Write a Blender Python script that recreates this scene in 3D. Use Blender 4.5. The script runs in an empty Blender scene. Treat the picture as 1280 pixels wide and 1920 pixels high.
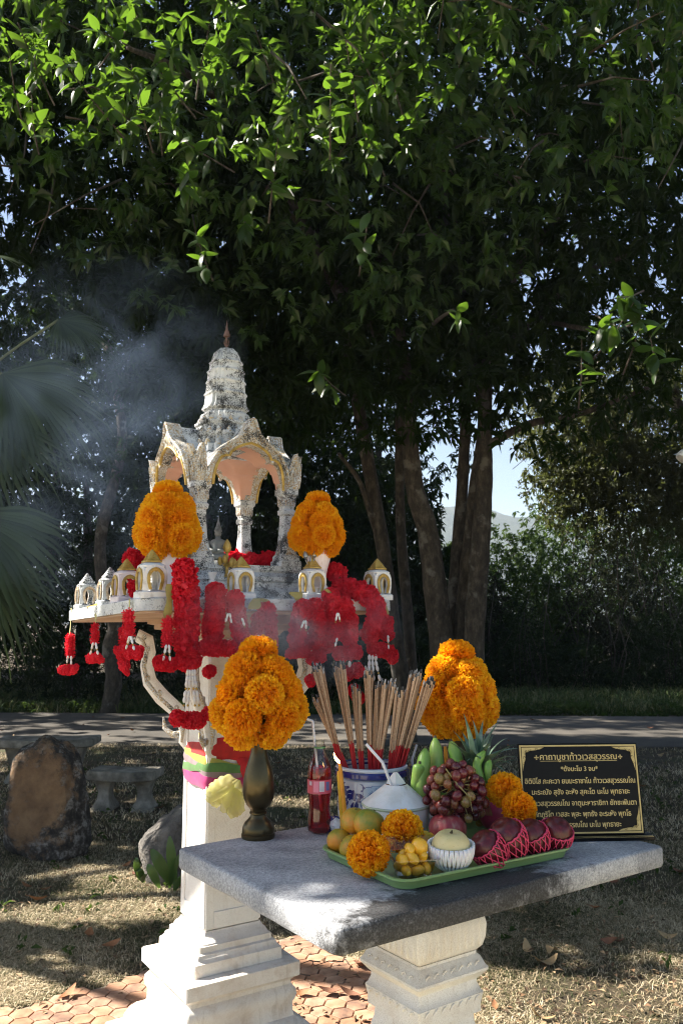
import bpy, math, random
import numpy as np
from mathutils import Vector, Matrix

# ------------------------------------------------------------------ camera, sky, sun, exposure
SC = bpy.context.scene
COL = SC.collection
FPX = 1575.0
PITCH = math.atan(205 / FPX)
HC = 1.55
cam_data = bpy.data.cameras.new('camera')
cam_data.sensor_fit = 'VERTICAL'
cam_data.sensor_height = 36
cam_data.sensor_width = 24
cam_data.lens = FPX * 36 / 1920
cam_data.clip_start = 0.05
cam_data.clip_end = 6000
cam_data.dof.use_dof = True
cam_data.dof.focus_distance = 2.55
cam_data.dof.aperture_fstop = 9
cam = bpy.data.objects.new('camera', cam_data)
COL.objects.link(cam)
cam.location = (0, 0, HC)
cam.rotation_euler = (math.radians(90) + PITCH, 0, 0)
SC.camera = cam

SUN_EL = math.radians(43)
SUN_H = Vector((-0.985, 0.17, 0)).normalized()
SUN = Vector((SUN_H.x * math.cos(SUN_EL), SUN_H.y * math.cos(SUN_EL), math.sin(SUN_EL)))
world = bpy.data.worlds.new('World')
SC.world = world
world.use_nodes = True
wn = world.node_tree.nodes
sky_tex = wn.new('ShaderNodeTexSky')
sky_tex.sky_type = 'NISHITA'
sky_tex.sun_disc = False
sky_tex.sun_elevation = SUN_EL
sky_tex.sun_rotation = math.atan2(SUN_H.x, SUN_H.y)
sky_tex.air_density = 1.0
sky_tex.dust_density = 1.2
world.node_tree.links.new(sky_tex.outputs[0], wn['Background'].inputs[0])
wn['Background'].inputs[1].default_value = 0.05
sun_data = bpy.data.lights.new('sun', 'SUN')
sun_data.energy = 5.0
sun_data.angle = math.radians(0.55)
sun_data.color = (1.0, 0.93, 0.82)
sun = bpy.data.objects.new('sun', sun_data)
COL.objects.link(sun)
sun.rotation_euler = SUN.to_track_quat('Z', 'Y').to_euler()
SC.view_settings.view_transform = 'Standard'
SC.view_settings.look = 'None'
SC.view_settings.exposure = 1.95
SC.view_settings.gamma = 1
SC.view_settings.use_curve_mapping = False
SC.render.engine = 'CYCLES'
cy = SC.cycles
cy.max_bounces = 10
cy.diffuse_bounces = 4
cy.glossy_bounces = 3
cy.transmission_bounces = 8
cy.transparent_max_bounces = 16
cy.volume_bounces = 0
cy.volume_step_rate = 1.5
cy.sample_clamp_indirect = 6
cy.use_denoising = True
cy.filter_width = 1.1

rnd = random.Random(7)
rng = np.random.default_rng(11)
PI = math.pi


# ------------------------------------------------------------------ measuring
def ray(x, y):
    c, s = math.cos(PITCH), math.sin(PITCH)
    return Vector((x - 640, FPX * c - s * (960 - y), FPX * s + c * (960 - y)))


def PZ(x, y, z):
    d = ray(x, y)
    return d * ((z - HC) / d.z) + Vector((0, 0, HC))


def PD(x, y, D):
    d = ray(x, y)
    return d * (D / d.y) + Vector((0, 0, HC))


# ------------------------------------------------------------------ objects
def world_of(o):
    if o.parent is None:
        return o.matrix_basis.copy()
    return world_of(o.parent) @ o.matrix_parent_inverse @ o.matrix_basis


def tag(o, label=None, cat=None, group=None, kind=None):
    if label: o['label'] = label
    if cat: o['category'] = cat
    if group: o['group'] = group
    if kind: o['kind'] = kind
    return o


def thing(name, label, cat, loc=(0, 0, 0), group=None):
    o = bpy.data.objects.new(name, None)
    o.empty_display_size = 0.05
    COL.objects.link(o)
    o.location = loc
    return tag(o, label, cat, group)


def adopt(o, parent):
    if parent is not None:
        o.parent = parent
        o.matrix_parent_inverse = world_of(parent).inverted()
    return o


def inst(name, mesh, parent=None, M=None, kind=None):
    o = bpy.data.objects.new(name, mesh)
    COL.objects.link(o)
    adopt(o, parent)
    if M is not None:
        o.matrix_basis = M
    if kind: o['kind'] = kind
    return o


def TRS(loc, rot=(0, 0, 0), s=1.0):
    from mathutils import Euler
    if not hasattr(s, '__len__'): s = (s, s, s)
    return Matrix.LocRotScale(Vector(loc), Euler(rot), Vector(s))


def align(loc, d, s=1.0, spin=0.0):
    q = Vector(d).normalized().to_track_quat('Z', 'Y')
    if not hasattr(s, '__len__'): s = (s, s, s)
    return Matrix.LocRotScale(Vector(loc), q, Vector(s)) @ Matrix.Rotation(spin, 4, 'Z')


class MB:
    def __init__(self):
        self.v, self.f, self.m = [], [], []

    def add(self, vs, fs, m=0, M=None):
        b = len(self.v)
        if M is not None:
            vs = [M @ Vector(p) for p in vs]
        self.v += [tuple(p) for p in vs]
        for f in fs:
            self.f.append(tuple(i + b for i in f))
            self.m.append(m)
        return self

    def rings(self, rr, m=0, M=None, close=True, cap0=True, cap1=True):
        n = len(rr[0])
        vs = [p for r in rr for p in r]
        fs = []
        for i in range(len(rr) - 1):
            for j in range(n if close else n - 1):
                k = (j + 1) % n
                fs.append((i * n + j, i * n + k, (i + 1) * n + k, (i + 1) * n + j))
        if cap0: fs.append(tuple(reversed(range(n))))
        if cap1: fs.append(tuple((len(rr) - 1) * n + j for j in range(n)))
        return self.add(vs, fs, m, M)

    def lathe(self, prof, n=24, m=0, M=None, cap0=True, cap1=True, fn=None):
        rr = []
        for i, (r, z) in enumerate(prof):
            ring = []
            for j in range(n):
                a = 2 * PI * j / n
                q = r if fn is None else fn(r, z, a)
                ring.append((q * math.cos(a), q * math.sin(a), z))
            rr.append(ring)
        return self.rings(rr, m, M, True, cap0, cap1)

    def sq(self, prof, m=0, M=None, ch=0.004, sy=1.0):
        # square ring stack; prof = [(half side, z)...], corners chamfered
        rr = []
        for h, z in prof:
            c = min(ch, h * .4)
            k = h * sy
            rr.append([(h, -k + c, z), (h, k - c, z), (h - c, k, z), (-h + c, k, z), (-h, k - c, z), (-h, -k + c, z), (-h + c, -k, z), (h - c, -k, z)])
        return self.rings(rr, m, M)

    def box(self, sx, sy, sz, m=0, M=None, ch=0.003, loc=(0, 0, 0)):
        # chamfered box, centred on loc
        x, y, z = sx / 2, sy / 2, sz / 2
        c = min(ch, x * .45, y * .45, z * .45)
        rr = []
        for (d, zz) in ((c, -z), (0, -z + c), (0, z - c), (c, z)):
            a, b = x - d, y - d
            rr.append([(a + loc[0], -b + c + loc[1], zz + loc[2]), (a + loc[0], b - c + loc[1], zz + loc[2]), (a - c + loc[0], b + loc[1], zz + loc[2]), (-a + c + loc[0], b + loc[1], zz + loc[2]),
                       (-a + loc[0], b - c + loc[1], zz + loc[2]), (-a + loc[0], -b + c + loc[1], zz + loc[2]), (-a + c + loc[0], -b + loc[1], zz + loc[2]), (a - c + loc[0], -b + loc[1], zz + loc[2])])
        return self.rings(rr, m, M)

    def tube(self, pts, rad, n=8, m=0, M=None, flat=1.0, up=None, cap=True):
        pts = [Vector(p) for p in pts]
        if not hasattr(rad, '__len__'): rad = [rad] * len(pts)
        rr = []
        t0 = (pts[1] - pts[0]).normalized()
        ref = Vector(up) if up is not None else (Vector((0, 0, 1)) if abs(t0.z) < .9 else Vector((1, 0, 0)))
        a = (ref - t0 * ref.dot(t0)).normalized()
        for i, p in enumerate(pts):
            t = (pts[min(i + 1, len(pts) - 1)] - pts[max(i - 1, 0)])
            t = t.normalized() if t.length > 1e-9 else t0
            a = a - t * a.dot(t)
            a = a.normalized() if a.length > 1e-6 else t.orthogonal().normalized()
            b = t.cross(a)
            rr.append([p + (a * math.cos(2 * PI * j / n) + b * math.sin(2 * PI * j / n) * flat) * rad[i] for j in range(n)])
        return self.rings(rr, m, M, True, cap, cap)

    def ball(self, c, r, nu=16, nv=10, m=0, M=None, fn=None):
        if not hasattr(r, '__len__'): r = (r, r, r)
        c = Vector(c)
        vs, fs = [], []
        for i in range(nv + 1):
            th = PI * i / nv
            for j in range(nu):
                ph = 2 * PI * j / nu
                d = Vector((math.sin(th) * math.cos(ph), math.sin(th) * math.sin(ph), math.cos(th)))
                k = 1.0 if fn is None else fn(d)
                vs.append(c + Vector((d.x * r[0], d.y * r[1], d.z * r[2])) * k)
        for i in range(nv):
            for j in range(nu):
                k = (j + 1) % nu
                fs.append((i * nu + j, (i + 1) * nu + j, (i + 1) * nu + k, i * nu + k))
        return self.add(vs, fs, m, M)

    def strip(self, pts, wid, side, m=0, M=None, fold=0.0, nrm=None):
        # leaf-like ribbon: centre path, half-width list, side vector(s), optional V fold along normal
        pts = [Vector(p) for p in pts]
        vs, fs = [], []
        for i, p in enumerate(pts):
            s = Vector(side[i] if isinstance(side, list) else side)
            t = (pts[min(i + 1, len(pts) - 1)] - pts[max(i - 1, 0)]).normalized()
            n = s.cross(t).normalized() if nrm is None else Vector(nrm)
            vs += [p - s * wid[i] + n * fold * wid[i], p, p + s * wid[i] + n * fold * wid[i]]
        for i in range(len(pts) - 1):
            a = i * 3
            fs += [(a, a + 1, a + 4, a + 3), (a + 1, a + 2, a + 5, a + 4)]
        return self.add(vs, fs, m, M)

    def mesh(self, name, mats, sharp=38, flat=False):
        me = bpy.data.meshes.new(name)
        me.from_pydata(self.v, [], self.f)
        if not isinstance(mats, (list, tuple)): mats = [mats]
        for q in mats: me.materials.append(q)
        if len(mats) > 1:
            me.polygons.foreach_set('material_index', self.m)
        me.polygons.foreach_set('use_smooth', [not flat] * len(self.f))
        if not flat and sharp:
            me.set_sharp_from_angle(angle=math.radians(sharp))
        me.update()
        return me

    def obj(self, name, mats, parent=None, sharp=38, flat=False, label=None, kind=None):
        o = inst(name, self.mesh(name, mats, sharp, flat), parent)
        if label: o['label'] = label
        if kind: o['kind'] = kind
        return o


def np_mesh(name, V, F, mat, smooth=False):
    """V (n,3), F (m,3|4) numpy -> mesh"""
    me = bpy.data.meshes.new(name)
    k = F.shape[1]
    me.vertices.add(len(V)); me.vertices.foreach_set('co', np.ascontiguousarray(V, dtype=np.float32).ravel())
    me.loops.add(F.size); me.loops.foreach_set('vertex_index', np.ascontiguousarray(F, dtype=np.int32).ravel())
    me.polygons.add(len(F)); me.polygons.foreach_set('loop_start', np.arange(0, F.size, k, dtype=np.int32))
    me.polygons.foreach_set('loop_total', np.full(len(F), k, dtype=np.int32))
    me.polygons.foreach_set('use_smooth', np.full(len(F), smooth))
    me.update(calc_edges=True)
    me.materials.append(mat)
    return me


# ------------------------------------------------------------------ materials
def new_mat(name):
    m = bpy.data.materials.new(name)
    m.use_nodes = True
    nt = m.node_tree
    return m, nt, nt.nodes['Principled BSDF']


def L(nt, a, b):
    nt.links.new(a, b)


def rampnode(nt, stops, fac=None):
    r = nt.nodes.new('ShaderNodeValToRGB')
    el = r.color_ramp.elements
    while len(el) < len(stops): el.new(0.5)
    for e, (p, c) in zip(el, stops):
        e.position = p
        e.color = (*c, 1) if len(c) == 3 else c
    if fac is not None: L(nt, fac, r.inputs[0])
    return r


def noise(nt, vec, scale, detail=5, rough=.55, dist=0.0):
    n = nt.nodes.new('ShaderNodeTexNoise')
    n.inputs['Scale'].default_value = scale
    n.inputs['Detail'].default_value = detail
    n.inputs['Roughness'].default_value = rough
    n.inputs['Distortion'].default_value = dist
    L(nt, vec, n.inputs['Vector'])
    return n.outputs['Fac']


def mix(nt, a, b, fac, mode='MIX'):
    n = nt.nodes.new('ShaderNodeMix')
    n.data_type = 'RGBA'
    n.blend_type = mode
    for k, v in ((0, fac), (6, a), (7, b)):
        if isinstance(v, (int, float)): n.inputs[k].default_value = v
        elif isinstance(v, tuple): n.inputs[k].default_value = (*v, 1)
        else: L(nt, v, n.inputs[k])
    return n.outputs[2]


def math_n(nt, op, a, b=None):
    n = nt.nodes.new('ShaderNodeMath')
    n.operation = op
    for k, v in ((0, a), (1, b)):
        if v is None: continue
        if isinstance(v, (int, float)): n.inputs[k].default_value = v
        else: L(nt, v, n.inputs[k])
    return n.outputs[0]


def coords(nt, kind='Object'):
    return nt.nodes.new('ShaderNodeTexCoord').outputs[kind]


def bumpn(nt, p, h, strength=.3, dist=.01):
    b = nt.nodes.new('ShaderNodeBump')
    b.inputs['Strength'].default_value = strength
    b.inputs['Distance'].default_value = dist
    L(nt, h, b.inputs['Height'])
    L(nt, b.outputs[0], p.inputs['Normal'])


def pm(name, stops, scale=10, rough=.6, bump=0, bscale=80, bdist=.004, spec=.5, metal=0, sss=0, coat=0, detail=5, island=0, objrnd=0, dist=0.0, trans=0):
    """noise-mottled principled material; stops = list of colours or (pos, colour)"""
    m, nt, p = new_mat(name)
    v = coords(nt)
    if not isinstance(stops[0][0], (int, float)) or len(stops[0]) == 2:
        st = stops
    else:
        n = len(stops)
        st = [(.3 + .4 * i / max(1, n - 1), c) for i, c in enumerate(stops)]
    f = noise(nt, v, scale, detail, .6, dist)
    if objrnd:
        oi = nt.nodes.new('ShaderNodeObjectInfo')
        f = math_n(nt, 'ADD', f, math_n(nt, 'MULTIPLY', math_n(nt, 'SUBTRACT', oi.outputs['Random'], .5), objrnd))
    if island:
        g = nt.nodes.new('ShaderNodeNewGeometry')
        f = math_n(nt, 'ADD', f, math_n(nt, 'MULTIPLY', math_n(nt, 'SUBTRACT', g.outputs['Random Per Island'], .5), island))
    r = rampnode(nt, st, f)
    L(nt, r.outputs[0], p.inputs['Base Color'])
    p.inputs['Roughness'].default_value = rough
    p.inputs['Metallic'].default_value = metal
    p.inputs['Specular IOR Level'].default_value = spec
    p.inputs['Coat Weight'].default_value = coat
    if sss:
        p.inputs['Subsurface Weight'].default_value = sss
        p.inputs['Subsurface Radius'].default_value = (.01, .006, .003)
    if bump:
        bumpn(nt, p, noise(nt, v, bscale, 4), bump, bdist)
    return m


def leaf_mat(name, dark, mid, lite, tr, rough=.35, trw=.4, spec=.5):
    m, nt, p = new_mat(name)
    g = nt.nodes.new('ShaderNodeNewGeometry')
    oi = nt.nodes.new('ShaderNodeObjectInfo')
    f = math_n(nt, 'FRACT', math_n(nt, 'ADD', g.outputs['Random Per Island'], oi.outputs['Random']))
    r = rampnode(nt, [(0, dark), (.55, mid), (1, lite)], f)
    L(nt, r.outputs[0], p.inputs['Base Color'])
    p.inputs['Roughness'].default_value = rough
    p.inputs['Specular IOR Level'].default_value = spec
    t = nt.nodes.new('ShaderNodeBsdfTranslucent')
    L(nt, mix(nt, r.outputs[0], tr, .75), t.inputs[0])
    ms = nt.nodes.new('ShaderNodeMixShader')
    ms.inputs[0].default_value = trw
    L(nt, p.outputs[0], ms.inputs[1]); L(nt, t.outputs[0], ms.inputs[2])
    L(nt, ms.outputs[0], nt.nodes['Material Output'].inputs[0])
    return m


M = {}
def mk():
    M['white_paint'] = white_stone('white_painted_terrazzo', (.80, .76, .70), (.70, .64, .57), .02)
    M['white_plain'] = white_stone('white_paint_cream', (.83, .82, .79), (.77, .74, .69), .01)
    M['tan'] = pm('tan_plaster', [(.40, .27, .18), (.52, .37, .27)], 6, .8, .15, 120)
    M['pink'] = pm('pink_plaster', [(.60, .33, .24), (.68, .40, .30)], 9, .75, .08, 150)
    M['weather'] = weathered('weathered_white_stucco', .500, False)
    M['weather_gold'] = weathered('weathered_gilt_stucco', .53, True)
    M['slab'] = weathered('weathered_slab_paint', .535, False)
    M['gold'] = pm('faded_gold_paint', [(.25, .15, .03), (.46, .31, .07), (.58, .42, .13)], 40, .42, .3, 200, .002, metal=.25)
    M['glaze'] = pm('white_glazed_ceramic', [(.26, (.38, .36, .33)), (.42, (.74, .74, .73)), (.7, (.82, .82, .82))], 26, .36, .1, 120, .001, coat=.15, objrnd=.12)
    M['glaze_pink'] = pm('pinkish_white_ceramic', [(.26, (.45, .36, .36)), (.42, (.76, .66, .68)), (.7, (.82, .76, .78))], 26, .36, coat=.15)
    M['brass'] = pm('dark_bronze', [(.055, .043, .022), (.11, .085, .042)], 12, .30, .1, 60, metal=.85)
    M['silver'] = pm('dull_silver', [(.25, .25, .25), (.4, .4, .4)], 12, .35, metal=.8)
    M['rust'] = pm('rusty_iron', [(.10, .055, .04), (.22, .14, .11)], 60, .7, metal=.3)
    M['green_tray'] = pm('sage_green_plastic', [(.20, .34, .13), (.22, .36, .14)], 5, .38, coat=.15)
    M['black_gloss'] = pm('black_gloss_acrylic', [(.004, .004, .005), (.006, .006, .007)], 5, .22, spec=.14)
    M['sign_gold'] = pm('engraved_gold', [(.42, .33, .13), (.52, .42, .19)], 50, .4, metal=.2)
    M['straw'] = pm('white_straw_plastic', [(.78, .77, .82), (.82, .80, .85)], 5, .35, sss=.2)
    M['cream_ribbon'] = cloth('pale_ribbon', (.55, .53, .22), .4)
    M['olive_ribbon'] = cloth('olive_gold_ribbon', (.40, .36, .10), .3)
    M['bead'] = pm('white_bead', [(.78, .77, .74), (.83, .82, .80)], 5, .3)
    M['bead_gold'] = pm('gold_bead', [(.5, .33, .06), (.6, .42, .1)], 5, .3, metal=.7)
    M['ash'] = pm('incense_ash', [(.22, .2, .18), (.38, .36, .33)], 60, .95, .6, 120, .01)


def cloth(name, col, trw=.35, col2=None):
    m, nt, p = new_mat(name)
    v = coords(nt)
    c2 = col2 or tuple(x * .75 for x in col)
    r = rampnode(nt, [(.35, c2), (.65, col)], noise(nt, v, 30, 3))
    L(nt, r.outputs[0], p.inputs['Base Color'])
    p.inputs['Roughness'].default_value = .55
    p.inputs['Sheen Weight'].default_value = .3
    t = nt.nodes.new('ShaderNodeBsdfTranslucent')
    L(nt, r.outputs[0], t.inputs[0])
    ms = nt.nodes.new('ShaderNodeMixShader')
    ms.inputs[0].default_value = trw
    L(nt, p.outputs[0], ms.inputs[1]); L(nt, t.outputs[0], ms.inputs[2])
    L(nt, ms.outputs[0], nt.nodes['Material Output'].inputs[0])
    return m


def white_stone(name, c1, c2, bump):
    m, nt, p = new_mat(name)
    v = coords(nt)
    big = noise(nt, v, 5, 4)
    r = rampnode(nt, [(.38, c2), (.58, c1)], big)
    fine = noise(nt, v, 420, 2, .5)
    sp = rampnode(nt, [(.36, (.62, .58, .54)), (.52, (1, 1, 1))], fine)
    c = mix(nt, r.outputs[0], sp.outputs[0], .55, 'MULTIPLY')
    st = rampnode(nt, [(.50, (1, 1, 1)), (.72, (.62, .47, .34))], noise(nt, v, 11, 7, .68))
    c = mix(nt, c, st.outputs[0], .55 if bump > .015 else .28, 'MULTIPLY')
    dm = nt.nodes.new('ShaderNodeMapping'); dm.inputs['Scale'].default_value = (38, 38, 3.5); L(nt, v, dm.inputs[0])
    dr_ = rampnode(nt, [(.56, (1, 1, 1)), (.70, (.60, .55, .48))], noise(nt, dm.outputs[0], 1, 5, .6)).outputs[0]
    c = mix(nt, c, dr_, .4 if bump > .015 else .22, 'MULTIPLY')
    sz_ = nt.nodes.new('ShaderNodeSeparateXYZ'); L(nt, v, sz_.inputs[0])
    mud = rampnode(nt, [(.02, (.55, .42, .30)), (.16, (1, 1, 1))], math_n(nt, 'ADD', sz_.outputs['Z'], math_n(nt, 'MULTIPLY', math_n(nt, 'SUBTRACT', noise(nt, v, 18, 6, .7), .5), .22))).outputs[0]
    c = mix(nt, c, mud, .8, 'MULTIPLY')
    L(nt, c, p.inputs['Base Color'])
    p.inputs['Roughness'].default_value = .62
    bumpn(nt, p, math_n(nt, 'ADD', fine, math_n(nt, 'MULTIPLY', noise(nt, v, 60, 4), 1.5)), .22, .002)
    return m


def weathered(name, th, gilt):
    m, nt, p = new_mat(name)
    v = coords(nt)
    base = rampnode(nt, [(.3, (.44, .47, .48)), (.6, (.68, .70, .70))], noise(nt, v, 14, 4)).outputs[0]
    if gilt:
        dv = noise(nt, v, 25, 2)
        sw = math_n(nt, 'SINE', math_n(nt, 'MULTIPLY', noise(nt, v, 42, 1, .4, 1.5), 34))
        gm = rampnode(nt, [(.35, (0, 0, 0)), (.75, (1, 1, 1))], math_n(nt, 'ADD', math_n(nt, 'MULTIPLY', sw, .5), .5)).outputs[0]
        gcol = rampnode(nt, [(.35, (.30, .17, .05)), (.65, (.55, .38, .13))], dv).outputs[0]
        base = mix(nt, base, gcol, math_n(nt, 'MULTIPLY', gm, .8))
    mold = noise(nt, v, 230, 6, .7)
    big = noise(nt, v, 16, 6, .65)
    k = math_n(nt, 'ADD', math_n(nt, 'MULTIPLY', mold, .5), math_n(nt, 'MULTIPLY', big, .5))
    mk_ = rampnode(nt, [(th - .05, (1, 1, 1)), (th + .035, (0, 0, 0))], k)
    mk_inv = rampnode(nt, [(th - .02, (0, 0, 0)), (th + .05, (1, 1, 1))], k)
    c = mix(nt, base, (.035, .037, .038), mk_inv.outputs[0])
    L(nt, c, p.inputs['Base Color'])
    p.inputs['Roughness'].default_value = .8
    hh = math_n(nt, 'SUBTRACT', noise(nt, v, 130, 4), math_n(nt, 'MULTIPLY', k, 1.5))
    if gilt:
        hh = math_n(nt, 'ADD', hh, math_n(nt, 'MULTIPLY', gm, -1.2))
    bumpn(nt, p, hh, .5, .004)
    return m


# leaf cloud: n leaves from base points P along A, 4 triangles each, folded and drooping
def leaf_cloud(name, P, A, Ln, Wd, mat, droop=.25, flat=.5, seed=1):
    r = np.random.default_rng(seed)
    n = len(P)
    A = A / np.linalg.norm(A, axis=1, keepdims=True)
    up = np.tile(np.array([0, 0, 1.0]), (n, 1)) * flat + r.normal(size=(n, 3)) * (1 - flat) * .8
    S = np.cross(A, up)
    S /= np.linalg.norm(S, axis=1, keepdims=True) + 1e-9
    N = np.cross(S, A)
    Ln = np.asarray(Ln).reshape(-1, 1) * np.ones((n, 1))
    Wd = np.asarray(Wd).reshape(-1, 1) * np.ones((n, 1))
    dz = np.array([0, 0, -1.0])
    mid = P + A * Ln * .45
    V = np.stack([P, mid + S * Wd * .5 + N * Wd * .22, mid, mid - S * Wd * .5 + N * Wd * .22, P + A * Ln * .95 + dz * Ln * droop], 1).reshape(-1, 3)
    b = (np.arange(n) * 5)[:, None, None]
    F = (b + np.array([[0, 1, 2], [0, 2, 3], [2, 1, 4], [2, 4, 3]])[None]).reshape(-1, 3)
    return np_mesh(name, V, F, mat, False)


def rand_dirs(n, r, bias=(0, 0, 0)):
    d = r.normal(size=(n, 3))
    d /= np.linalg.norm(d, axis=1, keepdims=True)
    d = d + np.array(bias)
    return d / (np.linalg.norm(d, axis=1, keepdims=True) + 1e-9)


def ellipsoid_pts(n, c, rad, r, shell=.3):
    d = rand_dirs(n, r)
    k = (shell + (1 - shell) * r.random((n, 1))) ** .5
    return np.array(c) + d * k * np.array(rad)


mk()

# ================================================================== SETTING
def sheet(name, pts, z, mat, kind='structure'):
    mb = MB()
    mb.add([(x, y, z) for x, y in pts], [tuple(range(len(pts)))])
    return tag(mb.obj(name, mat, sharp=0), kind=kind)


def ground_material():
    m, nt, p = new_mat('dry_lawn_soil')
    v = coords(nt)
    c = rampnode(nt, [(.3, (.03, .022, .013)), (.5, (.075, .055, .03)), (.7, (.13, .10, .055))], noise(nt, v, 6, 8, .7)).outputs[0]
    c = mix(nt, c, (.06, .075, .025), rampnode(nt, [(.5, (0, 0, 0)), (.65, (.7, .7, .7))], noise(nt, v, 1.3, 5)).outputs[0])
    L(nt, c, p.inputs['Base Color'])
    p.inputs['Roughness'].default_value = .95
    bumpn(nt, p, noise(nt, v, 45, 6, .7), .9, .03)
    return m


ground = sheet('ground', [(-2500, -2500), (2500, -2500), (2500, 3500), (-2500, 3500)], 0, ground_material())


sheet('lawn', [(-60, -60), (60, -60), (60, 2.6), (-60, 2.6)], .006, pm('bounce_lawn', [(.36, .30, .18), (.50, .42, .27), (.58, .50, .34)], 8, .95, .6, 60, .02))  # unseen pale lawn added behind the camera to bounce sunlight forward


def road_material():
    m, nt, p = new_mat('dusty_concrete_road')
    v = coords(nt)
    c = rampnode(nt, [(.3, (.05, .044, .038)), (.55, (.09, .08, .067)), (.75, (.16, .135, .105))], noise(nt, v, 1.4, 8, .65)).outputs[0]
    sp = rampnode(nt, [(.4, (.6, .6, .6)), (.6, (1, 1, 1))], noise(nt, v, 90, 3)).outputs[0]
    L(nt, mix(nt, c, sp, .6, 'MULTIPLY'), p.inputs['Base Color'])
    p.inputs['Roughness'].default_value = .9
    bumpn(nt, p, noise(nt, v, 70, 4), .4, .01)
    return m


# road runs left to right, a little nearer on the right
road = MB()
rr_ = []
for k, (o, z) in enumerate([(0, -.02), (.03, .03), (.1, .035), (3.3, .035), (3.37, .03), (3.4, -.02)]):
    rr_.append([(x, 10.75 + o - .055 * x, z) for x in (-60, 60)])
vs = [q for r in rr_ for q in r]
road.add(vs, [(2 * i, 2 * i + 1, 2 * i + 3, 2 * i + 2) for i in range(5)])
tag(road.obj('road', road_material(), sharp=0, flat=True), kind='structure')

# far wooded hill
hv, hf = [], []
nx, ny = 90, 26
for j in range(ny):
    for i in range(nx):
        x = -700 + 1400 * i / (nx - 1)
        y = 420 + 700 * j / (ny - 1)
        t = min(1, j / 13.0)
        h = 88 * (t * t * (3 - 2 * t)) * (1 + .16 * math.sin(x * .006 + 1) + .05 * math.sin(x * .031 + j * .4) + .03 * math.sin(x * .083 + j))
        hv.append((x, y, h - 2 + rnd.uniform(-2, 2) * t))
for j in range(ny - 1):
    for i in range(nx - 1):
        a = j * nx + i
        hf.append((a, a + 1, a + nx + 1, a + nx))
hill = MB(); hill.add(hv, hf)


def hill_material():
    m, nt, p = new_mat('wooded_hill')
    v = coords(nt)
    c = rampnode(nt, [(.35, (.018, .028, .014)), (.55, (.038, .05, .024)), (.7, (.07, .07, .04))], noise(nt, v, .06, 9, .7)).outputs[0]
    L(nt, c, p.inputs['Base Color'])
    p.inputs['Roughness'].default_value = .95
    bumpn(nt, p, noise(nt, v, .12, 6, .7), 1, 6)
    return m


tag(hill.obj('hill', hill_material(), sharp=0), kind='structure')

# terracotta hexagon paving round the two pedestals
pa, pb = PZ(0, 1905, 0).xy, PZ(250, 1838, 0).xy
pc, pd = PZ(641, 1795, 0).xy, PZ(693, 1823, 0).xy
da = (pb - pa).normalized(); na = Vector((da.y, -da.x))      # points to the camera side
db = (pd - pc).normalized(); nb = Vector((db.y, -db.x))


def on_paving(q):
    return (q - pa).dot(na) > 0.0 and (q - pc).dot(nb) > 0.0


apex = None
A_ = np.array([[da.x, -db.x], [da.y, -db.y]]); bb = np.array([(pc - pa).x, (pc - pa).y])
tt = np.linalg.solve(A_, bb)
apex = pa + da * tt[0]
paving = sheet('paving', [tuple(apex), tuple(apex - da * 4), tuple(apex - da * 4 + na * 4.5), tuple(apex + db * 4 + nb * 3)], .006, pm('paving_mortar', [(.22, .17, .12), (.42, .36, .28)], 30, .95, .5, 150, .005))
paving['label'] = 'mortar bed under the terracotta hexagon tiles'
tile_mats = [pm('terracotta_' + k, [c1, c2, c3], 14, .8, .35, 160, .003, objrnd=.25) for k, c1, c2, c3 in (
    ('orange', (.27, .14, .08), (.40, .21, .125), (.48, .29, .19)), ('dull', (.17, .10, .07), (.32, .18, .115), (.44, .28, .19)))]
TR = .0475
tile_meshes = []
for k in range(4):
    mb = MB()
    rr = []
    for (s, z) in ((1, 0), (1, .0125), (.955, .0148), (.6, .0152 + .0004 * k)):
        rr.append([(TR * s * math.cos(PI / 3 * j) * (1 + .02 * math.sin(j * 2.1 + k)), TR * s * math.sin(PI / 3 * j) * (1 + .02 * math.cos(j * 1.7 + k)), z) for j in range(6)])
    mb.rings(rr, cap0=False)
    tile_meshes.append(mb.mesh('hexagon_tile', tile_mats[k % 2], 30))
ang = math.atan2(da.y, da.x)
PX, PY = TR * 1.5 * 1.045, TR * math.sqrt(3) * 1.045
tiles = []
for i in range(-50, 51):
    for j in range(-50, 51):
        lx, ly = i * PX, (j + .5 * (i % 2)) * PY
        q = Vector((lx * math.cos(.35) - ly * math.sin(.35), lx * math.sin(.35) + ly * math.cos(.35))) + Vector((-.3, 3.3))
        if not on_paving(q) or q.y < 3.15: continue
        if q.y > 0 and abs(q.x / q.y) > .5: continue
        tiles.append((-q.y, q, i, j))
tiles.sort(key=lambda t: t[0])
for n_, (_, q, i, j) in enumerate(tiles[:298]):
    r2 = random.Random(i * 131 + j)
    o = inst('hexagon_tile', tile_meshes[r2.randrange(4)], paving, TRS((q.x, q.y, .001 + r2.uniform(-.001, .0012)), (r2.uniform(-.008, .008), r2.uniform(-.008, .008), .35 + PI / 3 * r2.randrange(6) + r2.uniform(-.03, .03)), r2.uniform(.975, 1.0)))
mb = MB()
for n_, (_, q, i, j) in enumerate(tiles[298:1400]):
    r2 = random.Random(i * 131 + j)
    me_ = tile_meshes[r2.randrange(4)]
    mb.add([v_.co.copy() for v_ in me_.vertices], [tuple(p_.vertices) for p_ in me_.polygons], n_ % 2, TRS((q.x, q.y, .001), (0, 0, .35 + PI / 3 * r2.randrange(6)), r2.uniform(.975, 1)))
if mb.v: mb.obj('hexagon_tile', tile_mats, paving, 30, kind='stuff')

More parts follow.
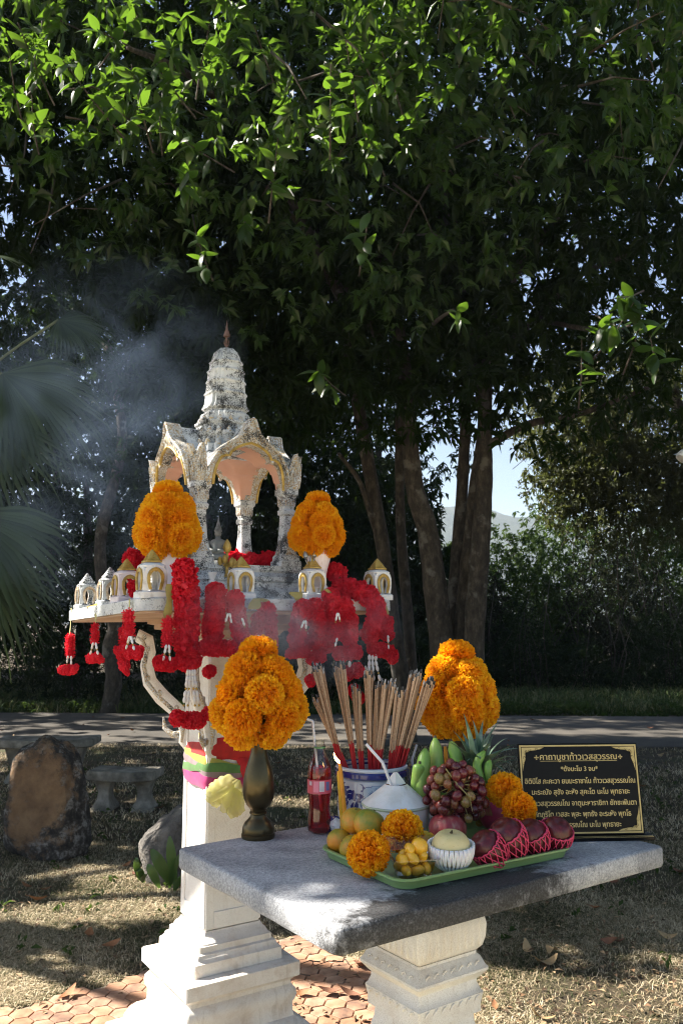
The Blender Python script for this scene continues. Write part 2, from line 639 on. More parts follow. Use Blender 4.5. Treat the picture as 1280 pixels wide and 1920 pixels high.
# ================================================================== OFFERING TABLE
TZ = .95
tF, tR, tL = PZ(632, 1744, TZ), PZ(1246, 1586, TZ), PZ(342, 1587, TZ)
tu = (tR - tF).normalized()
tv = Vector((-tu.y, tu.x, 0))
tW, tD = (tR - tF).length, (tL - tF).dot(tv)
tC = tF + tu * tW / 2 + tv * tD / 2
TANG = math.atan2(tu.y, tu.x)


def table_stone():
    m, nt, p = new_mat('grey_terrazzo_slab')
    v = coords(nt)
    base = rampnode(nt, [(.35, (.30, .31, .33)), (.6, (.50, .51, .53))], noise(nt, v, 7, 5)).outputs[0]
    vo = nt.nodes.new('ShaderNodeTexVoronoi'); vo.inputs['Scale'].default_value = 330
    L(nt, v, vo.inputs['Vector'])
    sp = rampnode(nt, [(.0, (.25, .25, .27)), (.35, (.75, .75, .77)), (.75, (1.25, 1.25, 1.25))], vo.outputs['Color'])
    c = mix(nt, base, sp.outputs[0], .42, 'MULTIPLY')
    sp2 = rampnode(nt, [(.42, (.35, .36, .38)), (.56, (1, 1, 1))], noise(nt, v, 150, 4, .7))
    c = mix(nt, c, sp2.outputs[0], .5, 'MULTIPLY')
    # black mould along the front right edge of the slab
    gx = nt.nodes.new('ShaderNodeMapping')
    ctr = tF + tu * .33 + tv * .03
    gx.vector_type = 'TEXTURE'
    gx.inputs['Location'].default_value = ctr
    gx.inputs['Rotation'].default_value = (0, 0, TANG)
    gx.inputs['Scale'].default_value = (.44, .13, .20)
    L(nt, v, gx.inputs[0])
    ln = nt.nodes.new('ShaderNodeVectorMath'); ln.operation = 'LENGTH'
    L(nt, gx.outputs[0], ln.inputs[0])
    dd = math_n(nt, 'ADD', ln.outputs['Value'], math_n(nt, 'MULTIPLY', math_n(nt, 'SUBTRACT', noise(nt, v, 9, 9, .74), .5), 2.8))
    mm = rampnode(nt, [(.58, (1, 1, 1)), (1.02, (0, 0, 0))], dd).outputs[0]
    fine = rampnode(nt, [(.40, (.72, .72, .72)), (.55, (1, 1, 1))], noise(nt, v, 200, 3)).outputs[0]
    c = mix(nt, c, (.010, .010, .011), math_n(nt, 'MULTIPLY', mm, math_n(nt, 'ADD', .62, math_n(nt, 'MULTIPLY', fine, .34))))
    # drip streaks down the edge
    st = nt.nodes.new('ShaderNodeMapping'); st.inputs['Scale'].default_value = (55, 55, 3)
    L(nt, v, st.inputs[0])
    sm = rampnode(nt, [(.67, (0, 0, 0)), (.75, (.8, .8, .8))], noise(nt, st.outputs[0], 1, 3)).outputs[0]
    ge = nt.nodes.new('ShaderNodeNewGeometry')
    sx = nt.nodes.new('ShaderNodeSeparateXYZ'); L(nt, ge.outputs['Normal'], sx.inputs[0])
    side = math_n(nt, 'SUBTRACT', 1.0, math_n(nt, 'ABSOLUTE', sx.outputs['Z']))
    c = mix(nt, c, (.03, .03, .032), math_n(nt, 'MULTIPLY', sm, side))
    L(nt, c, p.inputs['Base Color'])
    p.inputs['Roughness'].default_value = .68
    bumpn(nt, p, math_n(nt, 'ADD', vo.outputs['Distance'], noise(nt, v, 90, 4)), .35, .003)
    return m


table = thing('offering_table', 'grey terrazzo offering table on an ornate white pedestal in front', 'table', (tC.x, tC.y, 0))
mb = MB()


def rrect(w, d, r, z, n=5, wob=0.0):
    pts = []
    for cx, cy, a0 in ((w / 2 - r, d / 2 - r, 0), (-w / 2 + r, d / 2 - r, 90), (-w / 2 + r, -d / 2 + r, 180), (w / 2 - r, -d / 2 + r, 270)):
        for k in range(n + 1):
            a = math.radians(a0 + 90 * k / n)
            pts.append((cx + r * math.cos(a), cy + r * math.sin(a), z))
    # points along the straight edges, slightly uneven
    out = []
    for i, q in enumerate(pts):
        out.append(q)
        if (i + 1) % (n + 1) == 0:
            q2 = pts[(i + 1) % len(pts)]
            for k in range(1, 12):
                t = k / 12
                out.append((q[0] + (q2[0] - q[0]) * t + rnd.uniform(-wob, wob), q[1] + (q2[1] - q[1]) * t + rnd.uniform(-wob, wob), z + rnd.uniform(-wob, wob) * .4))
    return out


TM = Matrix.Translation((tC.x, tC.y, 0)) @ Matrix.Rotation(TANG, 4, 'Z')
mb.rings([rrect(tW - .03, tD - .03, .02, TZ - .055, wob=.001), rrect(tW - .006, tD - .006, .018, TZ - .052, wob=.001), rrect(tW, tD, .018, TZ - .045, wob=.0015), rrect(tW, tD, .018, TZ - .007, wob=.0015), rrect(tW - .008, tD - .008, .017, TZ - .0015, wob=.001), rrect(tW - .03, tD - .03, .015, TZ)], M=TM)
mb.obj('tabletop', table_stone(), table, sharp=50)
mb = MB()
mb.sq([(.10, 0), (.10, .5), (.094, .52), (.092, .545)], M=TM, ch=.003)
mb.obj('shaft', M['white_plain'], table)
mb = MB()
mb.sq([(.1065, .549), (.1065, .571), (.1115, .596), (.107, .600), (.100, .618), (.1, .628), (.106, .634), (.1215, .652), (.1215, .658), (.116, .664), (.107, .684), (.1, .690), (.1, .697)], M=TM)
mb.obj('capital_moulding', M['white_plain'], table)
mb = MB()
mb.sq([(.1, .699), (.112, .712), (.118, .735), (.120, .765), (.116, .785), (.112, .792), (.113, .80), (.112, .85), (.116, .894)], M=TM)
for k in range(4):      # shallow carved leaf tongues on the bell of the capital
    KM = TM @ Matrix.Rotation(PI / 2 * k, 4, 'Z')
    for j in range(9):
        x = -.096 + .024 * j
        mb.ball((x, -.1165, .748), (.0105, .006, .034), 8, 6, M=KM)
        mb.ball((x + .012, -.112, .845), (.007, .004, .04), 8, 6, M=KM)
mb.obj('capital', M['white_plain'], table)
mb = MB()
for k in range(4):      # low scrolls carved on the mouldings
    KM = TM @ Matrix.Rotation(PI / 2 * k, 4, 'Z')
    for zz, yy in ((.586, -.1105), (.672, -.113)):
        for j in range(7):
            x = -.084 + .028 * j
            mb.tube([(x - .008, yy, zz - .007), (x - .002, yy - .002, zz + .003), (x + .006, yy - .001, zz + .006), (x + .008, yy, zz)], [.0012, .0024, .002, .001], 5, M=KM)
mb.obj('carving', M['white_plain'], table, kind='stuff')

# ================================================================== SPIRIT HOUSE
HC2 = Vector((-.441, 3.217, 0))
HM = Matrix.Translation(HC2) @ Matrix.Rotation(math.radians(33), 4, 'Z')
house = thing('spirit_house', 'tall weathered white spirit house with prang tower on a pedestal', 'spirit house', HC2)
mb = MB()
mb.sq([(.315, 0), (.315, .075), (.308, .088), (.292, .094), (.285, .100)], M=HM)
mb.obj('base_slab', M['white_paint'], house)
mb = MB()
mb.sq([(.262, .1), (.258, .125), (.245, .15), (.225, .168), (.20, .178), (.196, .195), (.196, .222), (.203, .235), (.206, .25), (.203, .268), (.195, .277), (.191, .282), (.191, .295), (.198, .302), (.205, .3075)], M=HM)
mb.obj('base_moulding', M['white_paint'], house)
mb = MB(); mb.sq([(.209, .309), (.214, .313), (.214, .357), (.21, .361)], M=HM)
mb.obj('cap', M['white_paint'], house)
mb = MB(); mb.sq([(.167, .3625), (.166, .402), (.161, .405), (.154, .412), (.150, .424), (.140, .428), (.138, .446), (.130, .450), (.122, .466), (.114, .472), (.1085, .484)], M=HM)
mb.obj('plinth', M['white_paint'], house)
mb = MB(); mb.sq([(.105, .486), (.105, 1.485)], M=HM)
shaft = mb.obj('shaft', M['white_plain'], house)
for k in range(4):
    KM = HM @ Matrix.Rotation(PI / 2 * k, 4, 'Z')
    mb = MB()
    for sx_ in (-1, 1):
        mb.box(.030, .006, .96, M=KM, loc=(.0905 * sx_, -.1070, .972), ch=.0015)
    mb.box(.150, .006, .055, M=KM, loc=(0, -.1071, .517), ch=.0015)
    mb.box(.150, .006, .05, M=KM, loc=(0, -.1071, 1.42), ch=.0015)
    mb.obj('panel_frame', M['white_plain'], shaft)
mb = MB(); mb.sq([(.112, 1.487), (.135, 1.49), (.15, 1.497), (.165, 1.515), (.205, 1.519), (.205, 1.535), (.225, 1.54), (.225, 1.572)], M=HM)
mb.obj('corbel', M['tan'], house)
# slab, tilted a little with age
SLC = Vector((-.4375, 3.218, 1.611))
SLM = Matrix.Translation(SLC) @ Matrix.Rotation(math.radians(33), 4, 'Z') @ Matrix.Rotation(-.038, 4, 'X') @ Matrix.Rotation(-.0073, 4, 'Y')
SW, SD = .974, .838
mb = MB()
mb.rings([rrect(SW, SD, .05, -.040), rrect(SW, SD, .05, -.036), rrect(SW, SD, .05, -.003), rrect(SW - .008, SD - .008, .05, 0)], M=SLM)
mb.obj('slab', M['slab'], house)
mb = MB(); mb.rings([rrect(SW - .02, SD - .02, .05, -.047), rrect(SW - .02, SD - .02, .05, -.041)], M=SLM)
mb.obj('slab_underside', M['tan'], house)
HU = Matrix.Translation((-.455, 3.217, 0)) @ Matrix.Rotation(math.radians(33), 4, 'Z')
mb = MB()
mb.sq([(.268, 1.585), (.268, 1.628), (.252, 1.634), (.252, 1.655), (.24, 1.664), (.229, 1.672), (.226, 1.69), (.236, 1.696), (.236, 1.71), (.222, 1.72), (.214, 1.728), (.221, 1.736), (.221, 1.752)], M=HU)
mb.obj('stepped_base', M['weather'], house)
for sx_ in (-1, 1):
    for sy_ in (-1, 1):
        KM = HU @ Matrix.Translation((.178 * sx_, .178 * sy_, 0))
        mb = MB()
        mb.sq([(.044, 1.753), (.044, 1.772), (.039, 1.776), (.039, 1.79), (.032, 1.80), (.025, 1.845), (.0215, 1.90), (.0205, 1.945), (.026, 1.95), (.027, 1.965), (.022, 1.97), (.023, 1.98), (.029, 2.02), (.034, 2.025), (.034, 2.046)], M=KM)
        cl = mb.obj('column', M['weather'], house)
        mb = MB()
        for k in range(4):
            RM = KM @ Matrix.Rotation(PI / 2 * k, 4, 'Z')
            for j in range(4):
                mb.ball((-.0165 + .011 * j, -.0262, 2.0), (.0052, .004, .02), 6, 5, M=RM)
            # tall carved triangle at the foot
            mb.add([(-.024, -.0365, 1.793), (.024, -.0365, 1.793), (0, -.0265, 1.85), (0, -.033, 1.80)], [(0, 1, 3), (1, 2, 3), (2, 0, 3)], M=RM)
        mb.obj('carving', M['weather_gold'], cl, kind='stuff')


def resample(pts, n):
    pts = [Vector(p) for p in pts]
    d = [0]
    for a, b in zip(pts, pts[1:]): d.append(d[-1] + (b - a).length)
    out = []
    for i in range(n):
        t = d[-1] * i / (n - 1)
        k = max(j for j in range(len(d)) if d[j] <= t + 1e-9)
        k = min(k, len(pts) - 2)
        out.append(pts[k].lerp(pts[k + 1], (t - d[k]) / max(1e-9, d[k + 1] - d[k])))
    return out


def mirror(pts):
    return [(-x, z) for x, z in reversed(pts)] + [(x, z) for x, z in pts[1:]]


def arch_ring(mb, inner, outer, y0, y1, m=0, MM=None, n=41, lean=0.0, z0=0):
    I, O = resample([(x, z, 0) for x, z in inner], n), resample([(x, z, 0) for x, z in outer], n)
    rr = []
    for a, b in zip(I, O):
        q = []
        for p_, y in ((a, y0), (b, y0), (b, y1), (a, y1)):
            q.append((p_.x, y - lean * max(0, p_.y - z0), p_.y))
        rr.append(q)
    mb.rings(rr, m, MM)
    return I, O


g_out = mirror([(0, 2.292), (.011, 2.284), (.018, 2.262), (.032, 2.236), (.06, 2.212), (.095, 2.19), (.125, 2.165), (.148, 2.13), (.163, 2.09), (.168, 2.05), (.166, 2.03)])
g_in = mirror([(0, 2.192), (.03, 2.185), (.06, 2.17), (.08, 2.152), (.088, 2.136), (.10, 2.14), (.12, 2.13), (.135, 2.10), (.143, 2.065), (.145, 2.03)])
GI = [p for p in resample([(x, z, 0) for x, z in g_in], 61)]
GO = [p for p in resample([(x, z, 0) for x, z in g_out], 61)]


def height_of(curve, s):
    s = abs(s)
    best = 2.03
    for a, b in zip(curve, curve[1:]):
        lo, hi = sorted((a.x, b.x))
        if lo - 1e-6 <= s <= hi + 1e-6:
            t = (s - a.x) / (b.x - a.x) if abs(b.x - a.x) > 1e-9 else 0
            best = max(best, a.y + (b.y - a.y) * t)
    return best


def cross_vault(curve, half, n=40, dz=0.0, floor=None):
    vs, fs = [], []
    for j in range(n + 1):
        for i in range(n + 1):
            x, y = -half + 2 * half * i / n, -half + 2 * half * j / n
            vs.append((x, y, max(height_of(curve, x), height_of(curve, y)) + dz))
    for j in range(n):
        for i in range(n):
            a = j * (n + 1) + i
            fs.append((a, a + 1, a + n + 2, a + n + 1))
    return vs, fs


mb = MB(); mb.add(*cross_vault([p for p in GI if p.x >= -1e-6], .188), M=HU)
mb.obj('vault', M['pink'], house, sharp=60)
mb = MB(); mb.add(*cross_vault([p for p in GO if p.x >= -1e-6], .188, dz=-.012), M=HU)
mb.obj('roof', M['weather'], house, sharp=45)
for k in range(4):
    KM = HU @ Matrix.Rotation(PI / 2 * k, 4, 'Z')
    mb = MB()
    arch_ring(mb, g_in, g_out, -.212, -.160, 0, KM, lean=.11, z0=2.03)
    gb = mb.obj('gable', M['weather_gold'], house)
    fy = lambda z, e: -.212 - .11 * max(0, z - 2.03) - e
    mb = MB()
    mb.tube([(p.x * .985, fy(p.y, .003), p.y + .006) for p in GI], .0055, 6, M=KM, up=(0, 1, 0))
    mb.obj('gold_rim', M['gold'], gb)
    mb = MB()
    mb.tube([(p.x * .99, fy(p.y, .004), p.y - .004) for p in GO[3:-3]], .006, 6, M=KM, up=(0, 1, 0))
    mids = [(a.lerp(b, .52)) for a, b in zip(GI, GO)]
    for j in range(5, 57, 4):     # scroll leaves along the gable
        if 27 < j < 34: continue
        c = mids[j]; d = (mids[j + 1] - mids[j - 1]).normalized() * (1 if j > 30 else -1)
        nn = Vector((-d.y, d.x, 0)) * (1 if j > 30 else -1)
        pts = []
        for q in range(9):
            a = q / 8 * 4.6
            r_ = .0135 * (1 - q / 10)
            w = c + d * (r_ * math.cos(a)) + nn * (r_ * math.sin(a))
            pts.append((w.x, fy(w.y, .004), w.y))
        mb.tube(pts, [.0032] * 8 + [.0015], 5, M=KM, up=(0, 1, 0))
    for (w, h, e) in ((.026, .052, .002), (.016, .034, .006), (.007, .016, .010)):    # flame boss under the peak
        zc = 2.222
        ring0 = [(w * math.sin(t) * (1 if math.cos(t) < 0 else abs(math.cos(t)) ** .0), zc - h * .6 * math.cos(t)) for t in [2 * PI * q / 14 for q in range(14)]]
        pts0 = [(x * (1 - max(0, (z - zc)) / (h * 1.25)), fy(z, e), z) for x, z in ring0]
        mb.rings([pts0, [(x * .6, y - .004, zc + (z - zc) * .6) for x, y, z in pts0]], M=KM, cap0=False)
    for sx_ in (-1, 1):
        mb.ball((.088 * sx_, fy(2.136, .004), 2.137), (.009, .005, .009), 7, 5, M=KM)
    mb.obj('scroll_relief', M['weather_gold'], gb)
    # pair of flame antefixes at the corners of this side
    for sx_ in (-1, 1):
        mb = MB()
        prof = [(.023, 2.045), (.030, 2.065), (.030, 2.09), (.024, 2.115), (.019, 2.14), (.011, 2.165), (.005, 2.178)]
        rr = []
        for w, z in prof:
            t = (z - 2.045) / .15
            y = -.205 - .028 * t ** 1.5
            cx = .190 * sx_ + .002 * sx_ * t
            rr.append([(cx - w, y, z), (cx - w * .5, y - .006, z), (cx, y - .009, z + .003), (cx + w * .5, y - .006, z), (cx + w, y, z), (cx + w, y + .014, z), (cx - w, y + .014, z)])
        mb.rings(rr, M=KM)
        for q in (-1, 0, 1):
            mb.tube([(.190 * sx_ + q * .020, -.2135, 2.05), (.190 * sx_ + q * .021, -.219, 2.085), (.191 * sx_ + q * .012, -.224, 2.115), (.191 * sx_ + q * .005, -.233, 2.15 + .015 * (q == 0))], [.003, .004, .0035, .001], 5, M=KM)
        mb.obj('antefix', M['weather_gold'], house)


def redent(h, z):
    q = [(1, -.5), (1, .5), (.86, .5), (.86, .69), (.69, .69), (.69, .86), (.5, .86), (.5, 1)]
    out = []
    for k in range(4):
        c, s = [(1, 0), (0, 1), (-1, 0), (0, -1)][k]
        for a, b in q[1:]:
            out.append(((a * c - b * s) * h, (a * s + b * c) * h, z))
    return out


prang = [(.128, 2.185), (.128, 2.213), (.119, 2.217), (.113, 2.222), (.112, 2.248), (.119, 2.254), (.119, 2.264), (.104, 2.269), (.1, 2.275), (.1, 2.297), (.106, 2.303), (.106, 2.311), (.092, 2.316), (.087, 2.322), (.087, 2.343), (.083, 2.35), (.073, 2.356), (.073, 2.362), (.0825, 2.369), (.0825, 2.374), (.0785, 2.378), (.0785, 2.383), (.075, 2.389), (.0735, 2.408), (.0735, 2.412), (.0735, 2.422), (.0785, 2.428), (.0785, 2.432), (.0750, 2.436), (.0715, 2.441), (.0708, 2.470), (.0755, 2.476), (.0755, 2.480), (.072, 2.484), (.069, 2.489), (.068, 2.514), (.0722, 2.520), (.0722, 2.524), (.068, 2.528), (.064, 2.532), (.0625, 2.552), (.066, 2.558), (.066, 2.561), (.0605, 2.565), (.0565, 2.570), (.054, 2.584), (.047, 2.602), (.033, 2.616), (.012, 2.622)]
mb = MB(); mb.rings([redent(h * (1 - .10 * max(0, min(1, (z - 2.36) / .22))), z) for h, z in prang], M=HU)
tower = mb.obj('prang_tower', M['weather'], house, sharp=25)
for z, h, n_, hh in ((2.213, .122, 5, .032), (2.264, .112, 5, .026), (2.311, .097, 4, .024)):
    mb = MB()
    for k in range(4):
        KM = HU @ Matrix.Rotation(PI / 2 * k, 4, 'Z')
        for j in range(n_):
            x = h * (-.62 + 1.24 * j / (n_ - 1)) if n_ > 3 else h * (-.4 + .4 * j)
            yy = -h * (.99 if abs(x) < .5 * h else .86)
            mb.lathe([(.0105, 0), (.011, hh * .3), (.008, hh * .65), (.0005, hh)], 7, M=KM @ Matrix.Translation((x, yy, z - .004)))
    mb.obj('tier_antefix', M['weather_gold'], tower, kind='stuff')
mb = MB()
mb.tube([(0, 0, 2.615), (0, 0, 2.672)], .0042, 6, M=HU)
mb.lathe([(.004, 2.668), (.0135, 2.671), (.013, 2.677), (.009, 2.69), (.005, 2.70), (.003, 2.715), (.0008, 2.738)], 10, M=HU)
for k in range(4):
    KM = HU @ Matrix.Rotation(PI / 2 * k + .4, 4, 'Z')
    mb.tube([(0, 0, 2.63), (.008, 0, 2.634), (.013, 0, 2.645), (.011, 0, 2.656)], [.002, .002, .0016, .0006], 5, M=KM)
mb.obj('finial', M['rust'], house)
# naga brackets curling from the shaft up to the slab corners
for k in range(4):
    KM = HM @ Matrix.Rotation(PI / 2 * k + PI / 4, 4, 'Z')
    pts = [(0, -.135, 1.07), (0, -.155, 1.10), (0, -.15, 1.15), (0, -.18, 1.21), (0, -.25, 1.265), (0, -.30, 1.32), (0, -.315, 1.38), (0, -.305, 1.43), (0, -.32, 1.475), (0, -.345, 1.49), (0, -.36, 1.47)]
    rad = [.012, .022, .026, .03, .032, .03, .027, .027, .034, .03, .008]
    mb = MB(); mb.tube(pts, rad, 10, M=KM, flat=.55, up=(0, 1, 0))
    br = mb.obj('naga_bracket', M['white_plain'], house)
    mb = MB()
    for s_ in (-1, 1):
        mb.tube([(s_ * .015, y - .004, z) for _, y, z in pts[1:-1]], [.004] + [.009] * 7 + [.004], 6, M=KM, up=(0, 1, 0))
        for j in range(2, 9):
            _, y, z = pts[j]
            mb.ball((s_ * .018, y, z + .015), (.004, .011, .013), 6, 5, M=KM)
    mb.obj('gilt_scales', M['weather_gold'], br, kind='stuff')
    mb = MB()
    mb.tube([(0, -.155, 1.13), (0, -.20, 1.125), (0, -.235, 1.15), (0, -.24, 1.19)], [.016, .014, .01, .003], 7, M=KM, flat=.6, up=(0, 1, 0))
    mb.obj('tail_crest', M['weather_gold'], br)


# ------------------------------------------------------------------ small white shrines standing on the slab
mh_in = mirror([(0, .083), (.006, .085), (.012, .081), (.017, .070), (.018, .055), (.014, .040), (.0115, .027)])
mh_mid = mirror([(0, .096), (.008, .094), (.018, .088), (.0255, .073), (.026, .055), (.021, .036), (.018, .027)])
mh_out = mirror([(0, .106), (.014, .104), (.030, .097), (.037, .080), (.038, .056), (.034, .036), (.032, .024)])


def mini_mesh(body, trim, roof):
    d = {}
    mb = MB(); mb.sq([(.043, 0), (.043, .019), (.039, .0225), (.036, .024)]); d['base'] = mb.mesh('base', body)
    mb = MB()
    for k in range(4):
        arch_ring(mb, mh_in, mh_out, -.0375, -.029, 0, Matrix.Rotation(PI / 2 * k, 4, 'Z'), 31)
    d['wall'] = mb.mesh('wall', body)
    mb = MB()
    for k in range(4):
        KM = Matrix.Rotation(PI / 2 * k, 4, 'Z')
        arch_ring(mb, mh_in, mh_mid, -.0415, -.0377, 0, KM, 31)
        I = resample([(x, z, 0) for x, z in mh_mid], 15)
        mb.tube([(p.x, -.041, p.y) for p in I], .0026, 5, M=KM, up=(0, 1, 0))
    d['arch_frame'] = mb.mesh('arch_frame', trim)
    mb = MB(); mb.sq([(.036, .098), (.037, .103), (.032, .108), (.024, .113)], ch=.008); d['eaves'] = mb.mesh('eaves', body)
    mb = MB(); mb.sq([(.0255, .114), (.0255, .119), (.0215, .122), (.015, .134), (.0075, .147), (.0012, .156)], ch=.001)
    for k in range(4):
        for j in range(4):
            z = .122 + .006 * j
            w = .020 - .0045 * j
            mb.tube([(-w, -w - .0012, z), (0, -w - .0025, z + .006), (w, -w - .0012, z)], .0011, 4, M=Matrix.Rotation(PI / 2 * k, 4, 'Z'))
    d['roof'] = mb.mesh('roof', roof)
    return d


mini_white = mini_mesh(M['glaze'], M['gold'], M['gold'])
mini_pink = mini_mesh(M['glaze_pink'], M['gold'], M['gold'])
mini_old = mini_mesh(M['weather'], pm('worn_brown_frame', [(.2, .13, .07), (.42, .33, .22), (.6, .55, .48)], 60, .8), M['weather'])


def slab_point(x, y, inset=.0):
    """point on the slab top seen at pixel (x, y)"""
    n = SLM.to_3x3() @ Vector((0, 0, 1))
    d = ray(x, y)
    o = Vector((0, 0, HC))
    return o + d * ((SLC - o).dot(n) / d.dot(n))


def mini(lx, ly, meshes, label, s=1.0, rz=0.0):
    loc = SLM @ Vector((lx, ly, .0))
    o = thing('miniature_shrine', label, 'miniature shrine', loc, 'miniature shrines along the slab edge')
    o.rotation_euler = (0, 0, math.radians(33) + rz)
    o.scale = (s, s, s)
    for k, me in meshes.items():
        p_ = bpy.data.objects.new(k, me); COL.objects.link(p_); p_.parent = o
    return o



# ================================================================== TREES AND PLANTS
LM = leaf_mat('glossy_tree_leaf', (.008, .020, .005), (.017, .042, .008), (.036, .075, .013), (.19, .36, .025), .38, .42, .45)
LMD = leaf_mat('shaded_tree_leaf', (.005, .011, .003), (.009, .020, .005), (.018, .036, .007), (.09, .18, .015), .6, .28, .12)  # darker copy of the tree leaf, canopy shade put into its colour
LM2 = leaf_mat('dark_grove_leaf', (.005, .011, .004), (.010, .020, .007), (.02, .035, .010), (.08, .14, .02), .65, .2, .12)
LM3 = leaf_mat('olive_small_leaf', (.020, .028, .010), (.036, .046, .018), (.065, .072, .032), (.18, .21, .05), .45, .4, .35)
LM4 = leaf_mat('feathery_green_leaf', (.016, .032, .011), (.030, .055, .016), (.055, .085, .026), (.16, .26, .04), .65, .3, .12)
LM5 = leaf_mat('grey_dry_scrub', (.016, .020, .013), (.027, .032, .02), (.045, .05, .03), (.11, .13, .05), .8, .25, .08)


def bark_mat():
    m, nt, p = new_mat('grey_brown_bark')
    v = coords(nt)
    mp = nt.nodes.new('ShaderNodeMapping'); mp.inputs['Scale'].default_value = (1, 1, .45); L(nt, v, mp.inputs[0])
    n = noise(nt, mp.outputs[0], 14, 8, .7)
    c = rampnode(nt, [(.35, (.022, .018, .014)), (.52, (.058, .047, .036)), (.68, (.13, .11, .085))], n).outputs[0]
    c = mix(nt, c, (.20, .19, .165), rampnode(nt, [(.58, (0, 0, 0)), (.66, (.6, .6, .6))], noise(nt, v, 5, 5)).outputs[0])
    L(nt, c, p.inputs['Base Color']); p.inputs['Roughness'].default_value = .9
    bumpn(nt, p, n, .7, .03)
    return m


BARK = bark_mat()


def smooth_path(P, n=5):
    out = []
    for i in range(len(P) - 1):
        a = P[max(i - 1, 0)]; b = P[i]; c = P[i + 1]; d = P[min(i + 2, len(P) - 1)]
        for k in range(n):
            t = k / n
            out.append(.5 * ((2 * b) + (c - a) * t + (2 * a - 5 * b + 4 * c - d) * t * t + (-a + 3 * b - 3 * c + d) * t ** 3))
    out.append(P[-1])
    return out


def limb(P, r0, r1, parent, name='trunk', seed=0):
    P = smooth_path([Vector(p) for p in P])
    n = len(P)
    r = random.Random(seed)
    rd = [(r0 + (r1 - r0) * i / (n - 1)) * (1 + r.uniform(-.06, .06)) for i in range(n)]
    mb = MB(); mb.tube(P, rd, 12)
    return mb.obj(name, BARK, parent, sharp=0)


def sprigs(centers, per, r, spread=.10, out=(0, 0, 0), length=.16, ratio=.34):
    """leaves radiating from twig ends"""
    n = len(centers)
    tw = rand_dirs(n, r, out)
    C = np.repeat(centers, per, 0)
    T = np.repeat(tw, per, 0)
    A = rand_dirs(n * per, r) * .9 + T * .75 + np.array([0, 0, -.18])
    P = C - T * (r.random((n * per, 1)) * spread * 1.6) + r.normal(size=(n * per, 3)) * .01
    Ln = length * (.7 + .55 * r.random(n * per))
    return P, A, Ln, Ln * ratio * (.85 + .3 * r.random(n * per))


def proj_np(P):
    c, s = math.cos(PITCH), math.sin(PITCH)
    X, Y, Z = P[:, 0], P[:, 1], P[:, 2] - HC
    d = Y * c + Z * s
    return 640 + FPX * X / d, 960 - FPX * (-Y * s + Z * c) / d


SUNV = np.array(SUN)


def sky_gap(P):
    """True where a leaf would close the openings through which the sky and the far hill show"""
    x, y = proj_np(P)
    g1 = (x > 920 + .10 * np.abs(y - 900)) & (x < 968 - .35 * (y - 850).clip(-60, 60)) & (y > 838) & (y < 1000)
    g2 = (x > 826) & (x < 870) & (y > 895) & (y < 1020)
    return g1 | g2


def foliage_part(name, ells, n, mat, parent, r, length=.16, ratio=.34, per=9, droop=.25, flat=.5, shell=.25, out=(0, 0, 0), gap=False, spread=.1, kind='stuff'):
    tot = sum(e[1][0] * e[1][1] * e[1][2] for e in ells)
    Ps = []
    for c, rad in ells:
        k = max(1, int(n / per * rad[0] * rad[1] * rad[2] / tot))
        Ps.append(ellipsoid_pts(k, c, rad, r, shell))
    C = np.concatenate(Ps)
    if gap: C = C[~sky_gap(C)]
    P, A, Ln, Wd = sprigs(C, per, r, spread, out, length, ratio)
    me = leaf_cloud(name, P, A, Ln, Wd, mat, droop, flat, int(r.integers(1e6)))
    return inst(name, me, parent, None, kind)


# ---- the big multi-stemmed tree beside the road
bt = thing('broadleaf_tree', 'large dark broadleaf tree with several grey trunks whose leaves hang over the shrine', 'tree', (1.3, 10, 0))
DT = 9.9
stems = [
    ([(838, 1385, 9.9), (832, 1250, 9.9), (815, 1100, 9.9), (800, 990, 9.9), (778, 920, 9.8), (765, 800, 9.7), (750, 640, 9.5), (700, 420, 9.2)], .20, .08),
    ([(846, 1300, 10), (850, 1150, 10.1), (857, 1040, 10.2), (868, 880, 10.2), (872, 720, 10.2), (850, 500, 10)], .125, .06),
    ([(866, 1320, 10), (868, 1180, 10), (880, 1040, 10), (893, 920, 10), (908, 800, 9.9), (915, 660, 9.8), (960, 520, 9.6), (1050, 400, 9.3), (1130, 260, 9)], .15, .06),
    ([(884, 1350, 9.7), (888, 1200, 9.7), (898, 1050, 9.7), (906, 930, 9.7), (908, 850, 9.75), (905, 760, 9.8), (880, 600, 9.6), (820, 380, 9.3)], .165, .07),
]
for k, (p_, a, b) in enumerate(stems):
    limb([PD(*q) for q in p_], a * .82, b * .82, bt, 'trunk', k)
for k, (p_, a, b) in enumerate([([(915, 835, 9.8), (990, 795, 9.6), (1090, 775, 9.3), (1230, 720, 9)], .055, .02), ([(895, 700, 9.8), (1000, 600, 9.4), (1080, 520, 9.0), (1200, 470, 8.4)], .06, .02), ([(760, 740, 9.7), (690, 600, 9.2), (600, 470, 8.6), (500, 350, 7.8)], .06, .02), ([(880, 560, 9.8), (840, 380, 9), (760, 200, 8), (640, 60, 7)], .07, .03), ([(640, 560, 9), (520, 330, 8), (380, 160, 6.6), (240, 90, 5.4)], .06, .015), ([(1010, 600, 9.4), (1120, 620, 7), (1180, 610, 5)], .03, .008), ([(800, 620, 9.6), (820, 600, 7), (850, 580, 5.2)], .03, .007)]):
    limb([PD(*q) for q in p_], a, b, bt, 'limb', 20 + k)
r = np.random.default_rng(5)
foliage_part('foliage', [((.6, 9.0, 7.3), (4.8, 3.0, 3.4)), ((2.7, 9.2, 5.5), (2.9, 2.0, 2.2)), ((-2.4, 8.8, 6.4), (2.4, 2.5, 2.7)), ((.7, 8.6, 4.6), (2.0, 1.4, 1.3))], 80000, LMD, bt, r, gap=True, shell=.12)
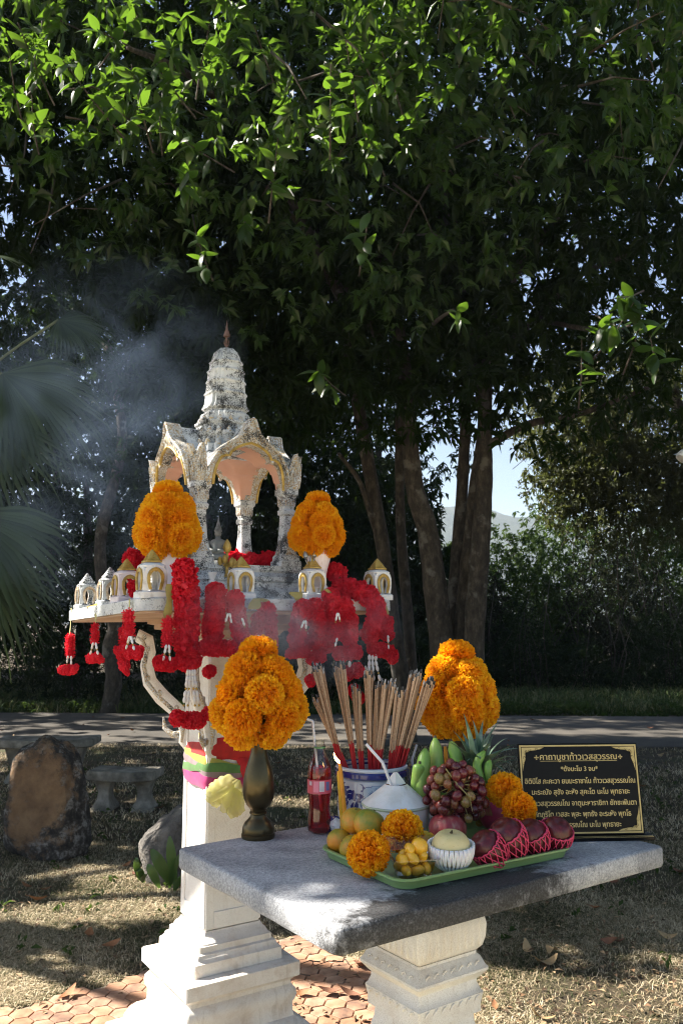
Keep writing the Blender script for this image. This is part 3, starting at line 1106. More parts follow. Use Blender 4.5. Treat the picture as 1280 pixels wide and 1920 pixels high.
foliage_part('foliage', [((-.9, 5.4, 5.75), (2.3, 1.3, 1.35)), ((1.6, 5.8, 5.9), (2.0, 1.3, 1.2)), ((-.3, 6.9, 5.4), (2.4, .9, 1.5))], 11500, LM, bt, r, gap=True, per=10, shell=.2, length=.125, ratio=.42)

foliage_part('foliage', [((.2, 2.6, 7.3), (3.4, 2.8, 1.2)), ((2.5, 5.2, 7.6), (2.6, 2.5, 1.2))], 9000, LM, bt, r, length=.2, ratio=.4, per=10, shell=.1)  # unseen foliage overhead, added to block sky light

# ~300 largest leaves, one object each, on the sprigs that hang nearest
mb_l = []
for k in range(4):
    mb = MB()
    pts, wd = [], []
    for q in range(7):
        t = q / 6
        pts.append((0, .0 - .22 * t * t * (1 + .4 * k), 1.0 * t - .12 * t * t)); wd.append(.225 * (math.sin(PI * min(1, (t * .93 + .04)) ** .8) ** .9) + .004)
    mb.strip(pts, wd, (1, 0, 0), fold=.30)
    mb.tube([(0, .0, -.12), (0, 0, .05)], .012, 4)
    mb_l.append(mb.mesh('leaf', LM, 0))
r12 = random.Random(12)
spr = [(40, 60, 4.3), (130, 130, 4.2), (60, 190, 4.5), (190, 60, 4.4), (250, 40, 4.7), (250, 140, 4.3), (300, 200, 4.6), (215, 205, 4.3), (345, 265, 4.4), (390, 60, 4.4), (1150, 610, 4.6), (350, 330, 4.2), (290, 120, 4.5), (520, 270, 4.3), (1160, 560, 4.5), (1200, 600, 4.6), (620, 140, 4.0), (650, 90, 4.6), (690, 260, 4.8), (720, 110, 4.6), (690, 410, 4.4), (820, 160, 5), (860, 70, 4.9), (930, 140, 5.2), (370, 445, 4.5), (460, 420, 5), (600, 700, 5.0), (860, 585, 5.0), (1180, 580, 4.6), (1120, 610, 4.7), (1090, 650, 4.8), (1220, 640, 4.5), (1050, 280, 5.4), (1210, 100, 5.2), (480, 60, 4.6), (20, 120, 4.4)]
rq = random.Random(77)
for k in range(70):      # bare twigs threading the hanging foliage
    a = Vector((rq.uniform(-2.8, 2.8), rq.uniform(4.6, 7.4), rq.uniform(4.9, 6.6))); b = a + Vector((rq.uniform(-.5, .5), rq.uniform(-.6, .1), rq.uniform(-.7, .1)))
    mb = MB(); mb.tube([a, a.lerp(b, .5) + Vector((rq.uniform(-.06, .06), 0, .05)), b], [.011, .007, .003], 5); mb.obj('twig', BARK, bt, sharp=0)
cnt = 0
for i, (x, y, D) in enumerate(spr):
    c = PD(x, y, D)
    tw = Vector((r12.uniform(-.4, .4), r12.uniform(-.9, -.2), r12.uniform(-.2, .4))).normalized()
    mb = MB(); mb.tube([c - tw * .45 + Vector((0, .1, .08)), c - tw * .2 + Vector((0, .02, .02)), c + tw * .05], [.006, .005, .003], 5)
    mb.obj('twig', BARK, bt)
    nl = 9 if i not in (28, 29, 30, 31, 13, 16) else 10
    for k in range(nl):
        if cnt >= 300: break
        a = 2.4 * k
        t = r12.uniform(-.28, .05)
        o1 = tw.orthogonal().normalized(); o2 = tw.cross(o1)
        d = (o1 * math.cos(a) + o2 * math.sin(a)) * r12.uniform(.6, 1) + tw * r12.uniform(.2, .8) + Vector((0, 0, r12.uniform(-.5, .1)))
        d.normalize()
        q = d.to_track_quat('Z', 'Y')
        # turn the leaf so that its upper face looks up
        Mx = Matrix.LocRotScale(c + tw * t, q, Vector((1, 1, 1)) * r12.uniform(.105, .155))
        yv_ = (q @ Vector((0, 1, 0)))
        upv = Vector((0, 0, 1)) - d * d.z
        if upv.length > .05:
            upv.normalize()
            ang_ = math.atan2(upv.dot(q @ Vector((1, 0, 0))), upv.dot(yv_))
            Mx = Mx @ Matrix.Rotation(-ang_ + r12.uniform(-.7, .7), 4, 'Z')
        inst('leaf', mb_l[r12.randrange(4)], bt, Mx)
        cnt += 1

# ---- second tree, left of it, thinner stems going up to the left
st = thing('slender_tree', 'slender leaning tree with two thin grey trunks just left of the big tree', 'tree', (.9, 11.2, 0))
for k, (p_, a, b) in enumerate([([(768, 1400, 11), (748, 1250, 11), (735, 1160, 11), (715, 1010, 10.9), (690, 870, 10.8), (668, 740, 10.6), (640, 600, 10.4), (590, 420, 10)], .135, .07), ([(775, 1330, 11.1), (766, 1180, 11.2), (752, 1010, 11.2), (748, 850, 11.2), (746, 700, 11), (720, 480, 10.6)], .095, .05), ([(706, 1000, 10.9), (690, 950, 10.8), (672, 900, 10.7), (634, 850, 10.5)], .05, .03)]):
    limb([PD(*q) for q in p_], a * .85, b * .85, st, 'trunk', 50 + k)
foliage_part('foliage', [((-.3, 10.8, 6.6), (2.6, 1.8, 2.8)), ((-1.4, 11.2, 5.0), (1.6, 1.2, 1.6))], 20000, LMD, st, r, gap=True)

# ---- tree on the far side of the road, seen below the slab
lt = thing('roadside_tree', 'single pale trunk standing across the road below the left garlands', 'tree', tuple(PD(205, 1335, 14.6).xy) + (0,))
limb([PD(204, 1338, 14.6), PD(214, 1270, 14.6), PD(206, 1215, 14.6), PD(216, 1170, 14.6), PD(196, 1110, 14.6), PD(190, 1000, 14.6), PD(230, 820, 14.6), PD(200, 640, 14.6)], .155, .08, lt, 'trunk', 70)
foliage_part('foliage', [((-3.6, 14.9, 6.2), (2.8, 1.6, 3.0))], 11000, LM2, lt, r, length=.17)

# ---- dark grove beyond the road on the left
grove = [(-9.5, 19, 5.5, 3.2, 2.5, 5.2), (-6.0, 19.5, 5.0, 2.8, 2.2, 5.0), (-3.0, 18.5, 4.4, 2.4, 2.0, 4.4), (-.4, 19, 4.2, 2.2, 2.0, 4.2), (1.4, 21, 2.9, 1.9, 1.8, 2.9), (-8, 23, 9.0, 4.0, 2.5, 6.0), (-3, 23.5, 9.4, 4.0, 2.5, 5.6), (1.0, 24, 8.6, 3.4, 2.4, 4.6), (-11, 25, 3.2, 3.0, 1.5, 3.4), (-6, 26, 3.2, 3.2, 1.5, 3.4), (-1.5, 26, 3.2, 2.8, 1.5, 3.4)]
names = ['nearest the left edge behind the palm', 'behind the roadside trunk', 'behind the tower of the spirit house', 'behind the right marigold bouquet', 'low between the tree trunks', 'tall one at the back far left', 'tall one at the back in the middle', 'tall one at the back behind the leaning trunks', 'low bushy one far back at the left edge', 'low bushy one far back behind the palm fronds', 'low bushy one far back behind the columns']
for (x, y, z, a, b, c), nm in zip(grove, names):
    g = thing('grove_tree', 'dark leafy shade tree added across the road, ' + nm, 'tree', (x, y, 0), 'dark grove across the road')
    mb = MB(); mb.tube([(x, y, 0), (x + .15, y, z * .5), (x, y, z)], [.16, .13, .06], 8); mb.obj('trunk', BARK, g, sharp=0)
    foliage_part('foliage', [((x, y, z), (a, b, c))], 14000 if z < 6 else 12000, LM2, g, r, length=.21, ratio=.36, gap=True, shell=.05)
for k, (x, y, a, c) in enumerate([(-7.2, 15.8, 1.5, 1.1), (-4.9, 15.6, 1.2, .8), (-2.3, 15.9, 1.5, 1.0), (-.3, 15.8, 1.4, .9), (1.5, 16.5, 1.2, .9)]):
    g = thing('shrub', 'low dark shrub at the far roadside, ' + ['leftmost', 'left of the pale trunk', 'right of the pale trunk', 'behind the spirit house shaft', 'under the leaning trunks'][k], 'shrub', (x, y, 0), 'low dark shrubs at the far roadside')
    foliage_part('foliage', [((x, y, c * .75), (a, .7, c))], 3200, LM2, g, r, length=.13, ratio=.3, shell=.1)
    mb = MB()
    for q in range(5): mb.tube([(x, y, 0), (x + .25 * (q - 2), y + .1 * (q % 2), c)], [.02, .008], 5)
    mb.obj('stem', BARK, g)

# ---- small-leaved tree at the right, sunlit twigs
rt = thing('small_leaved_tree', 'tree with small sunlit olive leaves and pale twigs hanging at the right', 'tree', (6.2, 13.6, 0))
limb([(6.2, 13.6, 0), (6.1, 13.5, 2), (5.7, 13.4, 4), (5.2, 13.2, 6)], .16, .08, rt, 'trunk', 80)
for k in range(16):
    a = PD(1260 - 10 * k, 700 + 5 * k, 13.2); b = PD(960 + 18 * k, 880 + 14 * k + 40 * (k % 3), 12.8)
    limb([a, a.lerp(b, .5) + Vector((0, 0, .25)), b], .022, .004, rt, 'limb', 90 + k)
foliage_part('foliage', [((5.0, 13.0, 4.9), (2.5, 1.3, 1.45)), ((4.4, 12.8, 3.7), (1.5, .8, .7)), ((3.75, 12.8, 4.25), (1.1, .8, .8)), ((4.6, 12.7, 3.5), (1.7, .8, 1.05)), ((3.5, 12.9, 3.6), (.75, .6, .65)), ((5.6, 12.9, 3.3), (1.0, .7, .6))], 56000, LM3, rt, r, length=.085, ratio=.42, per=8, shell=.1, gap=True, spread=.08)

# ---- scrub and trees behind the right verge
scrub = [(3.2, 21.0, 1.5, 1.1, 1.6, LM5, .075, 9000, 'grey twiggy bush'), (4.9, 21.6, 1.9, 1.4, 2.1, LM4, .09, 9000, 'tall feathery bush'), (6.8, 21.0, 1.9, 1.5, 2.0, LM5, .08, 8000, 'grey green scrub bush'), (8.6, 22, 2.5, 1.7, 2.6, LM4, .10, 9000, 'bright green feathery bush'), (10.4, 21.5, 2.0, 1.6, 2.2, LM5, .09, 7000, 'dry grey bush'), (4.2, 26, 2.6, 1.5, 2.6, LM4, .11, 6000, 'pale bush further back'), (7.5, 27, 3.2, 2.4, 3.2, LM4, .13, 8000, 'taller green tree further back'), (11.5, 26, 3.6, 2.4, 3.6, LM4, .13, 7000, 'tall green tree at the right edge'), (2.4, 27, 1.7, 1.2, 1.9, LM3, .12, 4000, 'yellowish bush beside the right trunk')]
where = ['just right of the big trunks', 'behind the grey one beside the trunks', 'in the middle of the right verge', 'right of the middle', 'near the right edge', 'under the hill', 'in the second row', 'in the second row', 'seen past the trunk']
for (x, y, z, a, c, mt, ln, n, nm), wh in zip(scrub, where):
    g = thing('bush', nm + ' beyond the road, ' + wh, 'bush', (x, y, 0), 'scrub beyond the right verge')
    mb = MB()
    rq = random.Random(int(x * 10))
    for q in range(14):
        p0 = Vector((x + rq.uniform(-.5, .5) * a, y + rq.uniform(-.3, .3), 0)); p1 = Vector((x + rq.uniform(-1, 1) * a, y + rq.uniform(-.6, .3), z + rq.uniform(-.2, .9) * c * .6))
        mb.tube([p0, p0.lerp(p1, .5) + Vector((rq.uniform(-.15, .15), 0, .1)), p1], [.022, .016, .005], 5)
    mb.obj('stem', BARK, g, sharp=0)
    foliage_part('foliage', [((x, y, z), (a, a * .8, c)), ((x, y - .2, z * .42), (a * 1.05, a * .8, z * .45))], int(n * 1.7), mt, g, r, length=ln * 1.35, ratio=.36, shell=.1, gap=True, per=8, flat=.3)

# tangled dark undergrowth under the scrub
n = 11000
Y = 18.2 + 2.6 * r.random(n); X = -12.5 + 25 * r.random(n)
Zt = 1.0 + .5 * np.sin(X * 1.9) + .35 * np.sin(X * 4.7 + 1) + 1.6 * (X < 1.5)
C = np.stack([X, Y, (Zt + .2) * r.random(n) ** .8], 1)
P, A, Ln, Wd = sprigs(C, 7, r, .12, (0, 0, .2), .13, .22)
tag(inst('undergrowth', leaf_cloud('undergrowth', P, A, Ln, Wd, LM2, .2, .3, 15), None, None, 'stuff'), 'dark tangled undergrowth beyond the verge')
mb = MB(); rq = random.Random(5)
for k in range(110):
    x, y = rq.uniform(1.8, 12), rq.uniform(18.4, 20.5); h = rq.uniform(.6, 2.6)
    mb.tube([(x, y, 0), (x + rq.uniform(-.2, .2), y, h * .5), (x + rq.uniform(-.5, .5), y + rq.uniform(-.2, .2), h)], [.014, .011, .004], 4)
tag(mb.obj('dry_stalks', pm('dry_stalk', [(.03, .026, .02), (.09, .075, .055)], 3, .9, island=.5), None, sharp=0, kind='stuff'), 'thin dry stalks standing in the undergrowth')

# ---- fan palms at the left
PALM = leaf_mat('fan_palm_leaf', (.012, .025, .010), (.02, .038, .014), (.04, .065, .024), (.12, .18, .05), .5, .25, .3)
palm = thing('fan_palm', 'fan palm with wide drooping fronds reaching in at the left edge', 'palm', (-3.1, 6.0, 0))
limb([(-3.1, 6.0, 0), (-3.05, 6.0, 1.4), (-3.1, 6.05, 2.9)], .14, .12, palm, 'trunk', 150)


def fan(c, axis, nrm, R, n, droop, seed, span=2.7, parent=palm):
    r_ = random.Random(seed)
    c = Vector(c); axis = Vector(axis).normalized(); nrm = Vector(nrm)
    nrm = (nrm - axis * nrm.dot(axis)).normalized()
    side = axis.cross(nrm)
    hub = Vector((-3.1, 6.05, 2.8))
    mb = MB()
    for i in range(n):
        t = i / (n - 1) * 2 - 1
        a = t * span / 2 * 1.0
        d = axis * math.cos(a) + side * math.sin(a)
        l = R * (1 - .22 * t * t) * r_.uniform(.93, 1.05)
        s_ = nrm.cross(d).normalized()
        pts, wd = [], []
        for k in range(9):
            q = k / 8
            dr = Vector((0, 0, -1)) * droop * l * max(0, q - .45) ** 1.7 * r_.uniform(.8, 1.5)
            pts.append(c + d * l * q + nrm * (.05 * l * math.sin(PI * q)) + dr)
            wd.append(max(.0012, min(.5 * span * l * q / n * 1.12 + .003, .021 * R / .8) * (1 if q < .5 else (1 - q) * 2)))
        mb.strip(pts, wd, s_, fold=.5 if i % 2 else .35)
    f = mb.obj('frond', PALM, parent, sharp=0)
    mb = MB(); mb.tube(smooth_path([hub, hub.lerp(c, .5) + Vector((0, 0, .12)), c]), .011, 6); mb.obj('petiole', pm('palm_petiole', [(.07, .10, .03), (.12, .14, .05)], 20, .6) if 'palm_petiole' not in bpy.data.materials else bpy.data.materials['palm_petiole'], f, sharp=0)
    return f


fan(PD(-45, 480, 4.6), (1, -.1, -.15), (-.3, -.35, .85), .30, 16, .3, 1, 1.6)
fan(PD(5, 700, 5.6), (.75, .1, -.65), (.1, -.75, .6), .85, 36, .6, 2, 2.5)
fan(PD(110, 600, 6.0), (.75, .2, -.35), (-.1, -.6, .7), .5, 32, .5, 3, 2.8)
fan(PD(-60, 960, 5.2), (.55, -.1, -.85), (.2, -.8, .5), .82, 32, .45, 4, 2.4)
fan(PD(-40, 780, 5.5), (.25, -.1, -1), (.1, -.9, .35), .8, 30, .3, 5, 2.2)
fan(PD(-30, 1080, 5.6), (.5, .2, -.8), (.2, -.8, .5), .6, 26, .5, 6, 2.5)

# ---- unseen trees added out of frame, crowns shaped to shade chosen spots
LIT = []  # spots the added crowns leave open to the sun


def lit(p, rad): LIT.append((np.array(p), rad))


for z in (.1, .3, .5, .7, .9, 1.1, 1.25): lit((-.56, 3.15, z), .26)
lit((-.72, 3.1, .1), .32); lit((-.75, 3.25, .3), .3)
lit(tF, .12); lit(tuple(tF + tv * .12), .08)
lit((-.62, 3.2, 2.45), .12); lit((-.62, 3.1, 2.2), .10); lit((-.5, 3.2, 1.95), .1); lit((-.4, 3.45, 1.9), .12)
lit(PD(128, 1150, 3.25), .12); lit(PD(150, 1230, 3.25), .22); lit(PD(240, 1200, 3.0), .14)
for x in range(-100, 1300, 130): lit(PZ(x + 30 * (x % 4), 1340 + 14 * ((x // 90) % 4), 0), .06 + .12 * ((x // 90) % 3))
lit(PZ(60, 1336, 0), .5); lit(PZ(200, 1338, 0), .5)
lit(PZ(540, 1500, 0), .16); lit(PZ(180, 1640, 0), .12); lit(PZ(240, 1640, 0) + Vector((0, 0, .2)), .22); lit(PD(580, 1190, 2.5), .08); lit(PZ(20, 1600, 0) + Vector((0, 0, .3)), .1); lit(PZ(1150, 1310, 0), 1.2); lit(PZ(950, 1300, 0), .9); lit(PD(1130, 1060, 21), 1.3); lit(PD(980, 1090, 21), .8); lit(PD(1250, 1100, 21), .8); lit(PZ(1260, 1500, 0), .25)
lit(PZ(250, 1700, 0), .18); lit(PZ(150, 1720, 0), .12); lit(PZ(20, 1700, 0), .12); lit(PZ(910, 1400, 0), .3); lit(PZ(960, 1690, 0), .1)
lit(PD(835, 1260, 2.72), .12); lit(PZ(590, 1785, 0), .34); lit(PZ(640, 1845, 0), .30); lit(PZ(560, 1830, 0), .2); lit(PZ(60, 1880, 0), .3); lit(PD(575, 980, 3.03), .09); lit(PD(690, 1120, 3.0), .12); lit(PD(720, 1180, 3.05), .1)
lit(PD(20, 480, 4.6), .35); lit(PD(760, 1560, 2.3), .04); lit(PD(1000, 1060, 13), .9); lit(PD(1150, 980, 13), .9); lit(PD(1050, 900, 13), .6)
for q in spr:
    if q[0] > 800 or rnd.random() < .85: lit(PD(*q), .32 if q[0] < 460 else (.5 if q[0] > 1000 and q[1] > 500 else .34))
LITC = np.array([c for c, _ in LIT]); LITR = np.array([q for _, q in LIT])
rs = np.random.default_rng(77)


def blockers(targets, dmin, jit=1.5, soft=.14, zmin=2.6):
    out = []
    for G in targets:
        d = rs.uniform(dmin, dmin + 2)
        for _ in range(80):
            P_ = G + SUNV * d
            if P_[0] < -.52 * P_[1] - .55 and P_[2] > zmin: break
            d += .3
        P_ = G + SUNV * (d + rs.uniform(0, jit))
        w = P_ - LITC
        t = w @ SUNV
        q = np.linalg.norm(w - t[:, None] * SUNV, axis=1)
        if np.all((q > LITR + soft) | (t < 0)): out.append(P_)
    return out


def boxpts(n, lo, hi): return np.array(lo) + rs.random((n, 3)) * (np.array(hi) - np.array(lo))


sh_c = []
sh_c += blockers(boxpts(330, (-.55, 1.75, .9), (1.05, 3.1, 1.45)), 3.5)        # the table
sh_c += blockers(boxpts(1900, (-3.6, 4.12, 0), (3.2, 10.6, .3)), 3.5)          # lawn behind the shrine
sh_c += blockers(boxpts(130, (-4.5, 10.6, 0), (5, 14, .2)), 3.5)              # road
sh_c += blockers(boxpts(140, (-1.1, 2.7, 1.45), (.2, 3.4, 2.7)), 3.5)         # spirit house
g_ = boxpts(40, (-2.2, 3.3, 0), (-.9, 4.1, .1))
sh_c += blockers(g_, 3.5)
sh_c = np.array(sh_c)
lg = thing('added_shade_tree', 'unseen tree added beyond the left edge, crown shaped to shade lawn and table', 'tree', (-6.2, 5.5, 0))  # added tree; clumps sit on sun rays to shade table, lawn, road, house
limb([(-6.2, 5.5, 0), (-6.1, 5.4, 1.8), (-5.8, 5.2, 3.6), (-5.5, 4.8, 5.4)], .2, .1, lg, 'trunk', 160)
for k in range(7):
    e_ = sh_c[k * 150 % len(sh_c)]
    limb([(-5.9, 5.3, 3.0), Vector((-5.9, 5.3, 3.2)).lerp(Vector(e_), .5) + Vector((0, 0, .3)), e_], .06, .015, lg, 'limb', 170 + k)
P, A, Ln, Wd = sprigs(sh_c, 30, rs, .18, (0, 0, 0), .18, .42)
inst('foliage', leaf_cloud('foliage', P, A, Ln, Wd, LM, .25, .5, 3), lg, None, 'stuff')
tall = thing('added_tall_tree', 'unseen tall tree added beyond the left edge to keep sun off the broadleaf crown', 'tree', (-8.5, 9.5, 0))  # added out of view to block sun from the big canopy
limb([(-8.5, 9.5, 0), (-8.4, 9.4, 4), (-8, 9.2, 8), (-7.8, 9, 12)], .3, .12, tall, 'trunk', 190)
tg_ = np.concatenate([ellipsoid_pts(800, (.6, 8.6, 7.0), (4.8, 2.6, 3.2), rs, 0), ellipsoid_pts(330, (2.7, 9, 5.2), (2.9, 1.8, 2.2), rs, 0), ellipsoid_pts(300, (-2.4, 8.6, 6.2), (2.4, 2.2, 2.7), rs, 0), ellipsoid_pts(160, (-.3, 6.9, 5.2), (2.4, .9, 1.5), rs, 0), ellipsoid_pts(220, (-.3, 10.8, 5.5), (2.6, 1.5, 3), rs, 0), boxpts(150, (0, 9.3, 0), (2, 11.5, 3.2)), ellipsoid_pts(50, (-.9, 5.4, 5.75), (2.3, 1.3, 1.35), rs, 0), ellipsoid_pts(150, (1.6, 5.8, 5.9), (2, 1.3, 1.2), rs, 0), boxpts(150, (-2.4, 5.0, 1.6), (-.6, 6.3, 3.7))])
tc_ = np.array(blockers(tg_, 3, 2.0, .12))
P, A, Ln, Wd = sprigs(tc_, 30, rs, .4, (0, 0, 0), .34, .45)
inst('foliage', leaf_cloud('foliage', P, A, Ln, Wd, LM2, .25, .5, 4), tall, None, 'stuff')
tl2 = thing('added_tall_tree', 'unseen very tall tree added beyond the left edge to shade the dark grove', 'tree', (-15, 15, 0))  # added out of view to block sun from grove and scrub
limb([(-15, 15, 0), (-15, 15.2, 6), (-14.6, 15.4, 12)], .35, .15, tl2, 'trunk', 191)
tg_ = np.concatenate([boxpts(1100, (-11, 15.2, .5), (2.0, 23, 10)), boxpts(700, (2, 19.2, .2), (12, 24, 2.6))])
tc_ = np.array(blockers(tg_, 3, 3.0, .2))
P, A, Ln, Wd = sprigs(tc_, 30, rs, .5, (0, 0, 0), .5, .5)
inst('foliage', leaf_cloud('foliage', P, A, Ln, Wd, LM2, .25, .5, 5), tl2, None, 'stuff')
rg_ = thing('added_shade_tree', 'unseen broad dark tree added beyond the right edge to block sky light', 'tree', (7.2, 5.5, 0))  # added out of view to cut sky light from the right
limb([(7.2, 5.5, 0), (7.1, 5.4, 2.5), (7.2, 5.6, 5)], .2, .1, rg_, 'trunk', 192)
foliage_part('foliage', [((7.4, 4.6, 4.2), (2.6, 3.6, 4.2)), ((9.2, 11, 5.0), (2.6, 3.2, 5.0))], 15000, LM2, rg_, r, length=.3, ratio=.42, shell=.1)
for k, (x, y, z, a, b, c) in enumerate([(-12.5, 15.5, 6, 3.0, 3.0, 6), (-14, 20, 8, 3.5, 3.5, 8), (-16, 26, 9, 4, 4, 9)]):  # trees added out of frame to shade the visible grove
    g = thing('grove_tree', 'dark leafy shade tree added across the road, ' + ['just outside the left edge', 'outside the left edge in the second row', 'outside the left edge at the back'][k], 'tree', (x, y, 0), 'dark grove across the road')
    mb = MB(); mb.tube([(x, y, 0), (x, y, z)], [.2, .08], 8); mb.obj('trunk', BARK, g, sharp=0)
    foliage_part('foliage', [((x, y, z), (a, b, c))], 7000, LM2, g, r, length=.3, ratio=.4, shell=.05)

# ------------------------------------------------------------------ grass
def blades(name, X, Y, Hh, lean, wid, mat, seed):
    r_ = np.random.default_rng(seed)
    n = len(X)
    a = r_.uniform(0, 2 * np.pi, n)
    D = np.stack([np.cos(a), np.sin(a), np.zeros(n)], 1)
    S = np.stack([-np.sin(a), np.cos(a), np.zeros(n)], 1)
    H = Hh * (.5 + r_.random(n))
    le = lean * (.4 + 1.2 * r_.random(n))
    B = np.stack([X, Y, np.zeros(n)], 1)
    m1 = B + D * (H * le * .35)[:, None] + np.array([0, 0, 1.0]) * (H * .6)[:, None]
    t1 = B + D * (H * le)[:, None] + np.array([0, 0, 1.0]) * (H * .85 * (1 - .35 * (le > 1)))[:, None]
    w = wid * (.7 + .6 * r_.random(n))[:, None]
    V = np.stack([B - S * w / 2, B + S * w / 2, m1 - S * w * .4, m1 + S * w * .4, t1], 1).reshape(-1, 3)
    b = (np.arange(n) * 5)[:, None, None]
    F = (b + np.array([[0, 1, 3], [0, 3, 2], [2, 3, 4]])[None]).reshape(-1, 3)
    return np_mesh(name, V, F, mat)


def grass_mat(name, stops, trw=.25):
    m, nt, p = new_mat(name)
    g = nt.nodes.new('ShaderNodeNewGeometry')
    v = coords(nt)
    f = math_n(nt, 'ADD', math_n(nt, 'MULTIPLY', g.outputs['Random Per Island'], .75), math_n(nt, 'SUBTRACT', math_n(nt, 'MULTIPLY', noise(nt, v, 1.6, 4), 1.1), .42))
    c = rampnode(nt, stops, f).outputs[0]
    L(nt, c, p.inputs['Base Color']); p.inputs['Roughness'].default_value = .7; p.inputs['Specular IOR Level'].default_value = .25
    t = nt.nodes.new('ShaderNodeBsdfTranslucent'); L(nt, c, t.inputs[0])
    ms = nt.nodes.new('ShaderNodeMixShader'); ms.inputs[0].default_value = trw
    L(nt, p.outputs[0], ms.inputs[1]); L(nt, t.outputs[0], ms.inputs[2]); L(nt, ms.outputs[0], nt.nodes['Material Output'].inputs[0])
    return m


GM = grass_mat('dry_lawn_grass', [(.05, (.03, .045, .015)), (.25, (.10, .11, .045)), (.45, (.26, .20, .12)), (.66, (.50, .41, .27)), (.85, (.74, .64, .46))])
GM2 = grass_mat('verge_grass', [(.05, (.03, .06, .015)), (.4, (.06, .10, .025)), (.7, (.14, .16, .05)), (1, (.30, .27, .14))])


def scatter_lawn(n, y0_, y1_, seed):
    r_ = np.random.default_rng(seed)
    Y = y0_ + (y1_ - y0_) * r_.random(n)
    X = (r_.random(n) * 2 - 1) * (Y * .46 + .3)
    pv = np.array([(p.x, p.y) for p in (pa, pc)])
    inp = ((X - pa.x) * na.x + (Y - pa.y) * na.y > -.01) & ((X - pc.x) * nb.x + (Y - pc.y) * nb.y > -.01)
    road_ = Y > 10.78 - .055 * X
    keep = ~inp & ~road_
    # bare patches
    k = np.sin(X * 3.1 + 1.3 * np.sin(Y * 2.2)) + np.sin(Y * 2.7 + X) + r_.normal(size=n) * .9
    keep &= k > -.75
    return X[keep], Y[keep]


X, Y = scatter_lawn(210000, 3.2, 6.2, 1)
tag(inst('grass', blades('grass', X, Y, .022, 1.5, .0032, GM, 2)), 'dry straw coloured lawn grass around the shrine', None, None, 'stuff')
X, Y = scatter_lawn(170000, 3.3, 4.9, 11)
tag(inst('grass', blades('grass', X, Y, .016, 1.9, .0026, GM, 12)), 'fine short dead grass in the nearest lawn', None, None, 'stuff')
X, Y = scatter_lawn(60000, 6.2, 11, 3)
tag(inst('grass', blades('grass', X, Y, .035, 1.3, .0065, GM, 4)), 'thin dry grass between the shrine and the road', None, None, 'stuff')
r_ = np.random.default_rng(9)
n = 42000
Y = 14.3 + 7.2 * r_.random(n); X = (r_.random(n) * 2 - 1) * (Y * .45 + 1)
k = (Y > 14.25 - .055 * X) & (np.sin(X * 1.7) + np.sin(Y * 3 + X) + r_.normal(size=n) > -1.2)
tag(inst('verge_grass', blades('verge_grass', X[k], Y[k], .17, .7, .02, GM2, 5)), 'green and yellow grass on the far verge', None, None, 'stuff')
n = 2600
Y = 14.25 + .9 * r_.random(n); X = (r_.random(n) * 2 - 1) * 7
C = np.stack([X, Y - .055 * X, .03 + .16 * r_.random(n) * (np.sin(X * 2.3) > -.2)], 1)
P, A, Ln, Wd = sprigs(C, 5, r_, .05, (0, 0, .3), .09, .35)
tag(inst('weeds', leaf_cloud('weeds', P, A, Ln, Wd, LM4, .2, .4, 6), None, None, 'stuff'), 'low leafy weeds along the far edge of the road')
# weeds poking between lawn blades
n = 260
Y = 4 + 5.5 * r_.random(n); X = (r_.random(n) * 2 - 1) * .45 * Y
inp = ((X - pa.x) * na.x + (Y - pa.y) * na.y > -.03) & ((X - pc.x) * nb.x + (Y - pc.y) * nb.y > -.03)
C = np.stack([X, Y, .02 + .03 * r_.random(n)], 1)[~inp]
P, A, Ln, Wd = sprigs(C, 6, r_, .03, (0, 0, .4), .05, .4)
tag(inst('weeds', leaf_cloud('weeds', P, A, Ln, Wd, LM4, .2, .4, 7), None, None, 'stuff'), 'small green weeds in the dry lawn')
mini(-.435, -.365, mini_white, 'white miniature shrine with gold roof at the slab corner beside the pale pink one', 1.0)
mini(-.125, -.375, mini_white, 'white miniature shrine with gold roof on the front edge, above the middle red garlands', .92)
mini(.155, -.375, mini_white, 'white miniature shrine with gold roof under the orange bouquet standing right of the columns', .96)
mini(.445, -.365, mini_white, 'white miniature shrine with gold roof at the far right end of the slab', 1.0)
mini(-.43, -.11, mini_pink, 'pinkish white miniature shrine with orange gold arch, between white and weathered ones', .98)
mini(-.42, .10, mini_old, 'weathered grey miniature shrine close behind the pinkish one', .92)
mini(-.425, .365, mini_old, 'weathered brown and white miniature shrine alone at the outer left corner of the slab', .92)

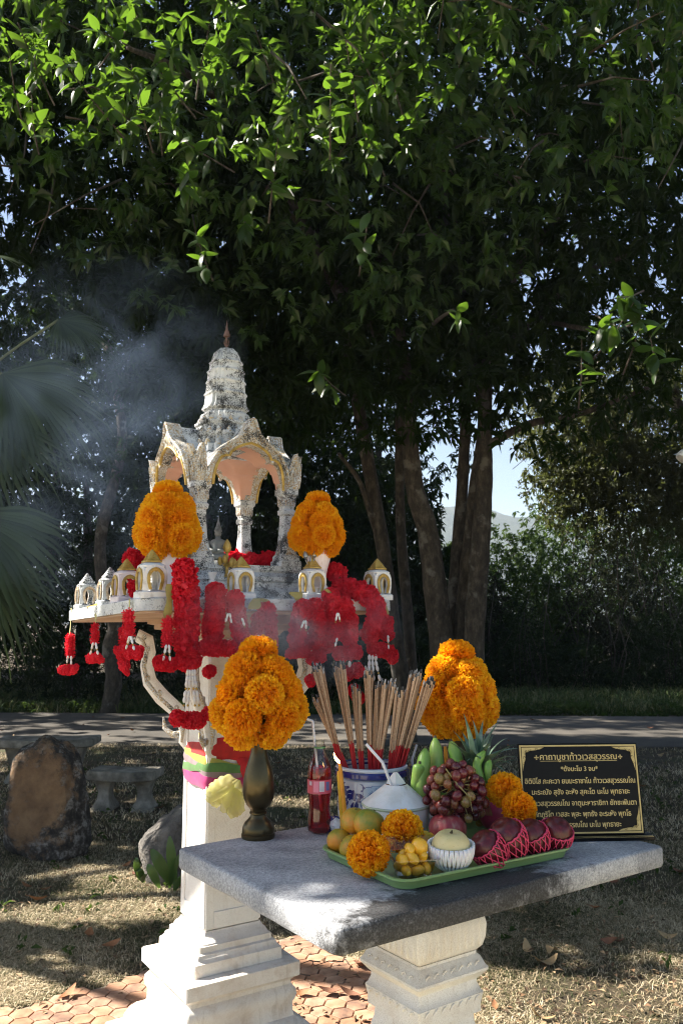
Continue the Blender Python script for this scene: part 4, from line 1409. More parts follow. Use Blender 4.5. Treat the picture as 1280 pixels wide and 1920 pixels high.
# ================================================================== FLOWERS
def flower_mesh(name, mat, n, r0, w0, seed, ruffle=.25, low=-.55, flat=1.0, core=.35, jit=.05):
    """ball of ruffled petals, unit radius; petals are thin curled ribbons"""
    r = np.random.default_rng(seed)
    V, F = [], []
    for i in range(n):
        z = 1 - (1 - low) * (i + .5) / n
        ph = i * 2.399963 + r.normal() * .12
        q = math.sqrt(max(0, 1 - z * z))
        d = Vector((q * math.cos(ph), q * math.sin(ph), z * flat))
        d = (d + Vector(r.normal(size=3)) * .10).normalized() * (1 if flat == 1 else Vector((q, 0, z * flat)).length)
        dn = d.normalized()
        s = dn.cross(Vector((0, 0, 1)) + Vector(r.normal(size=3)) * .35)
        s = s.normalized() if s.length > 1e-3 else Vector((1, 0, 0))
        s = (s * math.cos(r.normal() * .35) + dn.cross(s) * math.sin(r.normal() * .9)).normalized()
        up = s.cross(dn)
        R = d.length * (1 + r.normal() * jit)
        w = w0 * (1 + r.normal() * .18)
        b = len(V)
        tw = r.normal() * .35
        a = dn * core
        m_ = dn * (R * .8) + up * (w * .35 * r.normal())
        t = dn * R + up * (w * (.5 + .4 * r.normal()))
        rf = [r.normal() * ruffle * w for _ in range(4)]
        V += [a - s * w * .25, a + s * w * .25, m_ - s * w * .5 + up * rf[0], m_ + up * rf[1] * .5, m_ + s * w * .5 + up * rf[2],
              t - s * w * .55 - dn * w * .35 + up * rf[2], t - s * w * .22 + dn * w * .12 + up * rf[3], t + dn * w * (.02) - up * w * .15, t + s * w * .25 + dn * w * .1 + up * rf[0], t + s * w * .55 - dn * w * .35 + up * rf[1]]
        F += [(b, b + 1, b + 3), (b, b + 3, b + 2), (b + 1, b + 4, b + 3),
              (b + 2, b + 3, b + 6), (b + 2, b + 6, b + 5), (b + 3, b + 7, b + 6), (b + 3, b + 8, b + 7), (b + 3, b + 4, b + 8), (b + 4, b + 9, b + 8)]
    # inner ball closes the view through
    b = len(V)
    mb = MB(); mb.ball((0, 0, 0), (.66, .66, .66 * flat), 10, 7)
    V += [Vector(p) for p in mb.v]
    me_v = np.array([tuple(p) for p in V])
    tri = []
    for f in mb.f:
        tri += [(f[0] + b, f[1] + b, f[2] + b), (f[0] + b, f[2] + b, f[3] + b)]
    return np_mesh(name, me_v, np.array(F + tri), mat, False)


def petal_mat(name, c1, c2, c3, trw=.3, base=None):
    m, nt, p = new_mat(name)
    g = nt.nodes.new('ShaderNodeNewGeometry')
    oi = nt.nodes.new('ShaderNodeObjectInfo')
    f = math_n(nt, 'ADD', math_n(nt, 'MULTIPLY', g.outputs['Random Per Island'], .5), math_n(nt, 'MULTIPLY', oi.outputs['Random'], .5))
    r = rampnode(nt, [(0, c1), (.5, c2), (1, c3)], f)
    if base:      # petal bases deeper orange; low rims darkened as shade between heads
        v = coords(nt); sz = nt.nodes.new('ShaderNodeSeparateXYZ'); L(nt, v, sz.inputs[0])
        ln = nt.nodes.new('ShaderNodeVectorMath'); ln.operation = 'LENGTH'; L(nt, v, ln.inputs[0])
        k1 = rampnode(nt, [(.0, (1, 1, 1)), (.42, (0, 0, 0))], sz.outputs['Z']).outputs[0]
        k2 = rampnode(nt, [(.62, (1, 1, 1)), (.95, (0, 0, 0))], ln.outputs['Value']).outputs[0]
        cc_ = mix(nt, r.outputs[0], base, math_n(nt, 'MAXIMUM', math_n(nt, 'MULTIPLY', k1, .85), k2))
        r = nt.nodes.new('NodeReroute'); L(nt, cc_, r.inputs[0])
    L(nt, r.outputs[0], p.inputs['Base Color'])
    p.inputs['Roughness'].default_value = .6
    p.inputs['Specular IOR Level'].default_value = .3
    t = nt.nodes.new('ShaderNodeBsdfTranslucent')
    L(nt, r.outputs[0], t.inputs[0])
    ms = nt.nodes.new('ShaderNodeMixShader'); ms.inputs[0].default_value = trw
    L(nt, p.outputs[0], ms.inputs[1]); L(nt, t.outputs[0], ms.inputs[2])
    L(nt, ms.outputs[0], nt.nodes['Material Output'].inputs[0])
    return m


mat_mari = petal_mat('marigold_petal', (.94, .45, .006), (.98, .60, .014), (1.0, .72, .035), .5, (.91, .34, .004))
mat_red = petal_mat('red_cloth_petal', (.62, .010, .025), (.78, .02, .045), (.86, .06, .09), .45)
mari = [flower_mesh('marigold_head', mat_mari, 620, 1, .135, s, .32, -.25, .74, .35, .03) for s in (1, 2, 3)]
redf = [flower_mesh('red_flower', mat_red, 150, 1, .36, s, .25, -.75, .85, .25) for s in (11, 12, 13)]
redfuzz = [flower_mesh('red_tinsel_tube', mat_red, 60, 1, .2, s, .25, -.95, 1, .3) for s in (21,)]


def bouquet(label, c, height, radius, hr, seed, group='marigold bouquets in vases'):
    """egg of marigold heads round the axis; c = point where the stems meet the vase mouth"""
    r = random.Random(seed)
    o = thing('marigold_bouquet', label, 'flower bouquet', c, group)
    c = Vector(c)
    rings = [(1, 1.0, 0.0), (4, .74, .80), (5, .46, 1.16), (6, .16, 1.30), (4, -.02, .85)]
    for k, (n, h, q) in enumerate(rings):
        a0 = r.uniform(0, 6.28)
        for i in range(n):
            a = a0 + 2 * PI * i / n + r.uniform(-.10, .10)
            q2 = q * r.uniform(.92, 1.06)
            zc = hr * .75 + (height - hr * 1.6) * h + r.uniform(-.12, .12) * hr
            rad = max(0, (radius - hr * .95)) * q2
            pos = c + Vector((rad * math.cos(a), rad * math.sin(a), zc))
            dr = Vector((math.cos(a) * q, math.sin(a) * q, (h - .34) * 1.5))
            inst('marigold_head', mari[r.randrange(3)], o, align(pos, dr, hr * r.uniform(.92, 1.05), r.uniform(0, 6)))
    mb = MB()
    for i in range(9):
        a = 2 * PI * i / 9
        mb.tube([c + Vector((.004 * math.cos(a), .004 * math.sin(a), -.05)), c + Vector((.012 * math.cos(a), .012 * math.sin(a), .01)), c + Vector((.04 * math.cos(a), .04 * math.sin(a), height * .4))], .002, 5)
    mb.obj('stem', pm('flower_stem', [(.04, .09, .02), (.07, .13, .03)], 20, .6), o)
    return o


# ------------------------------------------------------------------ vases on the table
def brass_vase(loc, label):
    o = thing('vase', label, 'vase', loc, None)
    MM = Matrix.Translation(loc)
    mb = MB()
    mb.lathe([(.0, 0), (.046, 0), (.0475, .005), (.0475, .011), (.0445, .013), (.0455, .018), (.044, .03), (.038, .042), (.029, .051), (.0235, .057), (.022, .063), (.025, .066), (.025, .069), (.022, .072), (.0255, .08)], 36, M=MM, cap0=False, cap1=False)
    mb.obj('foot', M['brass'], o, sharp=30)
    mb = MB()
    mb.lathe([(.0255, .08), (.035, .09), (.0425, .108), (.0455, .13), (.044, .155), (.038, .185), (.030, .21), (.0235, .232), (.0205, .25), (.021, .262), (.0245, .272), (.0235, .273), (.018, .262), (.017, .23)], 36, M=MM, cap0=False, cap1=False)
    mb.obj('body', M['brass'], o, sharp=30)
    return o


V1 = PZ(484, 1570, TZ)
brass_vase(V1, 'dark bronze vase of marigolds standing alone at the left end of the table')
bouquet('tall orange marigold bouquet in the bronze vase at the left end of the table', V1 + Vector((-.006, 0, .262)), .30, .130, .056, 3)
V2 = Vector((.385, 2.745, TZ))
brass_vase(V2, 'bronze vase hidden behind the bananas and pineapple leaves, holding marigolds')
bouquet('orange marigold bouquet behind the bananas and pineapple crown on the table', V2 + Vector((-.015, 0, .245)), .295, .126, .058, 5)

# white vases on the spirit house slab
def white_vase(x, y, D, label, zb=None):
    b = PD(x, y, D)
    o = thing('vase', label, 'vase', b)
    mb = MB()
    mb.lathe([(0, 0), (.033, 0), (.034, .004), (.028, .012), (.024, .03), (.030, .06), (.041, .10), (.047, .13), (.044, .132), (.02, .10)], 28, M=Matrix.Translation(b), cap0=False, cap1=False)
    mb.obj('body', M['glaze_pink'], o)
    mb = MB(); mb.lathe([(.0455, .124), (.049, .129), (.049, .134), (.044, .134)], 28, M=Matrix.Translation(b), cap0=False, cap1=False)
    mb.obj('rim', M['glaze_pink'], o)
    return b


B3 = white_vase(312, 1112, 2.86, 'pinkish white vase on the slab holding marigolds beside the left column')
bouquet('faded orange marigold bouquet in a white vase beside the left column of the spirit house', B3 + Vector((-.003, 0, .122)), .27, .112, .054, 8)
B4 = white_vase(597, 1103, 3.03, 'white vase behind a miniature shrine, holding marigolds right of the columns')
bouquet('orange marigold bouquet in a white vase right of the spirit house columns', B4 + Vector((-.004, 0, .12)), .235, .100, .047, 9)

# ------------------------------------------------------------------ soda bottle
SB = PZ(598, 1566, TZ) + Vector((0, .028, 0))
bott = thing('soda_bottle', 'clear plastic bottle of red soda with green cap ring and pink label', 'bottle', SB)
SM_ = Matrix.Translation(SB)
bprof = [(.024, .002), (.0325, .008), (.0345, .02), (.0335, .04), (.030, .062), (.0295, .078), (.032, .098), (.0345, .11), (.0345, .112), (.034, .114), (.034, .150), (.0345, .152), (.0345, .165), (.032, .185), (.026, .204), (.0185, .220), (.0145, .232), (.0135, .238)]


def film_mat(name, tint, gl=.12, rough=.05):
    m, nt, p = new_mat(name)
    t = nt.nodes.new('ShaderNodeBsdfTransparent'); t.inputs[0].default_value = (*tint, 1)
    g = nt.nodes.new('ShaderNodeBsdfGlossy'); g.inputs['Roughness'].default_value = rough
    lw = nt.nodes.new('ShaderNodeLayerWeight'); lw.inputs[0].default_value = .35
    ms = nt.nodes.new('ShaderNodeMixShader')
    L(nt, math_n(nt, 'ADD', math_n(nt, 'MULTIPLY', lw.outputs['Fresnel'], .8), gl * .3), ms.inputs[0])
    L(nt, t.outputs[0], ms.inputs[1]); L(nt, g.outputs[0], ms.inputs[2])
    L(nt, ms.outputs[0], nt.nodes['Material Output'].inputs[0])
    return m


M['pet'] = film_mat('clear_plastic', (.93, .94, .95))
foot = lambda r, z, a: r * (1 + (.0 if z > .03 else -.13 * (1 - z / .03) * max(0, math.cos(5 * a))))
mb = MB(); mb.lathe(bprof, 40, M=SM_, cap1=False, fn=foot); mb.obj('body', M['pet'], bott, sharp=0)
m, nt, p = new_mat('red_soda')
p.inputs['Base Color'].default_value = (.75, .012, .03, 1)
p.inputs['Transmission Weight'].default_value = .82
p.inputs['IOR'].default_value = 1.2
p.inputs['Roughness'].default_value = .03
mb = MB()
lq = [(r * .955, z + .002) for r, z in bprof if z < .178] + [(.0318, .183), (.0001, .183)]
mb.lathe(lq, 40, M=SM_, cap1=False, fn=foot); mb.obj('drink', m, bott, sharp=30)
mb = MB(); mb.lathe([(.0352, .113), (.0352, .151)], 40, M=SM_, cap0=False, cap1=False)
lab = mb.obj('label', pm('pink_label_film', [(.55, .05, .10), (.68, .12, .18)], 20, .35), bott)
to_cam = math.atan2(-SB.y, -SB.x)
for a0, a1, z0, z1, col in ((-.02, .42, .120, .148, (.62, .60, .66)), (-.52, -.08, .118, .148, (.72, .22, .32)), (.55, .9, .122, .146, (.12, .16, .42)), (-.95, -.65, .136, .147, (.6, .5, .55)), (-.95, -.62, .119, .131, (.65, .1, .12))):
    mb = MB()
    rr = []
    for z in (z0, z1):
        rr.append([(.0355 * math.cos(to_cam + a0 + (a1 - a0) * k / 6), .0355 * math.sin(to_cam + a0 + (a1 - a0) * k / 6), z) for k in range(7)])
    mb.rings(rr, M=SM_, close=False, cap0=False, cap1=False)
    mb.obj('label_panel', pm('label_print', [col, tuple(min(1, c * 1.1) for c in col)], 30, .4), lab)
    if a0 == -.02:
        mb = MB()
        for k in range(8):      # lines of tiny print, too small to read
            z = z1 - .003 - .003 * k
            rr = [[(.0357 * math.cos(to_cam + a0 + .03 + (a1 - a0 - .06) * q / 6), .0357 * math.sin(to_cam + a0 + .03 + (a1 - a0 - .06) * q / 6), zz) for q in range(7)] for zz in (z - .0008, z)]
            mb.rings(rr, M=SM_, close=False, cap0=False, cap1=False)
        mb.obj('fine_print', pm('grey_print', [(.3, .3, .36), (.36, .36, .42)], 30, .5), lab)
mb = MB(); mb.lathe([(.0142, .236), (.0142, .240), (.0172, .2405), (.0172, .2435), (.0135, .244), (.0135, .258), (.0130, .258)], 28, M=SM_, cap0=False, cap1=False)
mb.lathe([(.0145, .2365), (.0172, .2365), (.0172, .2395), (.0145, .2395)], 28, 1, SM_)
mb.obj('neck', [film_mat('plastic_neck', (.85, .86, .85)), pm('green_cap_ring', [(.10, .30, .12), (.13, .36, .15)], 20, .4)], bott)


def straw(pts, label, r=.0036):
    mb = MB()
    P = [Vector(p) for p in pts]
    d, rr_ = [], []
    for i in range(len(P) - 1):
        n = 8
        for k in range(n):
            d.append(P[i].lerp(P[i + 1], k / n)); rr_.append(r)
    d.append(P[-1]); rr_.append(r)
    mb.tube(d, rr_, 12, cap=False)
    mb.tube(d, [q * .85 for q in rr_], 12, cap=False)
    if len(P) > 2:      # pleats of the bend
        q = P[1]
        for k in range(-4, 5):
            e = (P[0] - P[1]).normalized() if k < 0 else (P[2] - P[1]).normalized()
            c = q + e * abs(k) * .0022
            mb.tube([c - e * .0006, c, c + e * .0006], [r, r * 1.22, r], 10, cap=False)
    return tag(mb.obj('drinking_straw', M['straw'], sharp=0), label, 'straw', 'white drinking straws')


straw([SB + Vector((.006, 0, .06)), PD(586, 1352, SB.y), PD(560, 1343, SB.y - .01)], 'bent white straw sticking out of the red soda bottle')

# ------------------------------------------------------------------ blue and white incense pot
PO = Vector((.0905, 2.60, TZ))
PMX = Matrix.Translation(PO)
pot = thing('incense_pot', 'blue and white porcelain incense pot painted with flowers and full of joss sticks', 'incense pot', PO)
m, nt, p = new_mat('porcelain_glaze')
v = coords(nt)
sx = nt.nodes.new('ShaderNodeSeparateXYZ'); L(nt, v, sx.inputs[0])
L(nt, rampnode(nt, [(.4, (.50, .56, .66)), (.6, (.62, .67, .75))], noise(nt, v, 9, 3)).outputs[0], p.inputs['Base Color'])
p.inputs['Roughness'].default_value = .16; p.inputs['Coat Weight'].default_value = .4
M['porcelain'] = m
M['cobalt'] = pm('cobalt_glaze', [(.010, .016, .13), (.02, .035, .22)], 40, .17, coat=.4)
M['cobalt_line'] = pm('cobalt_line', [(.03, .06, .22), (.05, .08, .28)], 40, .2, coat=.4)
M['pale_blue'] = pm('pale_blue_wash', [(.30, .42, .55), (.40, .52, .64)], 25, .18, coat=.4)
pr = lambda z: .099 + .004 * math.sin(PI * min(1, max(0, (z - .0) / .14)))
mb = MB(); mb.lathe([(0, .0), (.084, 0), (.090, .006), (.096, .02)] + [(pr(.02 + .01 * k), .02 + .01 * k) for k in range(1, 12)] + [(.099, .138), (.096, .142)], 64, M=PMX, cap0=False, cap1=False)
mb.obj('body', M['porcelain'], pot, sharp=30)
mb = MB(); mb.lathe([(.096, .141), (.104, .1435), (.110, .149), (.110, .160), (.1065, .1645), (.104, .166)], 64, M=PMX, cap0=False, cap1=False)
mb.obj('blue_collar', M['cobalt'], pot, sharp=30)
mb = MB(); mb.lathe([(.1065, .1652), (.1085, .169), (.1075, .173), (.1025, .1755), (.0985, .175), (.095, .171), (.093, .15), (.092, .10)], 64, M=PMX, cap0=False, cap1=False)
mb.obj('rim', M['porcelain'], pot, sharp=30)
mb = MB(); mb.lathe([(.1000, .1762), (.0958, .1728), (.0935, .160)], 64, M=PMX, cap0=False, cap1=False)
mb.obj('rim_line', M['cobalt'], pot)
mb = MB(); mb.lathe([(.0001, .152), (.05, .151), (.0935, .148)], 40, M=PMX, cap0=False, cap1=False)
mb.obj('ash', M['ash'], pot)
PT0 = math.atan2(-PO.y, -PO.x)


def on_pot(a, z, e):
    r = pr(z) + e
    return (r * math.cos(PT0 + a), r * math.sin(PT0 + a), z)


def pot_patch(mb, pts, e, n=6):
    """pts: outline in (metres along the wall, z); fan of the outline lifted e off the wall"""
    cx, cz = sum(p_[0] for p_ in pts) / len(pts), sum(p_[1] for p_ in pts) / len(pts)
    rings_ = []
    for k in range(n):
        t = 1 - k / n
        rings_.append([on_pot((cx + (x - cx) * t) / .1, cz + (z - cz) * t, e) for x, z in pts])
    rings_.append([on_pot(cx / .1, cz, e)] * len(pts))
    mb.rings(rings_, M=PMX, cap0=False, cap1=False)


def petal_outline(c, ang, l, w, n=14):
    out = []
    for k in range(n):
        t = 2 * PI * k / n
        u_ = (1 - math.cos(t)) / 2
        x, y = l * u_, w * .5 * math.sin(t) * (u_ ** .35 + .1)
        out.append((c[0] + x * math.cos(ang) - y * math.sin(ang), c[1] + x * math.sin(ang) + y * math.cos(ang)))
    return out


edge_b, wash_b, leaf_b, vein_b = MB(), MB(), MB(), MB()
for fi, (cx, cz, sc) in enumerate(((.024, .088, 1.12), (.20, .08, .95), (-.19, .07, .9), (.32, .07, .8))):
    for (n_, l, w, a0, e) in ((8, .052, .036, 0.2, .0004), (6, .032, .024, .5, .0010), (5, .016, .014, .1, .0016)):
        for k in range(n_):
            a = a0 + 2 * PI * k / n_
            ou = [(x, min(.130, max(.012, z))) for x, z in petal_outline((cx, cz), a, l * sc, w * sc)]
            pot_patch(edge_b, ou, e)
            ou2 = [(x, min(.129, max(.013, z))) for x, z in petal_outline((cx + .002 * math.cos(a), cz + .002 * math.sin(a)), a, (l - .0035) * sc, (w - .003) * sc)]
            pot_patch(wash_b, ou2, e + .0003)
            for q in range(-2, 3):
                a2 = a + q * .13
                p0 = (cx + l * .4 * math.cos(a2), cz + l * .4 * math.sin(a2)); p1 = (cx + l * .75 * math.cos(a2), cz + l * .75 * math.sin(a2))
                if .02 < p1[1] < .125:
                    vein_b.tube([on_pot(p0[0] / .1, p0[1], e + .0004), on_pot(p1[0] / .1, p1[1], e + .0004)], .0004, 4, M=PMX)
r5 = random.Random(5)
flowers_at = ((.024, .088), (.20, .08), (-.19, .07), (.32, .07))
for k in range(560):
    x, z = r5.uniform(-.31, .40), r5.uniform(.012, .132)
    if min(math.hypot(x - a, z - b) for a, b in flowers_at) < .056: continue
    a = r5.uniform(0, 6.28)
    l = r5.uniform(.014, .026)
    ou = [(x_, min(.133, max(.008, z_))) for x_, z_ in petal_outline((x, z), a, l, l * .5, 10)]
    pot_patch(leaf_b, ou, .0003, 3)
leaf_b.obj('painted_leaf', M['cobalt'], pot, sharp=0)
fl = edge_b.obj('painted_flower', M['cobalt_line'], pot, sharp=0)
wash_b.obj('petal_wash', M['pale_blue'], fl, sharp=0)
vein_b.obj('petal_vein', M['cobalt_line'], fl, sharp=0)

# incense sticks, one object each: mesh of unit length along z, burnt tip and red end as parts
mb = MB(); mb.tube([(0, 0, .34), (0, 0, .99)], .0027, 7); stick_me = mb.mesh('incense_stick', pm('incense_powder', [(.32, .19, .11), (.46, .30, .19), (.56, .39, .26)], 30, .9, .4, 300, .001, objrnd=.5))
mb = MB(); mb.tube([(0, 0, .985), (.0003, 0, 1.012), (.0012, .0004, 1.028)], [.0026, .0027, .0012], 7); tip_me = mb.mesh('burnt_tip', pm('burnt_ash_tip', [(.03, .03, .03), (.10, .10, .10), (.38, .38, .38)], 90, .95, objrnd=.6))
mb = MB(); mb.tube([(0, 0, 0), (0, 0, .34)], .0022, 6); red_me = mb.mesh('red_end', pm('red_dyed_bamboo', [(.36, .008, .014), (.50, .012, .02)], 30, .6))


def bundle(base, tip, n, sp0, sp1, label, seed):
    r = random.Random(seed)
    for i in range(int(n * 2.1)):
        b = PO + Vector((0, 0, .125)) + (PD(base[0], base[1], PO.y) - PD(695, 1420, PO.y)) * 1.0
        b.z = PO.z + .125
        b += Vector((r.uniform(-1, 1) * sp0, r.uniform(-1.3, 1.3) * sp0, 0))
        t = PD(tip[0] + r.uniform(-1, 1) * sp1, tip[1] + r.uniform(-1, 1) * 9, PO.y + (b.y - PO.y) * 1.3 + r.uniform(-.02, .02))
        d = t - b
        ln = d.length
        o = inst('incense_stick', stick_me, None, align(b, d, (1, 1, ln), r.uniform(0, 6)))
        tag(o, label, 'incense stick', label.replace('tan incense stick', 'sticks'))
        for nm_, me in (('burnt_tip', tip_me), ('red_end', red_me)):
            c_ = bpy.data.objects.new(nm_, me); COL.objects.link(c_); c_.parent = o
            if nm_ == 'burnt_tip':
                c_.scale = (1, 1, 1)


bundle((645, 1405), (596, 1254), 16, .006, 11, 'tan incense stick in the bundle leaning far left, tips highest on that side', 1)
bundle((658, 1408), (593, 1314), 8, .006, 7, 'tan incense stick in the shorter bundle leaning lowest to the left', 2)
bundle((668, 1405), (636, 1252), 11, .006, 11, 'tan incense stick in the second tall bundle from the left', 3)
bundle((678, 1410), (668, 1292), 9, .007, 9, 'tan incense stick in the short upright bundle left of centre', 4)
bundle((694, 1408), (692, 1262), 11, .006, 9, 'tan incense stick in the tall upright bundle in the middle of the pot', 5)
bundle((700, 1412), (722, 1285), 24, .012, 19, 'tan incense stick in the crowded bundle just right of the middle', 6)
bundle((728, 1408), (752, 1300), 9, .008, 12, 'tan incense stick in the low bundle between the crowded and the right ones', 7)
bundle((733, 1405), (778, 1268), 15, .008, 12, 'tan incense stick in the tall bundle leaning right', 8)
bundle((742, 1410), (803, 1280), 14, .008, 11, 'tan incense stick in the bundle leaning furthest right', 9)

# ------------------------------------------------------------------ candles
m, nt, p = new_mat('flame')
e = nt.nodes.new('ShaderNodeEmission'); e.inputs[0].default_value = (1, .62, .22, 1); e.inputs[1].default_value = 9
L(nt, e.outputs[0], nt.nodes['Material Output'].inputs[0]); M['flame'] = m
M['wax'] = pm('orange_wax', [(.72, .26, .012), (.80, .34, .02)], 20, .45, sss=.3)
M['wax_y'] = pm('yellow_wax', [(.75, .42, .02), (.80, .5, .04)], 20, .45, sss=.3)


def candle(b, t, r, mat, label, lit):
    b, t = Vector(b), Vector(t)
    o = thing('candle', label, 'candle', b, 'orange candles round the incense pot')
    mb = MB(); mb.tube([b, b.lerp(t, .5), b.lerp(t, .93), t], [r, r * .97, r * .92, r * .62], 14)
    mb.obj('wax', mat, o)
    mb = MB(); mb.tube([t - Vector((0, 0, .002)), t + Vector((-.001, 0, .008))], .0008, 5); mb.obj('wick', M['black_gloss'], o)
    if lit:
        mb = MB()
        pts = [t + Vector((0, 0, .004)), t + Vector((-.004, 0, .009)), t + Vector((-.011, 0, .016)), t + Vector((-.016, 0, .027)), t + Vector((-.017, 0, .034))]
        mb.tube(pts, [.0012, .0040, .0036, .0018, .0003], 10); mb.obj('flame', M['flame'], o)


cb = PZ(651, 1572, TZ)
candle(cb, PD(637, 1434, cb.y), .0062, M['wax'], 'lit orange taper candle leaning against the front of the blue and white pot', True)
candle(cb + Vector((-.012, .045, 0)), PD(634, 1446, cb.y + .03), .0055, M['wax_y'], 'yellow candle half hidden behind the lit orange candle', False)
cb3 = Vector((.335, 2.66, TZ))
candle(cb3, PD(834, 1400, 2.66), .007, M['wax'], 'orange candle behind the bananas below the marigold bouquet', False)

# crumpled wrapper at the candle's foot
wp = PZ(630, 1566, TZ) + Vector((0, .03, 0))
o = thing('crumpled_wrapper', 'small crumpled blue and white wrapper at the foot of the lit candle', 'wrapper', wp)
r6 = random.Random(6)
for c, rr_, mt, nm_ in ((wp + Vector((-.006, 0, .022)), (.026, .016, .022), M['cobalt'], 'blue_side'), (wp + Vector((.0, -.012, .024)), (.017, .010, .017), M['glaze'], 'white_side')):
    mb = MB(); mb.ball(c, rr_, 12, 8, fn=lambda d: 1 + r6.uniform(-.25, .25)); mb.obj(nm_, mt, o, flat=True)
rb = PZ(604, 1564, TZ) + Vector((.02, .03, .01))

# ------------------------------------------------------------------ tumbler with straw
gb_ = Vector((.228, 2.66, TZ))
gl = thing('drinking_glass', 'clear plastic cup of water with a straw between incense pot and bananas', 'cup', gb_)
mb = MB(); mb.lathe([(.022, .001), (.0245, .004), (.029, .12), (.0305, .1605), (.0315, .162)], 30, M=Matrix.Translation(gb_), cap1=False); mb.obj('cup', M['pet'], gl, sharp=30)
m, nt, p = new_mat('water')
p.inputs['Base Color'].default_value = (.9, .93, .95, 1); p.inputs['Transmission Weight'].default_value = .95; p.inputs['IOR'].default_value = 1.15; p.inputs['Roughness'].default_value = .02
mb = MB(); mb.lathe([(.021, .003), (.0235, .006), (.0275, .115), (.0001, .115)], 30, M=Matrix.Translation(gb_), cap1=False); mb.obj('water', m, gl, sharp=30)
mb = MB(); mb.lathe([(.0315, .158), (.0335, .160), (.0335, .164), (.0300, .1645), (.0298, .160)], 30, M=Matrix.Translation(gb_), cap0=False, cap1=False); mb.obj('rim', film_mat('cup_rim', (.75, .78, .8), .5), gl, sharp=30)
straw([gb_ + Vector((-.004, 0, .02)), PD(772, 1425, 2.65), PD(781, 1396, 2.65)], 'short white straw standing in the clear plastic cup')

# ------------------------------------------------------------------ green tray
y0 = PZ(754, 1670, TZ + .004); y1 = PZ(1068, 1604, TZ + .004); y2 = PZ(612, 1602, TZ + .004)
yu = (y1 - y0).normalized(); yv = Vector((-yu.y, yu.x, 0))
yW, yD = (y1 - y0).length, (y2 - y0).dot(yv)
yC = y0 + yu * yW / 2 + yv * yD / 2
YM = Matrix.Translation((yC.x, yC.y, TZ)) @ Matrix.Rotation(math.atan2(yu.y, yu.x), 4, 'Z')
tray = thing('serving_tray', 'sage green rectangular tray heaped with fruit and flowers', 'tray', yC)


def rr2(w, d, r, z, n=8):
    return [(sx_ * (w / 2 - r) + r * math.cos(math.radians(a0 + 90 * k / n)), sy_ * (d / 2 - r) + r * math.sin(math.radians(a0 + 90 * k / n)), z) for sx_, sy_, a0 in ((1, 1, 0), (-1, 1, 90), (-1, -1, 180), (1, -1, 270)) for k in range(n + 1)]


mb = MB()
mb.rings([rr2(yW, yD, .035, .003), rr2(yW + .012, yD + .012, .038, .018), rr2(yW + .020, yD + .020, .042, .0205), rr2(yW + .026, yD + .026, .044, .0225), rr2(yW + .026, yD + .026, .044, .0265), rr2(yW + .018, yD + .018, .042, .0275), rr2(yW + .004, yD + .004, .038, .0255), rr2(yW - .008, yD - .008, .034, .008), rr2(yW - .02, yD - .02, .03, .006)], M=YM)
mb.obj('body', M['green_tray'], tray, sharp=40)
TB = TZ + .007


def at_h(x, y, h):
    return PZ(x, y, TB + h)


# mandarins
m, nt, p = new_mat('green_orange_peel')
v = coords(nt); sx = nt.nodes.new('ShaderNodeSeparateXYZ'); L(nt, v, sx.inputs[0])
oi = nt.nodes.new('ShaderNodeObjectInfo')
f = math_n(nt, 'ADD', noise(nt, v, 1.2, 4), math_n(nt, 'ADD', math_n(nt, 'MULTIPLY', sx.outputs['Z'], .22), math_n(nt, 'MULTIPLY', math_n(nt, 'SUBTRACT', oi.outputs['Random'], .5), .25)))
c = rampnode(nt, [(.35, (.62, .24, .015)), (.55, (.42, .27, .02)), (.8, (.16, .22, .02))], f).outputs[0]
sp = rampnode(nt, [(.0, (.3, .3, .2)), (.09, (1, 1, 1))]); vo = nt.nodes.new('ShaderNodeTexVoronoi'); vo.inputs['Scale'].default_value = 6; L(nt, v, vo.inputs['Vector']); L(nt, vo.outputs['Distance'], sp.inputs[0])
L(nt, mix(nt, c, sp.outputs[0], .8, 'MULTIPLY'), p.inputs['Base Color'])
p.inputs['Roughness'].default_value = .33; p.inputs['Subsurface Weight'].default_value = .08
bumpn(nt, p, noise(nt, v, 24, 3), .25, .03)
M['mandarin'] = m
mb = MB(); mb.ball((0, 0, 0), (1, 1, .9), 28, 18, fn=lambda d: 1 - .10 * max(0, d.z - .82) * 3); man_me = mb.mesh('mandarin', M['mandarin'], 0)
mb = MB(); mb.ball((0, 0, .875), (.09, .09, .03), 8, 5); button_me = mb.mesh('stem_button', pm('fruit_button', [(.1, .1, .04), (.16, .14, .06)], 20, .7))
for (x, y, h, r_, lb, rt) in ((637, 1577, .033, .034, 'yellow green mandarin at the outer left end of the tray, lowest of the pile', .5), (657, 1589, .032, .031, 'orange mandarin tucked behind the lower loose marigold', .9),
                          (665, 1539, .083, .036, 'upper left mandarin of the pile, greenest, behind the others', .2), (692, 1545, .083, .041, 'large greenish orange mandarin on top of the pile beside the marigold', .4),
                          (797, 1578, .028, .030, 'orange fruit mostly hidden between coconut, marigold and pear', .3)):
    o = inst('mandarin', man_me, None, TRS(at_h(x, y, h), (rt, rt * .7 - .3, rt * 5), r_))
    tag(o, lb, 'mandarin', 'mandarins on the tray')
    c_ = bpy.data.objects.new('stem_button', button_me); COL.objects.link(c_); c_.parent = o


def loose_marigold(x, y, h, r_, d, label, k):
    o = inst('marigold', mari[k], None, align(at_h(x, y, h), d, r_, k))
    tag(o, label, 'marigold', 'loose marigold heads on the tray')
    mb = MB(); mb.lathe([(.0, -.95), (.18, -.9), (.3, -.6), (.42, -.45)], 9, cap1=False)
    c_ = bpy.data.objects.new('calyx', mb.mesh('calyx', pm('green_calyx', [(.06, .13, .03), (.1, .18, .04)], 6, .6))); COL.objects.link(c_); c_.parent = o


